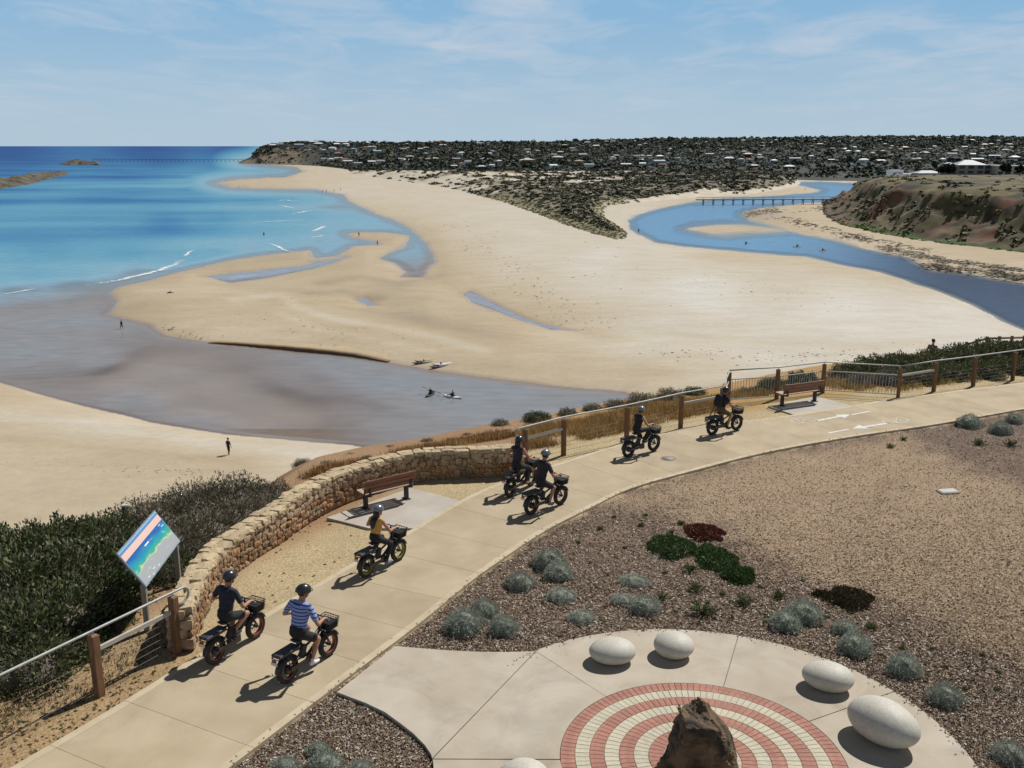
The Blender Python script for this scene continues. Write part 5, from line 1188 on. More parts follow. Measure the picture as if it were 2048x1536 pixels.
def centre_rock():
    """angular monolith: slabs of split rock fused into one body"""
    slabs = [
        [(-.56,-.12,-.05),(-.44,-.46,-.05),(.34,-.50,-.05),(.62,-.28,-.05),(.62,.10,-.05),(.42,.42,-.05),(-.30,.42,-.05),(-.50,.16,-.05), (-.44,-.40,.30),(-.42,.10,.34),(.34,-.52,.30),(.58,-.18,.30),(.56,.10,.36),(.30,.36,.40),(-.26,.36,.40), (-.36,-.48,.62),(.28,-.54,.62),(-.36,.14,.66),(.48,-.04,.60),(.20,.30,.66), (-.28,-.50,.92),(-.02,-.54,.94),(.20,-.54,.90),(-.30,-.02,.95),(.36,-.12,.80),(.16,.20,.90),(-.16,.20,.92)],
        [(-.34,-.20,.80),(-.30,.06,.80),(-.20,-.10,.80),(-.36,-.10,1.04),(-.33,-.02,1.07),(-.27,-.04,.98),(-.30,-.16,.96)],
        [(-.16,-.14,.84),(.20,-.16,.84),(.20,.18,.84),(-.14,.18,.84),(-.08,-.02,1.08),(.0,.08,1.12),(.06,-.02,1.10),(.14,.04,1.02),(-.10,.10,1.04)],
        [(-.46,-.34,.0),(-.30,-.46,.0),(-.40,.05,.0),(-.64,-.24,.02),(-.66,-.22,.20),(-.60,-.30,.22),(-.40,-.38,.30),(-.40,-.10,.30)],
        [(.20,-.52,.0),(.62,-.30,.0),(.40,-.20,.0),(.28,-.54,.42),(.46,-.36,.46),(.40,-.22,.50),(.24,-.52,.60)]]
    bm = bmesh.new()
    for P in slabs:
        vs = [bm.verts.new(p) for p in P]; bmesh.ops.convex_hull(bm, input=vs)
    me = bpy.data.meshes.new('standing_rock'); bm.to_mesh(me); bm.free(); o = link_mesh('tmp', me)
    r = o.modifiers.new('r', 'REMESH'); r.mode = 'VOXEL'; r.voxel_size = .026
    dg = bpy.context.evaluated_depsgraph_get(); m2 = bpy.data.meshes.new_from_object(o.evaluated_get(dg)); bpy.data.objects.remove(o); bpy.data.meshes.remove(me)
    n = len(m2.vertices); co = np.zeros(n * 3, np.float32); no = np.zeros(n * 3, np.float32); m2.vertices.foreach_get('co', co); m2.vertices.foreach_get('normal', no); co = co.reshape(-1, 3); no = no.reshape(-1, 3)
    a_ = co[:, 0] * 1.3 + co[:, 1] * .7; b_ = co[:, 2] * 1.6 - co[:, 1] * .9
    dsp = (fbm(a_ * 4, b_ * 4, 4, 141) - .5) * .10 + np.abs(fbm(a_ * 9 + 5, b_ * 5, 3, 149) - .5) * -.07 + (vnoise(np.floor(a_ * 7), np.floor(b_ * 6), 151) - .5) * .035
    co = co + no * dsp[:, None]; m2.vertices.foreach_set('co', co.astype(np.float32).ravel()); m2.update(); m2.name = 'standing_rock'; m2.materials.clear(); m2.materials.append(M_ROCK)
    o = link_mesh('standing_rock', m2); o.location = (PL_C[0] - .09, PL_C[1] - .02, PZ); o.scale = (1, 1, .97); tag(o, 'rough brown standing rock at the middle of the brick circle', 'rock')
centre_rock()
M_LID = mat('pale_pit_lid', srgb(186, 182, 174), srgb(200, 196, 188), scale=5, rough=.7)
def pit_lid():
    p = at(1896, 982, PZ - .05); e = empty('pit_lid', (p.x, p.y, gz(p.x, p.y)), .15); tag(e, 'pale rectangular service lid lying in the bark mulch', 'lid')
    MB().rbox((0, 0, .03), (.50, .28, .07), .012).build('lid', M_LID, e); MB().rbox((0, 0, .01), (.56, .34, .08), .01).build('surround', M_BENCHPAD, e)
pit_lid()
# timber stair rail on the slope at the right edge
def stairway():
    e = empty('timber_stairway', at(2010, 690, PZ)); tag(e, 'dark timber stair rails rising from the scrub at the right edge', 'stairway')
    O = e.location; q = lambda px, py, z: at(px, py, z) - O
    A = q(1962, 734, PZ - 1.5); B = q(2004, 724, PZ - 1.1); C_ = q(2080, 722, PZ - 1.1)
    off = Vector((-.35, 1.1, 0))
    for o in (Vector((0, 0, 0)), off):
        MB().tube([A + o + Vector((0, 0, .95)), B + o + Vector((0, 0, 1.0)), C_ + o + Vector((0, 0, 1.0))], .06, 6).build('rail', M_TIMBER_D, e)
        MB().tube([A + o + Vector((0, 0, .5)), B + o + Vector((0, 0, .5)), C_ + o + Vector((0, 0, .5))], .04, 6).build('rail', M_TIMBER_D, e)
        for t in range(6):
            p = A.lerp(B, t / 2) if t <= 2 else B.lerp(C_, (t - 2) / 3); MB().box(p + o + Vector((0, 0, .2)), (.12, .12, 1.8)).build('post', M_TIMBER_D, e)
    for t in range(8):
        p = A.lerp(B, t / 7); MB().box(p + off / 2 + Vector((0, 0, .02)), (.34, 1.1, .06), (0, 0, -.3)).build('tread', M_TIMBER_G, e)
    p = B.lerp(C_, .5); MB().box(p + off / 2, ((C_ - B).length, 1.1, .08), (0, 0, math.atan2((C_ - B).y, (C_ - B).x))).build('landing', M_TIMBER_G, e)
stairway()
# ================================================================== PLANTS
M_LEAF = mat('leaf', (.8, .8, .8), (1.15, 1.15, 1.15), scale=5, rough=.6, attr='tint', spec=.3, transl=.18, rand=.10)
M_TWIG = mat('twig', (.09, .075, .06), (.16, .13, .105), scale=6, rough=.9)
def leaves(n, seed, shape, length, width, cols, lift=.3, droop=0.0):
    """loose leaf blades; shape(rng,n) -> positions (n,3) and outward directions (n,3); returns V,F,C"""
    r = np.random.default_rng(seed); P, D = shape(r, n)
    D = D + r.normal(size=(n, 3)) * .45 + np.array([0, 0, lift]); D /= np.linalg.norm(D, axis=1)[:, None]
    A = r.normal(size=(n, 3)); S = np.cross(D, A); S /= np.linalg.norm(S, axis=1)[:, None] + 1e-9
    l = length * r.uniform(.6, 1.3, (n, 1)); w = width * r.uniform(.7, 1.3, (n, 1))
    V = np.stack([P, P + D * l * .5 + S * w, P + D * l - np.array([0, 0, 1]) * droop * l, P + D * l * .5 - S * w], 1).reshape(-1, 3)
    Fq = np.arange(n * 4).reshape(-1, 4); c = np.array([srgb(*q) for q in cols])[r.integers(0, len(cols), n)] * r.uniform(.7, 1.25, (n, 1)) * .85
    return V, Fq, np.repeat(c, 4, 0)
def dome(flat=.8, inner=.72):
    def f(r, n):
        D = r.normal(size=(n, 3)); D[:, 2] = np.abs(D[:, 2]) - .12; D /= np.linalg.norm(D, axis=1)[:, None]
        lump = 1 + .13 * np.sin(D[:, 0] * 5 + 1.3) * np.cos(D[:, 1] * 4.2) + .07 * np.sin(D[:, 0] * 11 + D[:, 1] * 9)
        P = D * (r.uniform(inner, 1, n) ** .6 * lump)[:, None]; P[:, 2] *= flat; return P, D
    return f
def plant_mesh(name, parts, m):
    Vs, Fs, Cs, b = [], [], [], 0
    for V, Fq, C in parts: Vs.append(V); Fs.append(Fq + b); Cs.append(C); b += len(V)
    me = mesh_np(name, np.concatenate(Vs), np.concatenate(Fs), [m]); color_attr(me, 'tint', np.concatenate(Cs)); return me
def core_mesh(name, rx, rz, seed, m):
    bm = bmesh.new(); bmesh.ops.create_icosphere(bm, subdivisions=3, radius=1.0); r = random.Random(seed)
    for v in bm.verts: f = r.uniform(.88, 1.05); v.co = Vector((v.co.x * rx * f, v.co.y * rx * f, max(v.co.z * rz * f, -.05)))
    me = bpy.data.meshes.new(name); bm.to_mesh(me); bm.free(); me.materials.append(m); return me
SILVER = [(196, 198, 178), (176, 180, 160), (212, 212, 194), (152, 156, 138)]
M_SILVERCORE = mat('silver_stem', srgb(122, 126, 108), srgb(144, 148, 130), scale=8, rough=.9)
cushion = [(plant_mesh('foliage', [leaves(2600, 500 + i, dome(.95, .80), .17, .016, SILVER, .25)], M_LEAF), core_mesh('stems', .84, .80, i, M_SILVERCORE)) for i in range(4)]
def size_at(px, py, wpx): p = at(px, py, PZ); zc = p.y * CP - (PZ - CAMZ) * SP; return wpx * zc / FPX
def put_plant(name, protos, px, py, wpx, label, cat, group, hz=1.0, idx=None, sink=.0):
    R = size_at(px, py, wpx) / 2 * 1.06; p = at(px, py, PZ - .05); y = p.y + R * .35; x = p.x * y / p.y
    e = empty(name, (x, y, gz(x, y) - sink * R), random.uniform(0, 6.28)); e.scale = (R, R, R * hz * random.uniform(.92, 1.08))
    f, c = protos[random.randrange(len(protos)) if idx is None else idx]
    link_mesh('foliage', f, e); link_mesh('stems', c, e)
    return tag(e, label, cat, group)
G1 = 'silver cushion bushes in the mulch beds'
for (px, py, w, lb) in [(930,1262,76,'big silver cushion bush beside the path, left front of its trio'),(968,1230,54,'silver cushion bush behind the big one beside the path'),(1008,1266,56,'silver cushion bush right of the big one beside the path'),(1040,1174,56,'lone silver cushion bush midway along the path edge'),(1098,1134,62,'silver cushion bush at the back of the touching pair'),(1116,1155,54,'silver cushion bush at the front of the touching pair'),(1122,1198,58,'silver cushion bush just below the touching pair'),(1163,1241,52,'low flattened silver bush above the plaza edge'),(1243,1204,44,'low flattened silver bush left of a rounder one'),(1268,1169,54,'low silver bush below the dark green mat'),(1288,1224,60,'round silver bush beside a small dark green shrub'),(1606,1242,68,'back bush of the silver pair near the dark brown mat'),(1572,1256,62,'front bush of the silver pair near the dark brown mat'),(1690,1266,48,'smaller silver bush behind another above the plaza curve'),(1709,1304,64,'silver bush in front of a smaller one above the plaza curve'),(1806,1347,64,'silver cushion bush between small green tufts right of the plaza'),(1889,1407,62,'taller silver bush right of the biggest pebble'),(2018,1522,66,'silver bush at the bottom right corner'),(1938,853,46,'silver bush nearest the path at the far right bed'),(2001,866,40,'silver bush right of the nearest one in the far right bed'),(2027,845,32,'small silver bush at the right edge by the path'),(570,1546,58,'left silver bush of the clump cut by the bottom edge'),(636,1510,44,'back silver bush of the clump cut by the bottom edge'),(652,1542,66,'middle silver bush of the clump cut by the bottom edge'),(722,1552,52,'right silver bush of the clump cut by the bottom edge')]:
    put_plant('cushion_bush', cushion, px, py, w, lb, 'bush', G1, hz=(.62 if 'flat' in lb or 'low' in lb else (1.15 if 'taller' in lb else 1.02)))
GREEN = [(92, 108, 56), (112, 124, 66), (70, 84, 46), (140, 140, 86)]
def tuft(r, n):
    a = r.uniform(0, 6.283, n); rr = r.uniform(0, .35, n); P = np.c_[np.cos(a) * rr, np.sin(a) * rr, np.zeros(n)]; D = np.c_[np.cos(a) * .9, np.sin(a) * .9, r.uniform(.5, 2.2, n)]; D /= np.linalg.norm(D, axis=1)[:, None]; return P, D
tufts = [(plant_mesh('foliage', [leaves(160, 600 + i, tuft, 1.0, .035, GREEN, .3, .15)], M_LEAF), core_mesh('stems', .22, .2, i, M_TWIG)) for i in range(3)]
def loose(r, n):
    k = 26; T = r.normal(size=(k, 3)); T[:, 2] = np.abs(T[:, 2]) + .25; T /= np.linalg.norm(T, axis=1)[:, None]; T *= r.uniform(.55, 1.0, (k, 1))
    i = r.integers(0, k, n); t = r.uniform(.3, 1, n); P = T[i] * t[:, None] + r.normal(size=(n, 3)) * .03; P[:, 2] = np.abs(P[:, 2]) * .75; return P, T[i]
def stems_mesh(seed, k=18):
    r = random.Random(seed); m = MB()
    for _ in range(k):
        a = r.uniform(0, 6.28); e_ = r.uniform(.2, 1.2); l = r.uniform(.5, .9); d = Vector((math.cos(a) * math.cos(e_), math.sin(a) * math.cos(e_), math.sin(e_) * .8)) * l
        m.tube([(0, 0, -.05), d * .5 + Vector((0, 0, .06)), d], [.03, .02, .008], 4)
    return m.mesh('stems', M_TWIG)
shrubs = [(plant_mesh('foliage', [leaves(700, 650 + i, loose, .13, .028, GREEN, .3)], M_LEAF), stems_mesh(i)) for i in range(3)]
G2 = 'small green tufts dotted over the mulch'
for (px, py, w, lb) in [(1200,1058,17,'small green tuft nearest the path below the pale mulch'),(1282,1052,18,'small green tuft right of the one nearest the path'),(1228,1035,13,'tiny green tuft above two larger ones'),(1291,1031,14,'tiny green tuft at the top of the dark bed'),(1157,1085,14,'small green tuft above the touching silver pair'),(1249,1095,14,'small green tuft left of the dark green mat'),(1362,1048,20,'green tuft left of the red brown mat'),(1343,1066,18,'green tuft above the dark green mat'),(1742,1257,28,'green tuft between the silver bushes and the brown mat'),(1803,1299,18,'small green tuft above a silver cushion bush'),(1864,1299,16,'small green tuft far out in the pale mulch'),(1965,1313,18,'small green tuft towards the right edge, upper one'),(1890,1336,16,'small green tuft between two silver bushes'),(1996,1347,18,'small green tuft at the right edge, middle one'),(1993,1382,18,'small green tuft at the right edge, lower one'),(1929,1378,16,'small green tuft behind the taller silver bush')]:
    put_plant('grass_tuft', tufts, px, py, w, lb, 'grass tuft', G2, hz=1.0)
for k_, (px, py, w) in enumerate([(1180,1125,9),(1215,1150,10),(1330,1145,12),(1445,1190,14),(1520,1175,12),(1605,1160,10),(1460,1240,12),(1530,1245,11),(1655,1235,12),(1780,1250,10),(1840,1265,9),(1700,1225,10),(1210,1215,9),(1350,1225,12),(1085,1205,9),(1905,1290,9),(1850,1330,10),(1945,1345,10),(1760,1310,9),(2030,1400,11)]):
    put_plant('grass_tuft', tufts, px, py, w * 1.2, 'tiny sprig of green growing up through the mulch', 'grass tuft', 'tiny green sprigs in the mulch', hz=1.0)
G3 = 'loose green shrubs in the mulch beds'
for (px, py, w, lb) in [(1326,1200,44,'small dense green shrub right of a round silver bush'),(1388,1182,50,'loose green shrub just below the green mat'),(1404,1236,92,'widest loose green shrub above the plaza'),(1488,1212,60,'loose green shrub right of the widest one'),(1556,1197,50,'loose green shrub left of the dark brown mat'),(1384,1142,52,'leafy shrub growing over the edge of the green mat'),(1780,895,26,'small green shrub by the path opposite the arrows, left one'),(1806,880,26,'small green shrub by the path opposite the arrows, right one'),(1958,890,42,'spiky green shrub below the silver bushes at far right'),(2020,893,42,'spiky green shrub at the right edge of the far bed'),(1914,852,30,'dark green shrub left of the far right silver bush'),(1648,1200,20,'tiny shrub at the left tip of the dark brown mat')]:
    put_plant('leafy_shrub', shrubs, px, py, w, lb, 'shrub', G3, hz=.85)
# creeping mats
def creeping_mat(pts, cols, label, seed, hgt=.16):
    P = np.array([W(*p) for p in pts]); c = P.mean(0); r = np.random.default_rng(seed); n = 3400
    lo, hi = P.min(0), P.max(0); X = r.uniform(lo[0], hi[0], n * 3); Y = r.uniform(lo[1], hi[1], n * 3); d = sdf(X, Y, P) + (fbm(X / .25, Y / .25, 2, seed) - .5) * .22
    k = np.where(d > 0)[0][:n]; X, Y, d = X[k], Y[k], d[k]; Z = ground_z(X, Y)[0] + hgt * np.clip(d / .22, .15, 1) * r.uniform(.3, 1, len(k))
    base = PZ - .06; e = empty('creeping_succulent', (c[0], c[1], base)); tag(e, label, 'ground cover', 'creeping mats in the mulch bed')
    Q = np.c_[X - c[0], Y - c[1], Z - base]
    link_mesh('foliage', plant_mesh('foliage', [leaves(len(k), seed, lambda rr, nn: (Q, np.tile([0, 0, 1.], (nn, 1)) + rr.normal(size=(nn, 3)) * .7), .075, .016, cols, .1)], M_LEAF), e)
    g = 26; xs = np.linspace(lo[0] - .1, hi[0] + .1, g); ys = np.linspace(lo[1] - .1, hi[1] + .1, g); GX, GY = np.meshgrid(xs, ys); dd = sdf(GX, GY, P)
    GZ = ground_z(GX, GY)[0] + np.where(dd > 0, hgt * .55 * np.clip(dd / .2, 0, 1), -.06)
    link_mesh('stems', mesh_np('stems', np.stack([GX - c[0], GY - c[1], GZ - base], -1).reshape(-1, 3), grid_faces(g, g), [M_TWIG], True), e)
DKG = [(82, 112, 60), (66, 92, 52), (106, 128, 66), (92, 112, 54)]
creeping_mat([(1292,1085),(1310,1070),(1350,1068),(1392,1085),(1390,1105),(1345,1115),(1310,1110)], DKG, 'dark green creeping mat, left of three in a row', 701)
creeping_mat([(1385,1098),(1410,1088),(1450,1098),(1480,1115),(1470,1138),(1430,1140),(1395,1125)], DKG, 'dark green creeping mat, middle of three in a row', 702)
creeping_mat([(1440,1145),(1470,1132),(1505,1138),(1510,1155),(1490,1168),(1462,1162)], DKG, 'small green creeping mat, right of three in a row', 703)
creeping_mat([(1366,1052),(1390,1044),(1430,1048),(1454,1062),(1440,1076),(1400,1080),(1380,1068)], [(140, 76, 62), (112, 62, 52), (156, 96, 74), (96, 74, 54)], 'red brown creeping mat above the green ones', 704, .13)
creeping_mat([(1618,1182),(1650,1180),(1685,1170),(1715,1175),(1750,1192),(1735,1210),(1705,1218),(1680,1205),(1650,1195)], [(100, 84, 58), (78, 84, 50), (122, 88, 66), (72, 66, 46)], 'dark brown creeping mat right of the loose shrubs', 705, .14)

# bark mulch chips lying on the beds
M_CHIP = mat('bark_chip', (.85, .85, .85), (1.15, 1.15, 1.15), scale=10, rough=.9, coord='WORLD', attr='tint', spec=.15)
def chips():
    r = np.random.default_rng(81); n = 420000; py = r.uniform(800, 1560, n); px = r.uniform(440, 2110, n); X, Y = at_arr(px, py, PZ - .07)
    dens = np.clip((py - 760) / 600, .35, 1); k = r.random(n) < dens; X, Y = X[k], Y[k]
    rr = -side_of(X, Y, PATH_R[::6]); k = rr > .03; X, Y, rr = X[k], Y[k], rr[k]
    dc = np.hypot(X - PL_C[0], Y - PL_C[1]); k = dc > PL_R + .02
    apr = [W(*p) for p in [(787,1291),(850,1297),(900,1301),(960,1303.5),(1010,1304),(1072,1303),(1200,1400),(1200,1560),(866,1600),(866,1518),(850,1490),(826,1466),(800,1446),(770,1424),(730,1405),(700,1394),(672,1384)]]
    k &= ~inside(X, Y, apr); X, Y = X[k], Y[k]; n = len(X); Z = ground_z(X, Y)[0] + r.uniform(.004, .028, n)
    ml = mulch_light(X, Y); dark = np.array([srgb(*c) for c in ((126, 104, 84), (98, 80, 66), (150, 128, 106), (192, 174, 150), (214, 202, 184))]); light = np.array([srgb(*c) for c in ((172, 146, 118), (150, 124, 98), (194, 172, 142), (212, 196, 170), (126, 104, 84))])
    i1 = r.choice(5, n, p=[.28, .20, .26, .16, .10]); i2 = r.choice(5, n, p=[.34, .2, .24, .1, .12]); pick = r.random(n) < ml
    C = np.where(pick[:, None], light[i2], dark[i1]) * .95 * r.uniform(.8, 1.2, (n, 1))
    gy = sstep(22.5, 25.5, X * .55 + Y * .5) * (1 - ml); g = C.mean(1)[:, None] * np.array([1.04, .99, .93]); C = np.where((r.random(n) < gy * .7)[:, None], g, C)
    # a little spilt over the path and plaza edges
    k = 420; i = r.integers(0, len(PATH_R) - 1, k); o = np.abs(r.exponential(.05, k)); tx = PATH_R[i + 1] - PATH_R[i]; tx /= np.linalg.norm(tx, axis=1)[:, None]; q = PATH_R[i] + tx * r.uniform(0, .2, (k, 1)) + np.c_[-tx[:, 1], tx[:, 0]] * o[:, None]
    kk = 260; aa = r.uniform(-.6, 2.4, kk); rr_ = PL_R - np.abs(r.exponential(.045, kk)); q = np.r_[q, np.c_[PL_C[0] + np.cos(aa) * rr_, PL_C[1] + np.sin(aa) * rr_]]
    X = np.r_[X, q[:, 0]]; Y = np.r_[Y, q[:, 1]]; Z = np.r_[Z, np.full(len(q), PZ + .008)]; C = np.r_[C, dark[r.integers(0, 4, len(q))] * .95]; pick = np.r_[pick, np.ones(len(q), bool)]; n = len(X)
    a = r.uniform(0, 6.283, n); l = r.uniform(.015, .042, n) * np.where(pick, .8, 1); w = r.uniform(.006, .014, n); t1 = r.normal(0, .4, n); t2 = r.normal(0, .5, n)
    u = np.c_[np.cos(a) * np.cos(t1), np.sin(a) * np.cos(t1), np.sin(t1)] * l[:, None]; v = np.c_[-np.sin(a) * np.cos(t2), np.cos(a) * np.cos(t2), np.sin(t2)] * w[:, None]; P = np.c_[X, Y, Z]
    V = np.stack([P - u - v, P + u - v * .7, P + u * .9 + v, P - u * .8 + v * .9], 1).reshape(-1, 3)
    me = mesh_np('bark_mulch', V, np.arange(n * 4).reshape(-1, 4), [M_CHIP]); color_attr(me, 'tint', np.repeat(C, 4, 0)); tag(link_mesh('bark_mulch', me), 'brown and tan bark chips covering the garden beds', 'mulch', kind='stuff')
chips()

# dry grass and litter on the sea side
def grass_patch(name, n, region, cols, hgt, label, seed, blades=12, spread=.12):
    r = np.random.default_rng(seed); P = np.array(region, float); lo, hi = P.min(0), P.max(0); px = r.uniform(lo[0], hi[0], n * 4); py = r.uniform(lo[1], hi[1], n * 4)
    k = np.where(inside(px, py, P))[0][:n]; X, Y = at_arr(px[k], py[k], PZ - .15); q = fbm(X / .9, Y / .9, 3, seed) + r.normal(0, .05, len(X)); k = q > .40; X, Y = X[k], Y[k]; Z = ground_z(X, Y)[0]; m = len(X)
    bx = np.repeat(X, blades) + r.normal(0, spread, m * blades); by = np.repeat(Y, blades) + r.normal(0, spread, m * blades); bz = np.repeat(Z, blades) - .02
    a = r.uniform(0, 6.283, m * blades); le = hgt * r.uniform(.4, 1.2, m * blades); ln = r.uniform(.1, .7, m * blades); w = .006 + .006 * r.random(m * blades)
    d = np.c_[np.cos(a) * ln, np.sin(a) * ln, np.ones(len(a))]; d /= np.linalg.norm(d, axis=1)[:, None]; s = np.c_[-np.sin(a), np.cos(a), np.zeros(len(a))] * w[:, None]; B = np.c_[bx, by, bz]
    V = np.stack([B - s, B + s, B + d * le[:, None] + np.array([0, 0, -.12]) * le[:, None] * ln[:, None]], 1).reshape(-1, 3)
    c = np.array([srgb(*q_) for q_ in cols])[r.integers(0, len(cols), m)]; C = np.repeat(np.repeat(c * r.uniform(.75, 1.2, (m, 1)), blades, 0), 3, 0) * .85
    me = mesh_np(name, V, np.arange(len(V)).reshape(-1, 3), [M_LEAF]); color_attr(me, 'tint', C); tag(link_mesh(name, me), label, 'grass', kind='stuff')
STRAW = [(226, 188, 118), (206, 164, 94), (234, 206, 146), (186, 140, 82), (170, 128, 78)]
grass_patch('dry_grass', 3800, [(1040,905),(1130,895),(1250,868),(1360,842),(1440,825),(1450,790),(1360,795),(1200,828),(1050,850)], STRAW, .30, 'straw coloured grass behind the path fence', 811, 14)
grass_patch('dry_grass', 1800, [(1460,800),(1640,782),(1790,790),(1900,772),(2060,750),(2060,728),(1900,742),(1700,748),(1470,770)], STRAW + [(110, 110, 56)], .28, 'straw and green grass behind the lookout fence', 812, 14)
grass_patch('dry_grass', 2800, [(600,935),(800,893),(1040,868),(1040,845),(860,872),(640,912)], STRAW + [(150, 84, 60), (120, 70, 52)], .24, 'sparse dry grass on the bare slope beyond the stone wall', 813, 10)
grass_patch('dry_grass', 420, [(0,1400),(200,1330),(330,1240),(350,1290),(200,1400),(0,1480)], [(120, 100, 62), (90, 84, 48), (150, 122, 80)], .12, 'sparse weeds along the foot of the near fence', 814, 8)
def litter():
    r = np.random.default_rng(91); P = []; S = []; T = []
    for poly, n in (([(0,1536),(0,1420),(200,1395),(330,1320),(370,1310),(262,1395),(37,1526)], 260), ([(470,1240),(500,1140),(600,1060),(660,1030),(740,1060),(650,1150),(530,1220)], 40), ([(0,1420),(0,1330),(180,1290),(330,1215),(340,1300),(200,1390)], 160)):
        Q = np.array(poly, float); lo, hi = Q.min(0), Q.max(0); c = 0
        while c < n:
            p = r.uniform(lo, hi)
            if not inside(p[:1], p[1:], Q)[0]: continue
            c += 1; w = at(p[0], p[1], PZ - .05); s = r.uniform(.010, .036); P.append((w.x, w.y, gz(w.x, w.y) + .01)); S.append((s * 1.4, s, s * .5)); T.append(np.array(srgb(*[(124, 100, 70), (96, 76, 54), (140, 116, 78), (96, 98, 60)][r.integers(4)])) * .8)
    scatter('leaf_litter', P, np.array(S), [clump_template(9, 900 + i, .7, .6) for i in range(4)], M_LEAFT, T, 19, label='dead leaves and small weeds on the sandy verge', cat='litter')
litter()

# coastal scrub: every bush its own thing
def bush_dome(r, n):
    D = r.normal(size=(n, 3)); D[:, 2] = np.abs(D[:, 2]) - .1; D /= np.linalg.norm(D, axis=1)[:, None]
    lump = 1 + .16 * np.sin(D[:, 0] * 4 + 1.3) * np.cos(D[:, 1] * 4.2 + D[:, 2] * 3) + .12 * np.sin(D[:, 0] * 9 + D[:, 1] * 8 + 2)
    P = D * (r.uniform(.6, 1.05, n) ** .7 * lump)[:, None]; P[:, 2] *= .72; return P, D
def bush_proto(seed, cols, nl, ll, lw, twigs):
    f = plant_mesh('foliage', [leaves(nl, seed, bush_dome, ll, lw, cols, .2)], M_LEAF); r = random.Random(seed); m = MB()
    for _ in range(twigs):
        a = r.uniform(0, 6.28); e_ = r.uniform(.15, 1.35); l = r.uniform(.75, 1.08); d = Vector((math.cos(a) * math.cos(e_), math.sin(a) * math.cos(e_), math.sin(e_) * .74)) * l
        m.tube([(d.x * .1, d.y * .1, -.1), d * .6 + Vector((r.uniform(-.08, .08), r.uniform(-.08, .08), .05)), d], [.022, .012, .004], 4)
    return f, m.mesh('branches', M_TWIG), core_mesh('inner_stems', .72, .5, seed, M_TWIG)
SCRUB_G = [(96, 110, 62), (76, 90, 52), (124, 130, 82), (62, 72, 44), (142, 136, 98)]
SCRUB_B = [(146, 134, 108), (124, 114, 90), (164, 150, 124), (104, 100, 76), (108, 112, 76)]
protG = [bush_proto(1000 + i, SCRUB_G, 5200, .085, .020, 70) for i in range(3)]; protB = [bush_proto(1010 + i, SCRUB_B, 3600, .085, .014, 190) for i in range(3)]
protL = [bush_proto(1020 + i, SCRUB_G, 2200, .12, .026, 40) for i in range(2)]
def bush(x, y, R, z, prot, label, group, hz=1.0):
    e = empty('coastal_shrub', (x, y, z), random.uniform(0, 6.28)); e.scale = (R, R, R * hz); f, b, c = random.choice(prot)
    link_mesh('foliage', f, e); link_mesh('branches', b, e); link_mesh('inner_stems', c, e); return tag(e, label, 'shrub', group)
def bush_px(px, py, R, prot, label, group, hz=1.0):
    p = at(px, py, PZ - .3); z = gz(p.x, p.y)
    for _ in range(4): p = at(px, py, z + .33 * R * hz); z = gz(p.x, p.y)
    return bush(p.x, p.y, R, z - .08, prot, label, group, hz)
GL = 'coastal scrub left of the stone wall'
for (px, py, R, pr, lb) in [(15,1102,1.35,protG,'green shrub at the left edge on the cliff brink'),(105,1086,1.35,protG,'green shrub on the cliff brink second from the left edge'),(200,1068,1.15,protG,'green shrub on the cliff brink left of the dark post'),(300,1030,1.2,protB,'grey brown shrub on the cliff brink right of the dark post'),(385,1000,1.2,protB,'twiggy shrub on the cliff brink above the map sign'),(465,985,1.2,protB,'twiggy shrub at the crest of the scrub'),(535,985,.9,protB,'last twiggy shrub before the bare slope'),
    (35,1165,1.6,protG,'broad dark green shrub at the left edge, middle row'),(135,1145,1.5,protG,'broad dark green shrub left of the map sign'),(222,1120,1.3,protG,'dark green shrub just left of the map sign'),(330,1085,1.2,protB,'grey shrub behind the map sign'),(405,1055,1.1,protB,'grey shrub against the outside of the wall bend'),(470,1025,1.0,protB,'grey shrub outside the middle of the wall'),(530,1008,.8,protB,'small grey shrub outside the wall'),
    (20,1255,1.4,protG,'dark green shrub at the left edge behind the fence'),(105,1230,1.3,protG,'dark green shrub behind the handrail'),(175,1190,1.1,protG,'dark green shrub at the shady hollow'),(55,1315,1.0,protG,'low green shrub nearest the handrail at the left edge'),(140,1280,.7,protG,'small green shrub nearest the wooden post'),(225,1235,.5,protG,'little green shrub left of the sign post'),(345,1135,.7,protG,'green shrub between the sign posts and the wall'),(375,1100,.7,protB,'brown shrub at the wall top by the sign')]:
    bush_px(px, py, R, pr, lb, GL)
GR = 'coastal scrub behind the lookout fence'
for (px, py, R, pr, lb) in [(1700,740,.9,protG,'green shrub behind the corner of the lookout fence'),(1752,730,1.1,protG,'rounded green shrub on the brink right of the lookout'),(1810,724,1.1,protG,'green shrub on the brink left of the standing walker'),(1878,716,1.1,protG,'green shrub on the brink right of the standing walker'),(1935,708,1.2,protG,'green shrub left of the stair rails'),(1992,702,1.3,protG,'green shrub under the stair rails'),(2052,704,1.2,protG,'green shrub at the right edge under the stairs'),(1725,757,.7,protB,'grey shrub behind the barred panel'),(1785,752,.9,protB,'grey shrub behind the last barred panel post'),(1842,748,.9,protG,'dark shrub behind the braced bay'),(1905,742,.9,protG,'dark shrub behind the plain rail'),(1962,736,.9,protG,'dark shrub behind the second plain rail'),(2022,728,.9,protG,'dark shrub behind the last rail at the right edge'),(1990,752,.45,protL,'low leafy green shrub at the foot of the right fence'),(2046,742,.45,protL,'low leafy green shrub in the right corner by the fence'),(1545,768,.7,protG,'shrub behind the middle of the left barred panel'),(1605,757,.8,protG,'shrub behind the lookout bench'),(1500,782,.5,protB,'small shrub behind the first barred panel')]:
    bush_px(px, py, R, pr, lb, GR)
GE = 'single shrubs along the cliff brink'
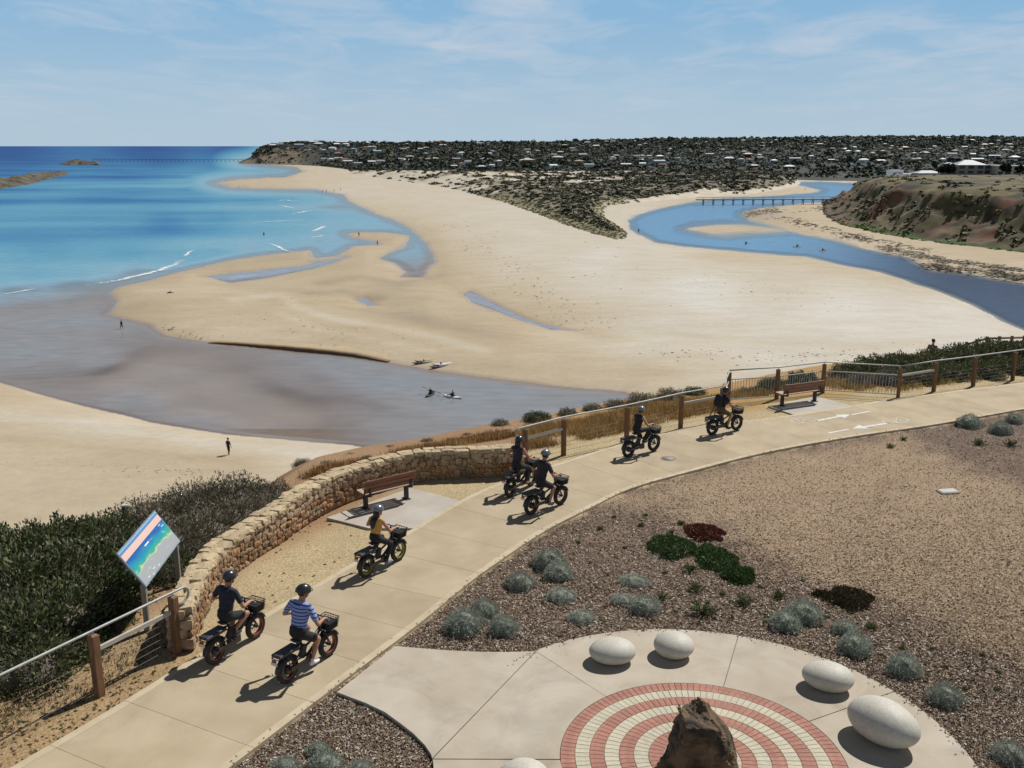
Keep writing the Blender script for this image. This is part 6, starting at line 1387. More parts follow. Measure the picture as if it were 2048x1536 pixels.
for (px, py, R, pr, lb) in [(1075,832,.55,protG,'round dark shrub on the brink by the lagoon end'),(1000,843,.38,protB,'small brown shrub on the brink left of the round dark one'),(1135,822,.45,protB,'twiggy shrub on the brink right of the round dark one'),(1185,813,.45,protB,'twiggy shrub above the handrail, third along the brink'),(1232,806,.5,protB,'twiggy shrub behind the second fence post'),(1283,798,.7,protB,'tall twiggy shrub above the seventh of the fence'),(1340,788,.7,protB,'taller twiggy shrub left of the third fence post'),(1388,781,.5,protG,'green shrub right of the third fence post'),(604,916,.35,protB,'lone brown shrub above the beach past the wall'),(545,925,.3,protB,'tiny shrub at the edge of the near beach')]:
    bush_px(px, py, R, pr, lb.replace('above the seventh of the fence', 'between the second and third fence posts'), GE)

GS = 'low brown tussocks on the slope beyond the stone wall'
for (px, py, R) in [(650,922,.22),(700,905,.18),(735,912,.26),(780,890,.2),(820,893,.16),(855,878,.28),(900,876,.2),(935,866,.22),(975,868,.17),(1015,858,.2),(670,935,.16),(880,890,.16)]:
    bush_px(px, py, R, protB, 'low brown tussock on the bare slope beyond the stone wall', GS, .8)
# ================================================================== BICYCLES
M_BLK = mat('black_frame_paint', (.012, .012, .014), (.02, .02, .022), rough=.35)
M_TYRE = mat('tyre_rubber', (.016, .015, .014), (.028, .026, .024), rough=.85)
M_VINYL = mat('black_vinyl', (.022, .022, .026), (.034, .034, .038), scale=20, rough=.55)
M_CHROME = mat('brushed_alloy', srgb(170, 172, 174), None, rough=.3, metallic=.9)
M_RIMS = {k: mat('rim_' + k, c, None, rough=.45) for k, c in (('orange', srgb(128, 58, 32)), ('lime', srgb(150, 146, 44)), ('black', (.02, .02, .022)), ('maroon', srgb(96, 40, 32)))}
M_LAMP = mat('lamp_lens', srgb(210, 206, 196), None, rough=.2); M_REDL = mat('red_lens', srgb(150, 24, 20), None, rough=.25)
WR = .265; WB = 1.10; BB = Vector((-.04, 0, .29)); CR = .15
def arc(cx, cz, r, a0, a1, n, y=0): return [(cx + r * math.cos(a0 + (a1 - a0) * i / n), y, cz + r * math.sin(a0 + (a1 - a0) * i / n)) for i in range(n + 1)]
def fender(cx, a0, a1, r=WR + .025, w=.058):
    m = MB(); n = 12; V = []
    for i in range(n + 1):
        a = a0 + (a1 - a0) * i / n; c, s = math.cos(a), math.sin(a)
        for (y, dr) in ((-w, -.022), (-w * .6, 0), (w * .6, 0), (w, -.022), (w, -.026), (w * .6, -.004), (-w * .6, -.004), (-w, -.026)): V.append((cx + (r + dr) * c, y, WR + (r + dr) * s))
    Fc = [(i * 8 + k, i * 8 + (k + 1) % 8, (i + 1) * 8 + (k + 1) % 8, (i + 1) * 8 + k) for i in range(n) for k in range(8)] + [tuple(range(8))[::-1], tuple(n * 8 + k for k in range(8))]
    return m.add(V, Fc)
def build_bike_meshes():
    B = {}
    R0 = WR - .052
    tp = [(R0 + .052 * math.cos(a), .050 * math.sin(a)) for a in [2 * math.pi * k / 12 for k in range(13)]]
    B['tyre'] = MB().lathe(tp, 40, 'Y').mesh('tyre', M_TYRE)
    rp = [(R0 - .048, -.040), (R0 - .036, -.042), (R0 - .030, -.036), (R0 - .030, .036), (R0 - .036, .042), (R0 - .048, .040), (R0 - .056, .0), (R0 - .048, -.040)]
    for k, m_ in M_RIMS.items(): B['rim_' + k] = MB().lathe(rp, 40, 'Y').mesh('rim', m_)
    sp = MB()
    for k in range(18):
        a = 2 * math.pi * k / 18; b = a + (.35 if k % 2 else -.35); s = 1 if k % 2 else -1; sp.tube([(.03 * math.cos(b), s * .03, .03 * math.sin(b)), ((R0 - .05) * math.cos(a), 0, (R0 - .05) * math.sin(a))], .0022, 4)
    B['spokes'] = sp.mesh('spokes', M_CHROME)
    B['hub'] = MB().lathe([(0, -.06), (.018, -.06), (.018, -.035), (.03, -.035), (.03, .035), (.018, .035), (.018, .06), (0, .06)], 16, 'Y').mesh('hub', M_BLK)
    B['motor'] = MB().lathe([(0, -.06), (.05, -.06), (.085, -.045), (.085, .045), (.05, .06), (0, .06)], 24, 'Y').mesh('motor_hub', M_BLK)
    B['disc'] = MB().lathe([(.055, .068), (.08, .068), (.08, .071), (.055, .071), (.055, .068)], 24, 'Y').mesh('brake_disc', M_CHROME)
    f = MB(); ra = (-WB / 2, 0, WR)
    f.tube([(.375, 0, .60), (.335, 0, .76)], .030, 10); f.tube([(.37, 0, .635), (.18, 0, .42), (-.02, 0, .30)], .034, 10); f.tube([(.345, 0, .71), (.1, 0, .55), (-.14, 0, .48)], .024, 8)
    f.tube([BB, (-.19, 0, .66)], .024, 10)
    for s in (-1, 1):
        f.tube([(-.06, s * .03, .29), (-.2, s * .075, .27), (ra[0], s * .085, WR)], .014, 7); f.tube([(-.165, s * .02, .60), (-.3, s * .08, .52), (ra[0], s * .085, WR)], .013, 7)
    B['frame'] = f.mesh('frame', M_BLK)
    k = MB(); k.tube([(.345, 0, .74), (.375, 0, .62)], .024, 8).rbox((.385, 0, .585), (.06, .17, .05), .012)
    for s in (-1, 1): k.tube([(.39, s * .075, .59), (.47, s * .078, .42), (WB / 2, s * .075, WR)], .017, 8)
    B['fork'] = k.mesh('fork', M_BLK)
    h = MB(); h.tube([(.335, 0, .76), (.30, 0, .93), (.31, 0, .955)], .018, 8); h.tube([(.20, -.32, 1.0), (.25, -.24, 1.005), (.315, -.10, .97), (.315, .10, .97), (.25, .24, 1.005), (.20, .32, 1.0)], .012, 8)
    B['handlebar'] = h.mesh('handlebar', M_BLK)
    B['grip'] = MB().tube([(.195, -.33, 1.0), (.235, -.25, 1.003)], .018, 8).mesh('grip', M_VINYL); B['grip2'] = MB().tube([(.195, .33, 1.0), (.235, .25, 1.003)], .018, 8).mesh('grip', M_VINYL)
    B['lever'] = MB().tube([(.25, -.22, .99), (.29, -.28, .975), (.27, -.32, .965)], .006, 5).mesh('brake_lever', M_CHROME); B['lever2'] = MB().tube([(.25, .22, .99), (.29, .28, .975), (.27, .32, .965)], .006, 5).mesh('brake_lever', M_CHROME)
    B['cable'] = MB().tube([(.27, -.2, .985), (.38, -.1, .98), (.43, -.03, .86), (.40, .03, .70), (.42, .06, .55)], .005, 5).mesh('cable', M_BLK); B['cable2'] = MB().tube([(.27, .2, .985), (.37, .1, .96), (.40, .05, .84), (.36, .035, .70), (.2, .03, .50)], .005, 5).mesh('cable', M_BLK)
    b = MB(); x0, x1, y, z0, z1 = .42, .70, .17, .62, .82
    b.box(((x0 + x1) / 2, 0, z0), (x1 - x0 - .05, 2 * y - .05, .012))
    def corner(t, sx, sy): e_ = .025 * (1 - t); return ((x0 + e_) if sx < 0 else (x1 - e_), sy * (y - e_), z0 + (z1 - z0) * t)
    for t in (0.0, .25, .5, .75, 1.0):
        ps = [corner(t, -1, -1), corner(t, 1, -1), corner(t, 1, 1), corner(t, -1, 1)]; b.tube(ps, .006 if t < 1 else .010, 5, closed=True)
    for sx, sy, ex, ey in ((-1, -1, 1, -1), (1, -1, 1, 1), (1, 1, -1, 1), (-1, 1, -1, -1)):
        for q in range(9):
            u = q / 8; A = Vector(corner(0, sx, sy)).lerp(Vector(corner(0, ex, ey)), u); C_ = Vector(corner(1, sx, sy)).lerp(Vector(corner(1, ex, ey)), u); b.tube([A, C_], .0055, 4)
    B['basket'] = b.mesh('basket', M_BLK)
    # liner makes the basket read as a solid dark box
    B['liner'] = MB().box(((x0 + x1) / 2, 0, z0 + .07), (x1 - x0 - .06, 2 * y - .06, .12), None, 1.12).mesh('basket_liner', M_VINYL)
    B['basket_bracket'] = MB().tube([(.37, .03, .66), (.46, .03, .63)], .010, 6).tube([(.37, -.03, .66), (.46, -.03, .63)], .010, 6).mesh('basket_bracket', M_BLK)
    B['headlight'] = MB().lathe([(0, .0), (.03, .0), (.035, .03), (.02, .055), (0, .055)], 14, 'X', (.43, 0, .575)).mesh('headlight', M_LAMP)
    s_ = MB(); V = []; n = 9
    for i in range(n):
        t = i / (n - 1); x = -.35 + .28 * t; w = .105 * (1 - .78 * t ** 1.4) + .018 * math.sin(math.pi * t); zt = .745 + .012 * (1 - t) ** 2 - .004 * t
        V += [(x, -w, zt - .028), (x, -w * .8, zt), (x, 0, zt - .006), (x, w * .8, zt), (x, w, zt - .028), (x, 0, zt - .055)]
    Fc = [(i * 6 + k_, i * 6 + (k_ + 1) % 6, (i + 1) * 6 + (k_ + 1) % 6, (i + 1) * 6 + k_) for i in range(n - 1) for k_ in range(6)] + [tuple(range(6))[::-1], tuple((n - 1) * 6 + k_ for k_ in range(6))]
    B['saddle'] = s_.add(V, Fc, True).mesh('saddle', M_VINYL)
    B['seatpost'] = MB().tube([(-.185, 0, .64), (-.212, 0, .71)], .016, 8).mesh('seat_post', M_CHROME)
    r_ = MB()
    for s in (-1, 1): r_.tube([(-.16, s * .06, .585), (-.45, s * .085, .60), (-.84, s * .085, .60)], .011, 6).tube([(-WB / 2, s * .09, WR + .02), (-.62, s * .088, .59)], .009, 6)
    for x in (-.3, -.5, -.7, -.84): r_.tube([(x, -.085, .60), (x, .085, .60)], .009, 6)
    B['rack'] = r_.mesh('rear_rack', M_BLK)
    B['pad'] = MB().rbox((-.57, 0, .640), (.52, .22, .06), .022).mesh('passenger_pad', M_VINYL)
    B['battery'] = MB().rbox((-.135, 0, .44), (.11, .10, .26), .02, (0, .34, 0)).mesh('battery', M_VINYL)
    B['guard'] = MB().rbox((-.30, -.105, .285), (.52, .014, .09), .006).rbox((-.05, -.10, .29), (.17, .014, .15), .006).mesh('chain_guard', M_BLK)
    B['rearlight'] = MB().rbox((-.865, 0, .575), (.03, .10, .045), .008).mesh('rear_light', M_REDL); B['plate'] = MB().rbox((-.87, 0, .52), (.012, .14, .06), .003).mesh('number_plate', M_LAMP)
    B['fender_f'] = fender(WB / 2, .25, 2.75).mesh('mudguard', M_BLK); B['fender_r'] = fender(-WB / 2, .35, 3.05).mesh('mudguard', M_BLK)
    B['stand'] = MB().tube([(-.20, .08, .27), (-.42, .13, .17), (-.50, .14, .16)], .010, 6).mesh('kickstand', M_CHROME)
    B['crank'] = MB().lathe([(.0, -.085), (.07, -.085), (.07, -.079), (.0, -.079)], 20, 'Y').tube([(0, -.09, 0), (CR, -.095, 0)], .010, 6).tube([(0, .09, 0), (-CR, .095, 0)], .010, 6).tube([(0, -.09, 0), (0, .09, 0)], .014, 6).mesh('crank', M_CHROME)
    B['pedal'] = MB().rbox((0, 0, 0), (.09, .085, .022), .006).mesh('pedal', M_VINYL)
    return B
BK = build_bike_meshes()
def bicycle(loc, rz, rim, theta, label):
    e = empty('electric_bicycle', loc, rz); tag(e, label, 'bicycle', 'fat tyred electric bicycles on the path')
    for nm, mk in (('frame', 'frame'), ('fork', 'fork'), ('battery', 'battery'), ('seat_post', 'seatpost'), ('saddle', 'saddle'), ('rear_rack', 'rack'), ('passenger_pad', 'pad'), ('chain_guard', 'guard'), ('kickstand', 'stand'), ('headlight', 'headlight'), ('rear_light', 'rearlight'), ('number_plate', 'plate'), ('mudguard', 'fender_f'), ('mudguard', 'fender_r'), ('cable', 'cable'), ('cable', 'cable2')): link_mesh(nm, BK[mk], e)
    hb = link_mesh('handlebar', BK['handlebar'], e)
    for q in ('grip', 'grip2'): link_mesh('grip', BK[q], hb)
    for q in ('lever', 'lever2'): link_mesh('brake_lever', BK[q], hb)
    bs = link_mesh('basket', BK['basket'], e); link_mesh('liner', BK['liner'], bs); link_mesh('basket_bracket', BK['basket_bracket'], bs)
    for x, mot in ((-WB / 2, True), (WB / 2, False)):
        w = link_mesh('wheel', BK['rim_' + rim], e); w.location = (x, 0, WR); w.rotation_euler.y = random.uniform(0, 6)
        link_mesh('tyre', BK['tyre'], w); link_mesh('spokes', BK['spokes'], w); link_mesh('brake_disc', BK['disc'], w); link_mesh('motor_hub' if mot else 'hub', BK['motor' if mot else 'hub'], w)
    c = link_mesh('crank', BK['crank'], e); c.location = BB; c.rotation_euler.y = -theta
    for s in (-1, 1):
        p = link_mesh('pedal', BK['pedal'], c); p.location = (CR * (-s), s * .14, 0); p.rotation_euler.y = theta
    return e

# ================================================================== PEOPLE
def uv_ell(c, rad, R=None, nu=14, nv=10):
    V = []; c = Vector(c)
    for i in range(nv + 1):
        t = math.pi * i / nv
        for j in range(nu):
            a = 2 * math.pi * j / nu; p = Vector((math.sin(t) * math.cos(a) * rad[0], math.sin(t) * math.sin(a) * rad[1], math.cos(t) * rad[2])); V.append((R @ p if R else p) + c)
    F_ = [(i * nu + j, (i + 1) * nu + j, (i + 1) * nu + (j + 1) % nu, i * nu + (j + 1) % nu) for i in range(nv) for j in range(nu)]
    return V, F_
class Body:
    """body as one skin: tapered limbs and rounded masses fused by a voxel remesh; faces keep the cloth of the nearest mass"""
    def __init__(s): s.p = []
    def cap(s, a, b, r0, r1, m): s.p.append(('c', Vector(a), Vector(b), r0, r1, m)); return s
    def ell(s, c, rad, m, R=None): s.p.append(('e', Vector(c), rad, R, m)); return s
    def chain(s, pts, rs, m):
        for i in range(len(pts) - 1): s.cap(pts[i], pts[i + 1], rs[i], rs[i + 1], m)
        return s
    def mesh(s, name, mats, voxel=.016, smooth=5):
        mb = MB()
        for q in s.p:
            if q[0] == 'e': V, F_ = uv_ell(q[1], q[2], q[3]); mb.add(V, F_)
            else:
                _, a, b, r0, r1, m = q; n = max(2, int((b - a).length / .03) + 1); pts = [a.lerp(b, i / n) for i in range(n + 1)]
                mb.tube(pts, [r0 + (r1 - r0) * i / n for i in range(n + 1)], 12); mb.add(*uv_ell(a, (r0,) * 3)); mb.add(*uv_ell(b, (r1,) * 3))
        o = mb.build('tmp'); r = o.modifiers.new('r', 'REMESH'); r.mode = 'VOXEL'; r.voxel_size = voxel
        if smooth: sm = o.modifiers.new('s', 'SMOOTH'); sm.factor = .5; sm.iterations = smooth
        dg = bpy.context.evaluated_depsgraph_get(); me = bpy.data.meshes.new_from_object(o.evaluated_get(dg)); old = o.data; bpy.data.objects.remove(o); bpy.data.meshes.remove(old)
        me.name = name; me.materials.clear()
        for m_ in mats: me.materials.append(m_)
        n = len(me.polygons); C = np.zeros(n * 3, np.float32); me.polygons.foreach_get('center', C); C = C.reshape(-1, 3); best = np.full(n, 1e9); idx = np.zeros(n, np.int32)
        for q in s.p:
            if q[0] == 'e':
                D = C - np.array(q[1]); D = D @ np.array(q[3]) if q[3] else D; k = np.linalg.norm(D / np.array(q[2]), axis=1); d = (k - 1) * min(q[2]); m_ = q[4]
            else:
                a, b = np.array(q[1]), np.array(q[2]); ab = b - a; t = np.clip((C - a) @ ab / (ab @ ab + 1e-9), 0, 1); d = np.linalg.norm(C - a - t[:, None] * ab, axis=1) - (q[3] + (q[4] - q[3]) * t); m_ = q[5]
            mk = d < best; best = np.where(mk, d, best); idx = np.where(mk, m_, idx)
        me.polygons.foreach_set('material_index', idx.astype(np.int32)); me.polygons.foreach_set('use_smooth', np.ones(n, bool)); me.update(); return me
def ik(a, b, l1, l2, pole):
    d = b - a; L = min(d.length, l1 + l2 - .002); u = d.normalized(); x = (l1 * l1 - l2 * l2 + L * L) / (2 * L); h = math.sqrt(max(l1 * l1 - x * x, 0)); v = pole - u * pole.dot(u); v.normalize(); return a + u * x + v * h
def cloth(name, c, c2=None, **k): return mat(name, c, c2, scale=k.pop('scale', 14), rough=k.pop('rough', .9), bump=.8, bscale=9, **k)
M_SKIN = mat('skin', srgb(176, 122, 92), srgb(196, 142, 110), scale=6, rough=.6); M_EYE = mat('eye', (.02, .02, .02), None, rough=.3)
M_HAIR = mat('dark_hair', (.012, .009, .008), (.025, .018, .014), scale=30, rough=.55, stretch=(1, 1, .1))
M_HELM = mat('black_helmet_shell', (.02, .022, .026), (.03, .032, .036), rough=.25); M_HELM_S = mat('silver_helmet_shell', srgb(120, 124, 126), None, rough=.25, metallic=.3); M_STRAP = mat('helmet_strap', (.02, .02, .02), None, rough=.8)
def stripe_cloth():
    m = bpy.data.materials.new('blue_striped_cloth'); m.use_nodes = True; nt = m.node_tree; N = nt.nodes.new; L = nt.links.new; p = nt.nodes['Principled BSDF']; p.inputs['Roughness'].default_value = .9
    tc = N('ShaderNodeTexCoord'); sx = N('ShaderNodeSeparateXYZ'); L(tc.outputs['Object'], sx.inputs[0]); mu = N('ShaderNodeMath'); mu.operation = 'MULTIPLY'; L(sx.outputs['Z'], mu.inputs[0]); mu.inputs[1].default_value = 15.5
    fr = N('ShaderNodeMath'); fr.operation = 'FRACT'; L(mu.outputs[0], fr.inputs[0]); gt = N('ShaderNodeMath'); gt.operation = 'GREATER_THAN'; L(fr.outputs[0], gt.inputs[0]); gt.inputs[1].default_value = .66
    mx = N('ShaderNodeMix'); mx.data_type = 'RGBA'; L(gt.outputs[0], mx.inputs['Factor']); mx.inputs['A'].default_value = (*srgb(150, 166, 214), 1); mx.inputs['B'].default_value = (*srgb(48, 62, 116), 1); L(mx.outputs['Result'], p.inputs['Base Color']); return m
def helmet(e, hc, R, shell, hs):
    """child pieces of a rider: shell, ribs, rim and strap round head centre hc"""
    c = Vector(hc) + Vector((-.004, 0, .024)); V, F_ = uv_ell((0, 0, 0), (.130 * hs, .102 * hs, .106 * hs), None, 24, 14); bm = bmesh.new(); vs = [bm.verts.new(v) for v in V]
    for f in F_:
        try: bm.faces.new([vs[i] for i in f])
        except Exception: pass
    bmesh.ops.remove_doubles(bm, verts=list(bm.verts), dist=1e-4); bmesh.ops.bisect_plane(bm, geom=list(bm.verts) + list(bm.edges) + list(bm.faces), plane_co=(0, 0, -.022), plane_no=(.18, 0, 1), clear_inner=True)
    for v in bm.verts: v.co = R @ v.co + c
    me = bpy.data.meshes.new('helmet'); bm.to_mesh(me); bm.free(); me.materials.append(shell); me.polygons.foreach_set('use_smooth', [True] * len(me.polygons)); o = link_mesh('helmet', me, e)
    sol = o.modifiers.new('t', 'SOLIDIFY'); sol.thickness = -.012
    for y in (-.06, -.022, .022, .06):
        pts = []
        for k in range(9):
            t = -1.15 + 2.3 * k / 8; k2 = math.sqrt(max(0, 1 - (y / .102) ** 2)); pts.append(R @ Vector((.133 * hs * k2 * math.sin(t), y * hs, .109 * hs * k2 * math.cos(t))) + c)
        MB().tube(pts, .008, 5).build('rib', M_HELM if shell is M_HELM_S else M_HELM_S, o) if abs(y) > .05 else MB().tube(pts, .009, 5).build('rib', shell, o)
    MB().tube([R @ Vector(q) + c for q in ((.10, -.06, -.03), (.165, -.05, -.018), (.175, 0, -.012), (.165, .05, -.018), (.10, .06, -.03))], .008, 5).build('visor', M_STRAP, o)
    for s in (-1, 1): MB().tube([R @ Vector((0, s * .098, -.03)) + c, R @ Vector((.03, s * .07, -.115)) + c, R @ Vector((.05, 0, -.15)) + c], .006, 4).build('strap', M_STRAP, o)
def rider(loc, rz, theta, s, top, bottom, shoe, sleeve, pants, label, lean=10, hair=0, shell=None, turn=0.0, skirt=False, wide=1.0):
    """seated rider in the bicycle's frame; sleeve/pants = share of the limb covered"""
    e = empty('person', loc, rz); tag(e, label, 'person', 'riders on electric bicycles')
    SK, TP, BT, SH, EY = range(5); b = Body(); l = math.radians(lean); up = Vector((math.sin(l), 0, math.cos(l))); fw = Vector((math.cos(l), 0, -math.sin(l)))
    hip = Vector((-.215, 0, .845)); sl = s; s = 1 + (s - 1) * .35; R = Matrix.Rotation(l, 3, 'Y')
    P = lambda u, f=0.0, y=0.0: hip + up * u * sl + fw * f * s + Vector((0, y * s, 0))
    w = wide
    b.ell(P(.0), (.135 * s, .172 * s * w, .125 * s), BT, R).ell(P(.06, -.015), (.125 * s, .160 * s * w, .10 * s), BT if not skirt else TP, R)
    b.ell(P(.17), (.115 * s, .150 * s * w, .15 * sl), TP, R).ell(P(.30, .005), (.125 * s, .172 * s * w, .165 * sl), TP, R).ell(P(.40, -.01), (.110 * s, .175 * s * w, .10 * s), TP, R)
    b.cap(P(.435, -.01, -.13), P(.435, -.01, .13), .068 * s, .068 * s, TP)
    b.cap(P(.44, 0), P(.535, .03), .064 * s, .057 * s, SK)
    hc = P(.535, .03) + up * .105 * s + fw * .015; Rh = Matrix.Rotation(turn, 3, 'Z')
    H = lambda x, y, z: hc + Rh @ Vector((x, y, z)) * s
    b.ell(hc, (.098 * s, .076 * s, .112 * s), SK, Rh).ell(H(.03, 0, -.06), (.062 * s, .056 * s, .06 * s), SK, Rh).cap(H(.092, 0, .0), H(.112, 0, -.03), .012, .015, SK)
    for q in (-1, 1): b.ell(H(-.005, q * .078, -.012), (.022, .012, .032), SK, Rh).ell(H(.086, q * .032, .008), (.012, .013, .010), EY, Rh)
    b.cap(H(.086, -.018, -.062), H(.086, .018, -.062), .009, .009, EY)
    for q in (-1, 1):
        sh = P(.425, 0, q * .185 * (.5 + .5 * w)); hand = Vector((.205, q * .285, 1.022)); wr = hand + Vector((-.065, q * .005, .018)); el = ik(sh, wr, .275 * sl, .250 * sl, Vector((-.25, q * .75, -.85)))
        mid = sh.lerp(el, sleeve) if sleeve <= 1 else el
        if sleeve > 0: b.cap(sh, mid, .062 * s, .056 * s, TP)
        b.cap(sh, el, .050 * s, .040 * s, SK if sleeve <= 1 else TP); b.cap(el, wr, .040 * s, .027 * s, SK)
        b.ell(hand + Vector((-.025, 0, .014)), (.045, .040, .020), SK)
        for k in range(4):
            y = q * (.262 + .019 * k); L_ = (.9, 1.0, .95, .8)[k]
            b.chain([Vector((.205, y, 1.030)), Vector((.205 + .033 * L_, y, 1.022)), Vector((.205 + .036 * L_, y, 1.0 - .006)), Vector((.212, y, .982))], [.0105, .010, .0095, .0085], SK)
        b.chain([hand + Vector((-.03, -q * .03, .008)), hand + Vector((0, -q * .046, .002)), hand + Vector((.022, -q * .046, -.016))], [.013, .012, .010], SK)
        # leg: pedal on this side
        ph = theta if q < 0 else theta + math.pi; ped = BB + Vector((math.cos(ph) * CR, q * .14, math.sin(ph) * CR)); ank = ped + Vector((-.055, -q * .01, .085)); hj = hip + Vector((.01, q * .092 * s, -.015)); kn = ik(hj, ank, .405, .400, Vector((1, q * .10, .35)))
        th = .088 * s; kr = .060 * s
        if pants >= 1.5: b.cap(hj, kn, th, kr + .004, BT).cap(kn, ank, kr + .002, .042, BT)
        else:
            m_ = hj.lerp(kn, pants); b.cap(hj, m_, th + .006, th + .006 - (th - kr - .012) * pants, BT); b.cap(hj.lerp(kn, .3), kn, th * .86, kr - .004, SK); cm_ = kn.lerp(ank, .32) + Vector((-.018, 0, 0)); b.cap(kn, cm_, kr - .006, .054 * s, SK).cap(cm_, ank, .054 * s, .034, SK)
        heel = ank + Vector((-.035, 0, -.055)); toe = ank + Vector((.145, q * .012, -.062)); b.cap(ank + Vector((0, 0, .012)), ank + Vector((0, 0, -.045)), .040, .042, SH).cap(heel, toe, .038, .032, SH).cap(heel + Vector((.05, q * .012, 0)), toe + Vector((-.03, q * .008, .0)), .040, .034, SH)
    link_mesh('body', b.mesh('body', [M_SKIN, top, bottom, shoe, M_EYE]), e)
    helmet(e, hc, Rh, shell or M_HELM, s * 1.0)
    if hair:
        pts = [H(-.05, 0, .03), H(-.095, 0, -.04), H(-.10, 0, -.13), P(.46, -.115), P(.46 - hair * .5, -.14), P(.46 - hair, -.135)]; hw = [.07, .078, .072, .085, .080, .03]
        m = MB(); 
        V = []; n = 14
        for p, r_ in zip(pts, hw):
            for k in range(n): a = 2 * math.pi * k / n; V.append(p + Vector((math.cos(a) * r_ * .5 * s, math.sin(a) * r_ * 1.15 * s, 0)))
        F_ = [(i * n + k, i * n + (k + 1) % n, (i + 1) * n + (k + 1) % n, (i + 1) * n + k) for i in range(len(pts) - 1) for k in range(n)] + [tuple(range(n))[::-1], tuple((len(pts) - 1) * n + k for k in range(n))]
        h = m.add(V, F_, True).build('hair', M_HAIR, e); h.modifiers.new('s', 'SUBSURF').levels = 1
    else:
        V, F_ = uv_ell(hc + Rh @ Vector((-.012, 0, .004)) * s, (.097 * s, .081 * s, .098 * s), Rh, 16, 10)
        MB().add([v for v in V], [f for f in F_ if sum((Rh.inverted() @ (V[i] - hc)).x for i in f) / 4 < .01 * s], True).build('hair', M_HAIR, e)
    return e, P
C_NAVY = cloth('navy_tee', srgb(38, 40, 54)); C_BLKSH = cloth('black_shorts', (.016, .016, .018)); C_MUST = cloth('mustard_top', srgb(206, 156, 84)); C_BLKP = cloth('black_pants', (.014, .014, .016)); C_PLUM = cloth('plum_singlet', srgb(52, 46, 56)); C_CHAR = cloth('charcoal_tee', srgb(44, 46, 50)); C_BLKT = cloth('black_top', (.016, .016, .02)); C_OLIVE = cloth('olive_shorts', srgb(84, 74, 48)); C_WSHOE = cloth('white_shoe', srgb(222, 216, 214)); C_GSHOE = cloth('grey_shoe', srgb(120, 118, 126)); C_DSHOE = cloth('dark_shoe', (.03, .03, .032)); C_TAN = cloth('tan_sandal', srgb(140, 100, 70))
STRIPE = stripe_cloth()
def pair(rear, front):
    a = at(*rear, PZ); b = at(*front, PZ); return Vector(((a.x + b.x) / 2, (a.y + b.y) / 2, PZ + .002)), math.atan2(b.y - a.y, b.x - a.x)
RIDERS = [
 ((437, 1324), (508, 1279), 'orange', 1.9, dict(s=1.14, top=C_NAVY, bottom=C_BLKSH, shoe=C_DSHOE, sleeve=.62, pants=.62, label='rider in dark navy tee and black shorts, nearest the stone wall', turn=-.15), 'black fat tyred bicycle with orange rims under the navy clad rider'),
 ((574, 1367), (660, 1311), 'orange', -1.15, dict(s=1.22, top=STRIPE, bottom=C_BLKSH, shoe=C_WSHOE, sleeve=.66, pants=.66, label='rider in blue striped tee, black shorts and white shoes', turn=-.45, wide=1.1), 'black fat tyred bicycle with orange rims under the striped tee rider'),
 ((733, 1155), (798, 1121), 'lime', -1.0, dict(s=.98, top=C_MUST, bottom=C_BLKP, shoe=C_GSHOE, sleeve=0, pants=2, label='rider in mustard top and black pants with long dark hair', hair=.24, shell=M_HELM_S, lean=8, wide=.9), 'black fat tyred bicycle with yellow green rims under the mustard top rider'),
 ((1015, 997), (1068, 969), 'black', -.4, dict(s=1.09, top=C_PLUM, bottom=C_BLKP, shoe=C_TAN, sleeve=0, pants=2, label='rider in dark sleeveless top with long hair, wall side of the pair', hair=.2, lean=7, wide=.9), 'black bicycle on the wall side of the riding pair'),
 ((1062, 1030), (1122, 1009), 'maroon', -.9, dict(s=1.17, top=C_CHAR, bottom=C_BLKSH, shoe=C_GSHOE, sleeve=.62, pants=.68, label='rider in charcoal tee and black shorts, garden side of the pair', shell=M_HELM_S), 'black bicycle with dark red rims on the garden side of the riding pair'),
 ((1256, 915), (1308, 902), 'black', 1.2, dict(s=.98, top=C_BLKT, bottom=C_BLKP, shoe=C_DSHOE, sleeve=0, pants=2, label='rider in black with silver helmet, second from the front', shell=M_HELM_S, lean=11, wide=.92), 'black bicycle second from the front of the group'),
 ((1421, 871), (1476, 860), 'black', -.9, dict(s=1.04, top=C_BLKT, bottom=C_OLIVE, shoe=C_DSHOE, sleeve=.4, pants=.7, label='leading rider with black backpack and olive shorts', lean=12), 'black bicycle leading the group'),
]
M_PACK = cloth('black_backpack', (.015, .015, .018))
for rear, front, rim, th, kw, bl in RIDERS:
    loc, rz = pair(rear, front); bicycle(loc, rz, rim, th, bl)
    pe, P = rider(loc, rz, th, **kw)
    if 'backpack' in kw['label']:
        s = kw['s']; bp = empty('backpack', loc, rz); tag(bp, 'black backpack on the leading rider', 'backpack')
        c = P(.29, -.20); R = Matrix.Rotation(math.radians(kw['lean']), 3, 'Y')
        V, F_ = uv_ell((0, 0, 0), (.095, .15, .23), None, 18, 14); V = [Vector((math.copysign(abs(v.x / .095) ** .7, v.x) * .095, math.copysign(abs(v.y / .15) ** .65, v.y) * .15, math.copysign(abs(v.z / .23) ** .7, v.z) * .23)) for v in V]
        MB().add([R @ v + c for v in V], F_, True).build('bag', M_PACK, bp); MB().rbox(c + R @ Vector((-.085, 0, -.06)), (.05, .2, .18), .02, R).build('front_pocket', M_PACK, bp)
        for q in (-1, 1): MB().tube([P(.45, -.10, q * .10), P(.52, -.02, q * .11), P(.44, .13, q * .10), P(.25, .13, q * .12), P(.12, -.05, q * .15)], .014, 6).build('strap', M_PACK, bp)

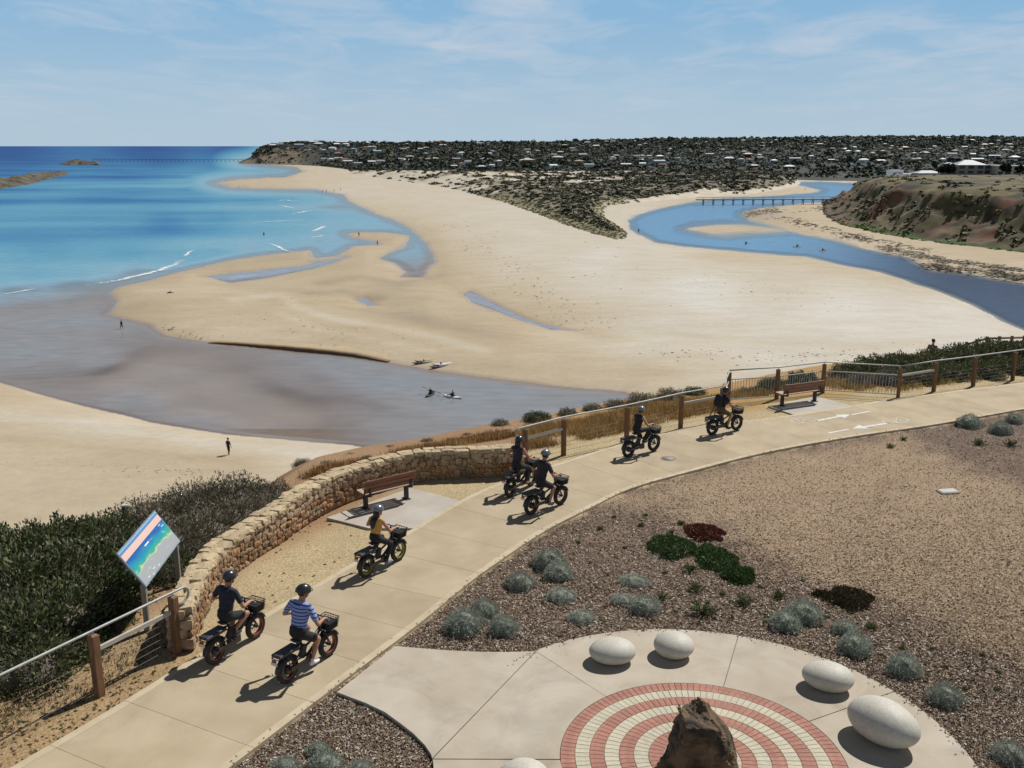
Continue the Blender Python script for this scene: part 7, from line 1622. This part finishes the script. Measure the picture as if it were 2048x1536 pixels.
# --- walkers, waders and paddlers far below: one body, several poses
def small_body(kind):
    b = Body(); SK, TP, BT, SH, EY = range(5)
    if kind == 'sit':
        b.ell((0, 0, .14), (.16, .19, .14), BT).ell((.02, 0, .36), (.13, .19, .22), TP).cap((.02, -.16, .50), (.02, .16, .50), .07, .07, TP).cap((.03, 0, .52), (.04, 0, .64), .06, .055, SK).ell((.05, 0, .74), (.10, .08, .125), SK)
        for q in (-1, 1): b.cap((.02, q * .19, .48), (.16, q * .32, .34), .055, .045, TP).cap((.16, q * .32, .34), (.36, q * .34, .38), .045, .035, SK).cap((.05, q * .09, .12), (.42, q * .12, .26), .09, .065, BT).cap((.42, q * .12, .26), (.80, q * .10, .08), .06, .045, SK)
        return b
    st = {'stand': .05, 'walk': .26}[kind]
    b.ell((0, 0, .95), (.13, .17, .13), BT).ell((0, 0, 1.18), (.12, .165, .2), TP).ell((0, 0, 1.34), (.125, .19, .13), TP).cap((0, 0, 1.42), (.02, 0, 1.54), .058, .052, SK).ell((.03, 0, 1.63), (.098, .078, .118), SK)
    b.cap((.12, 0, 1.62), (.135, 0, 1.60), .012, .014, SK).ell((0.0, 0, 1.68), (.105, .088, .095), EY)
    for q in (-1, 1):
        f = q * st; b.cap((0, q * .09, .92), (f * .5 + .02, q * .10, .50), .09, .06, BT).cap((f * .5 + .02, q * .10, .50), (f - .02, q * .10, .09), .058, .038, SK).cap((f - .05, q * .10, .04), (f + .15, q * .11, .035), .04, .034, SH)
        b.cap((0, q * .20, 1.40), (-f * .5, q * .27, 1.12), .055, .045, TP).cap((-f * .5, q * .27, 1.12), (-f * .6 + .08, q * .27, .86), .042, .032, SK).ell((-f * .6 + .1, q * .27, .80), (.035, .025, .06), SK)
    return b
C_PINK = cloth('dusty_top', srgb(116, 96, 104)); C_RED = cloth('red_top', srgb(150, 60, 48)); C_SKIRT = cloth('blue_shorts', srgb(50, 60, 84))
SB = {('stand', 0): small_body('stand').mesh('body', [M_SKIN, C_BLKT, C_BLKSH, C_DSHOE, M_HAIR], .03, 4), ('walk', 0): small_body('walk').mesh('body', [M_SKIN, C_NAVY, C_BLKSH, C_DSHOE, M_HAIR], .03, 4), ('stand', 1): small_body('stand').mesh('body', [M_SKIN, C_PINK, C_SKIRT, C_DSHOE, M_HAIR], .03, 4), ('walk', 1): small_body('walk').mesh('body', [M_SKIN, C_RED, C_SKIRT, C_DSHOE, M_HAIR], .03, 4), ('sit', 0): small_body('sit').mesh('body', [M_SKIN, C_BLKT, C_BLKSH, C_DSHOE, M_HAIR], .03, 4)}
def beach_z(px, py): return float(np.maximum(0.0, 0.04 + 1.25 * (1 - np.exp(-max(0.0, float(land_field(np.array([float(px)]), np.array([float(py)]))[0])) / 30))))
def person(px, py, kind, rz, label, z=None, s=1.0):
    zz = beach_z(px, py) if z is None else z; p = at(px, py, zz); o = link_mesh('person', SB[kind]); o.location = (p.x, p.y, zz); o.rotation_euler.z = rz; o.scale = (s, s, s); return tag(o, label, 'person')
person(458, 912, ('stand', 0), 1.0, 'person in dark clothes standing on the near beach', s=1.05)
person(244, 660, ('walk', 0), 2.6, 'person in dark clothes wading at the tip of the sandflat', z=-.25)
person(755, 492, ('walk', 0), .4, 'person in dark clothes walking on the wet sandbar')
person(718, 474, ('stand', 1), 1.5, 'person left of and beyond the walker on the wet sandbar')
person(528, 474, ('stand', 0), 2.0, 'bather standing in the blue shallows', z=-.5)
person(645, 386, ('walk', 1), .8, 'far beachgoer at the water edge, leftmost of four'); person(653, 385, ('stand', 1), 2.0, 'far beachgoer second from the left of four'); person(668, 384, ('walk', 1), -2.0, 'far beachgoer third from the left of four'); person(681, 381, ('stand', 0), 1.0, 'far beachgoer rightmost of four')
person(1277, 467, ('stand', 0), 1.0, 'person standing at the bend of the river'); person(1610, 381, ('walk', 1), .3, 'tiny figure on the far river sandbank'); person(478, 376, ('walk', 0), 3.0, 'tiny figure at the tip of the far sand spit')
person(1860, 746, ('stand', 1), .6, 'walker in a dusty top half hidden by the scrub at right', z=PZ - 1.6)
M_KAY_D = mat('dark_kayak', srgb(36, 38, 40), None, rough=.4); M_KAY_W = mat('white_kayak', srgb(220, 220, 216), None, rough=.4); M_KAY_O = mat('olive_kayak', srgb(128, 122, 84), None, rough=.45)
def kayak_mesh(m, L=2.9):
    n = 15; V = []; k = 10
    for i in range(n):
        t = i / (n - 1) * 2 - 1; w = .36 * (1 - abs(t) ** 2.4) + .012; rise = .16 * abs(t) ** 3
        for j in range(k):
            a = math.pi * 2 * j / k; V.append((t * L / 2, w * math.cos(a), .14 + rise + (.15 if math.sin(a) < 0 else .09) * math.sin(a) * (1 - .55 * abs(t) ** 3)))
    F_ = [(i * k + j, i * k + (j + 1) % k, (i + 1) * k + (j + 1) % k, (i + 1) * k + j) for i in range(n - 1) for j in range(k)] + [tuple(range(k))[::-1], tuple((n - 1) * k + j for j in range(k))]
    return MB().add(V, F_, True).mesh('hull', m)
KH = {c: kayak_mesh(m) for c, m in (('dark', M_KAY_D), ('white', M_KAY_W), ('olive', M_KAY_O))}
SEAT = MB().rbox((-.15, 0, .30), (.10, .42, .22), .03).mesh('seat_back', M_PACK); PADM = MB().tube([(0, -1.1, 0), (0, 1.1, 0)], .016, 6).rbox((0, -1.1, 0), (.16, .42, .02), .006).rbox((0, 1.1, 0), (.16, .42, .02), .006)
PADM = PADM.mesh('paddle', M_PACK)
def kayak(px, py, col, rz, label, z=-.06, sitter=None):
    p = at(px, py, max(z, 0)); e = empty('kayak', (p.x, p.y, z), rz); tag(e, label, 'kayak'); link_mesh('hull', KH[col], e); link_mesh('seat_back', SEAT, e)
    if sitter:
        o = link_mesh('person', SB[('sit', 0)]); o.location = (p.x, p.y, z + .18); o.rotation_euler.z = rz; tag(o, sitter, 'person')
        q = link_mesh('paddle', PADM); d = Vector((math.cos(rz), math.sin(rz), 0)) * .36; q.location = (p.x + d.x, p.y + d.y, z + .60); q.rotation_euler = (.25, 0, rz); tag(q, 'paddle held by the ' + sitter, 'paddle')
kayak(845, 728, 'dark', .25, 'dark kayak drawn up on the lagoon bank, left one', z=.14); kayak(850, 724, 'olive', .22, 'olive kayak lying behind the dark one on the lagoon bank', z=.2)
kayak(878, 735, 'dark', .5, 'dark kayak with pale gear drawn up on the lagoon bank, right one', z=.14); kayak(884, 730, 'white', .45, 'white kayak lying behind the right dark one', z=.2)
kayak(861, 790, 'dark', 1.25, 'kayak on the lagoon, left one', sitter='dark clad paddler in the left lagoon kayak'); kayak(906, 795, 'white', 2.6, 'white kayak on the lagoon, right one', sitter='dark clad paddler in the white lagoon kayak')
kayak(1492, 488, 'dark', 1.2, 'kayak on the river, leftmost of three', sitter='paddler in the leftmost river kayak'); kayak(1594, 494, 'dark', .2, 'kayak on the river, middle of three', sitter='paddler in the middle river kayak'); kayak(1645, 502, 'dark', .5, 'kayak on the river, rightmost of three', sitter='paddler in the rightmost river kayak')
def driftwood():
    p = at(341, 587, beach_z(341, 587)); e = empty('driftwood', p, .4); tag(e, 'dark lump of driftwood alone on the sandflat', 'driftwood')
    MB().tube([(-.7, 0, .1), (-.2, .1, .25), (.5, -.05, .12), (.9, .1, .05)], [.08, .16, .12, .04], 7).build('log', M_TIMBER_D, e); MB().tube([(-.1, .1, .22), (.1, .4, .5), (.15, .55, .62)], [.08, .05, .02], 6).build('branch', M_TIMBER_D, e)
driftwood()
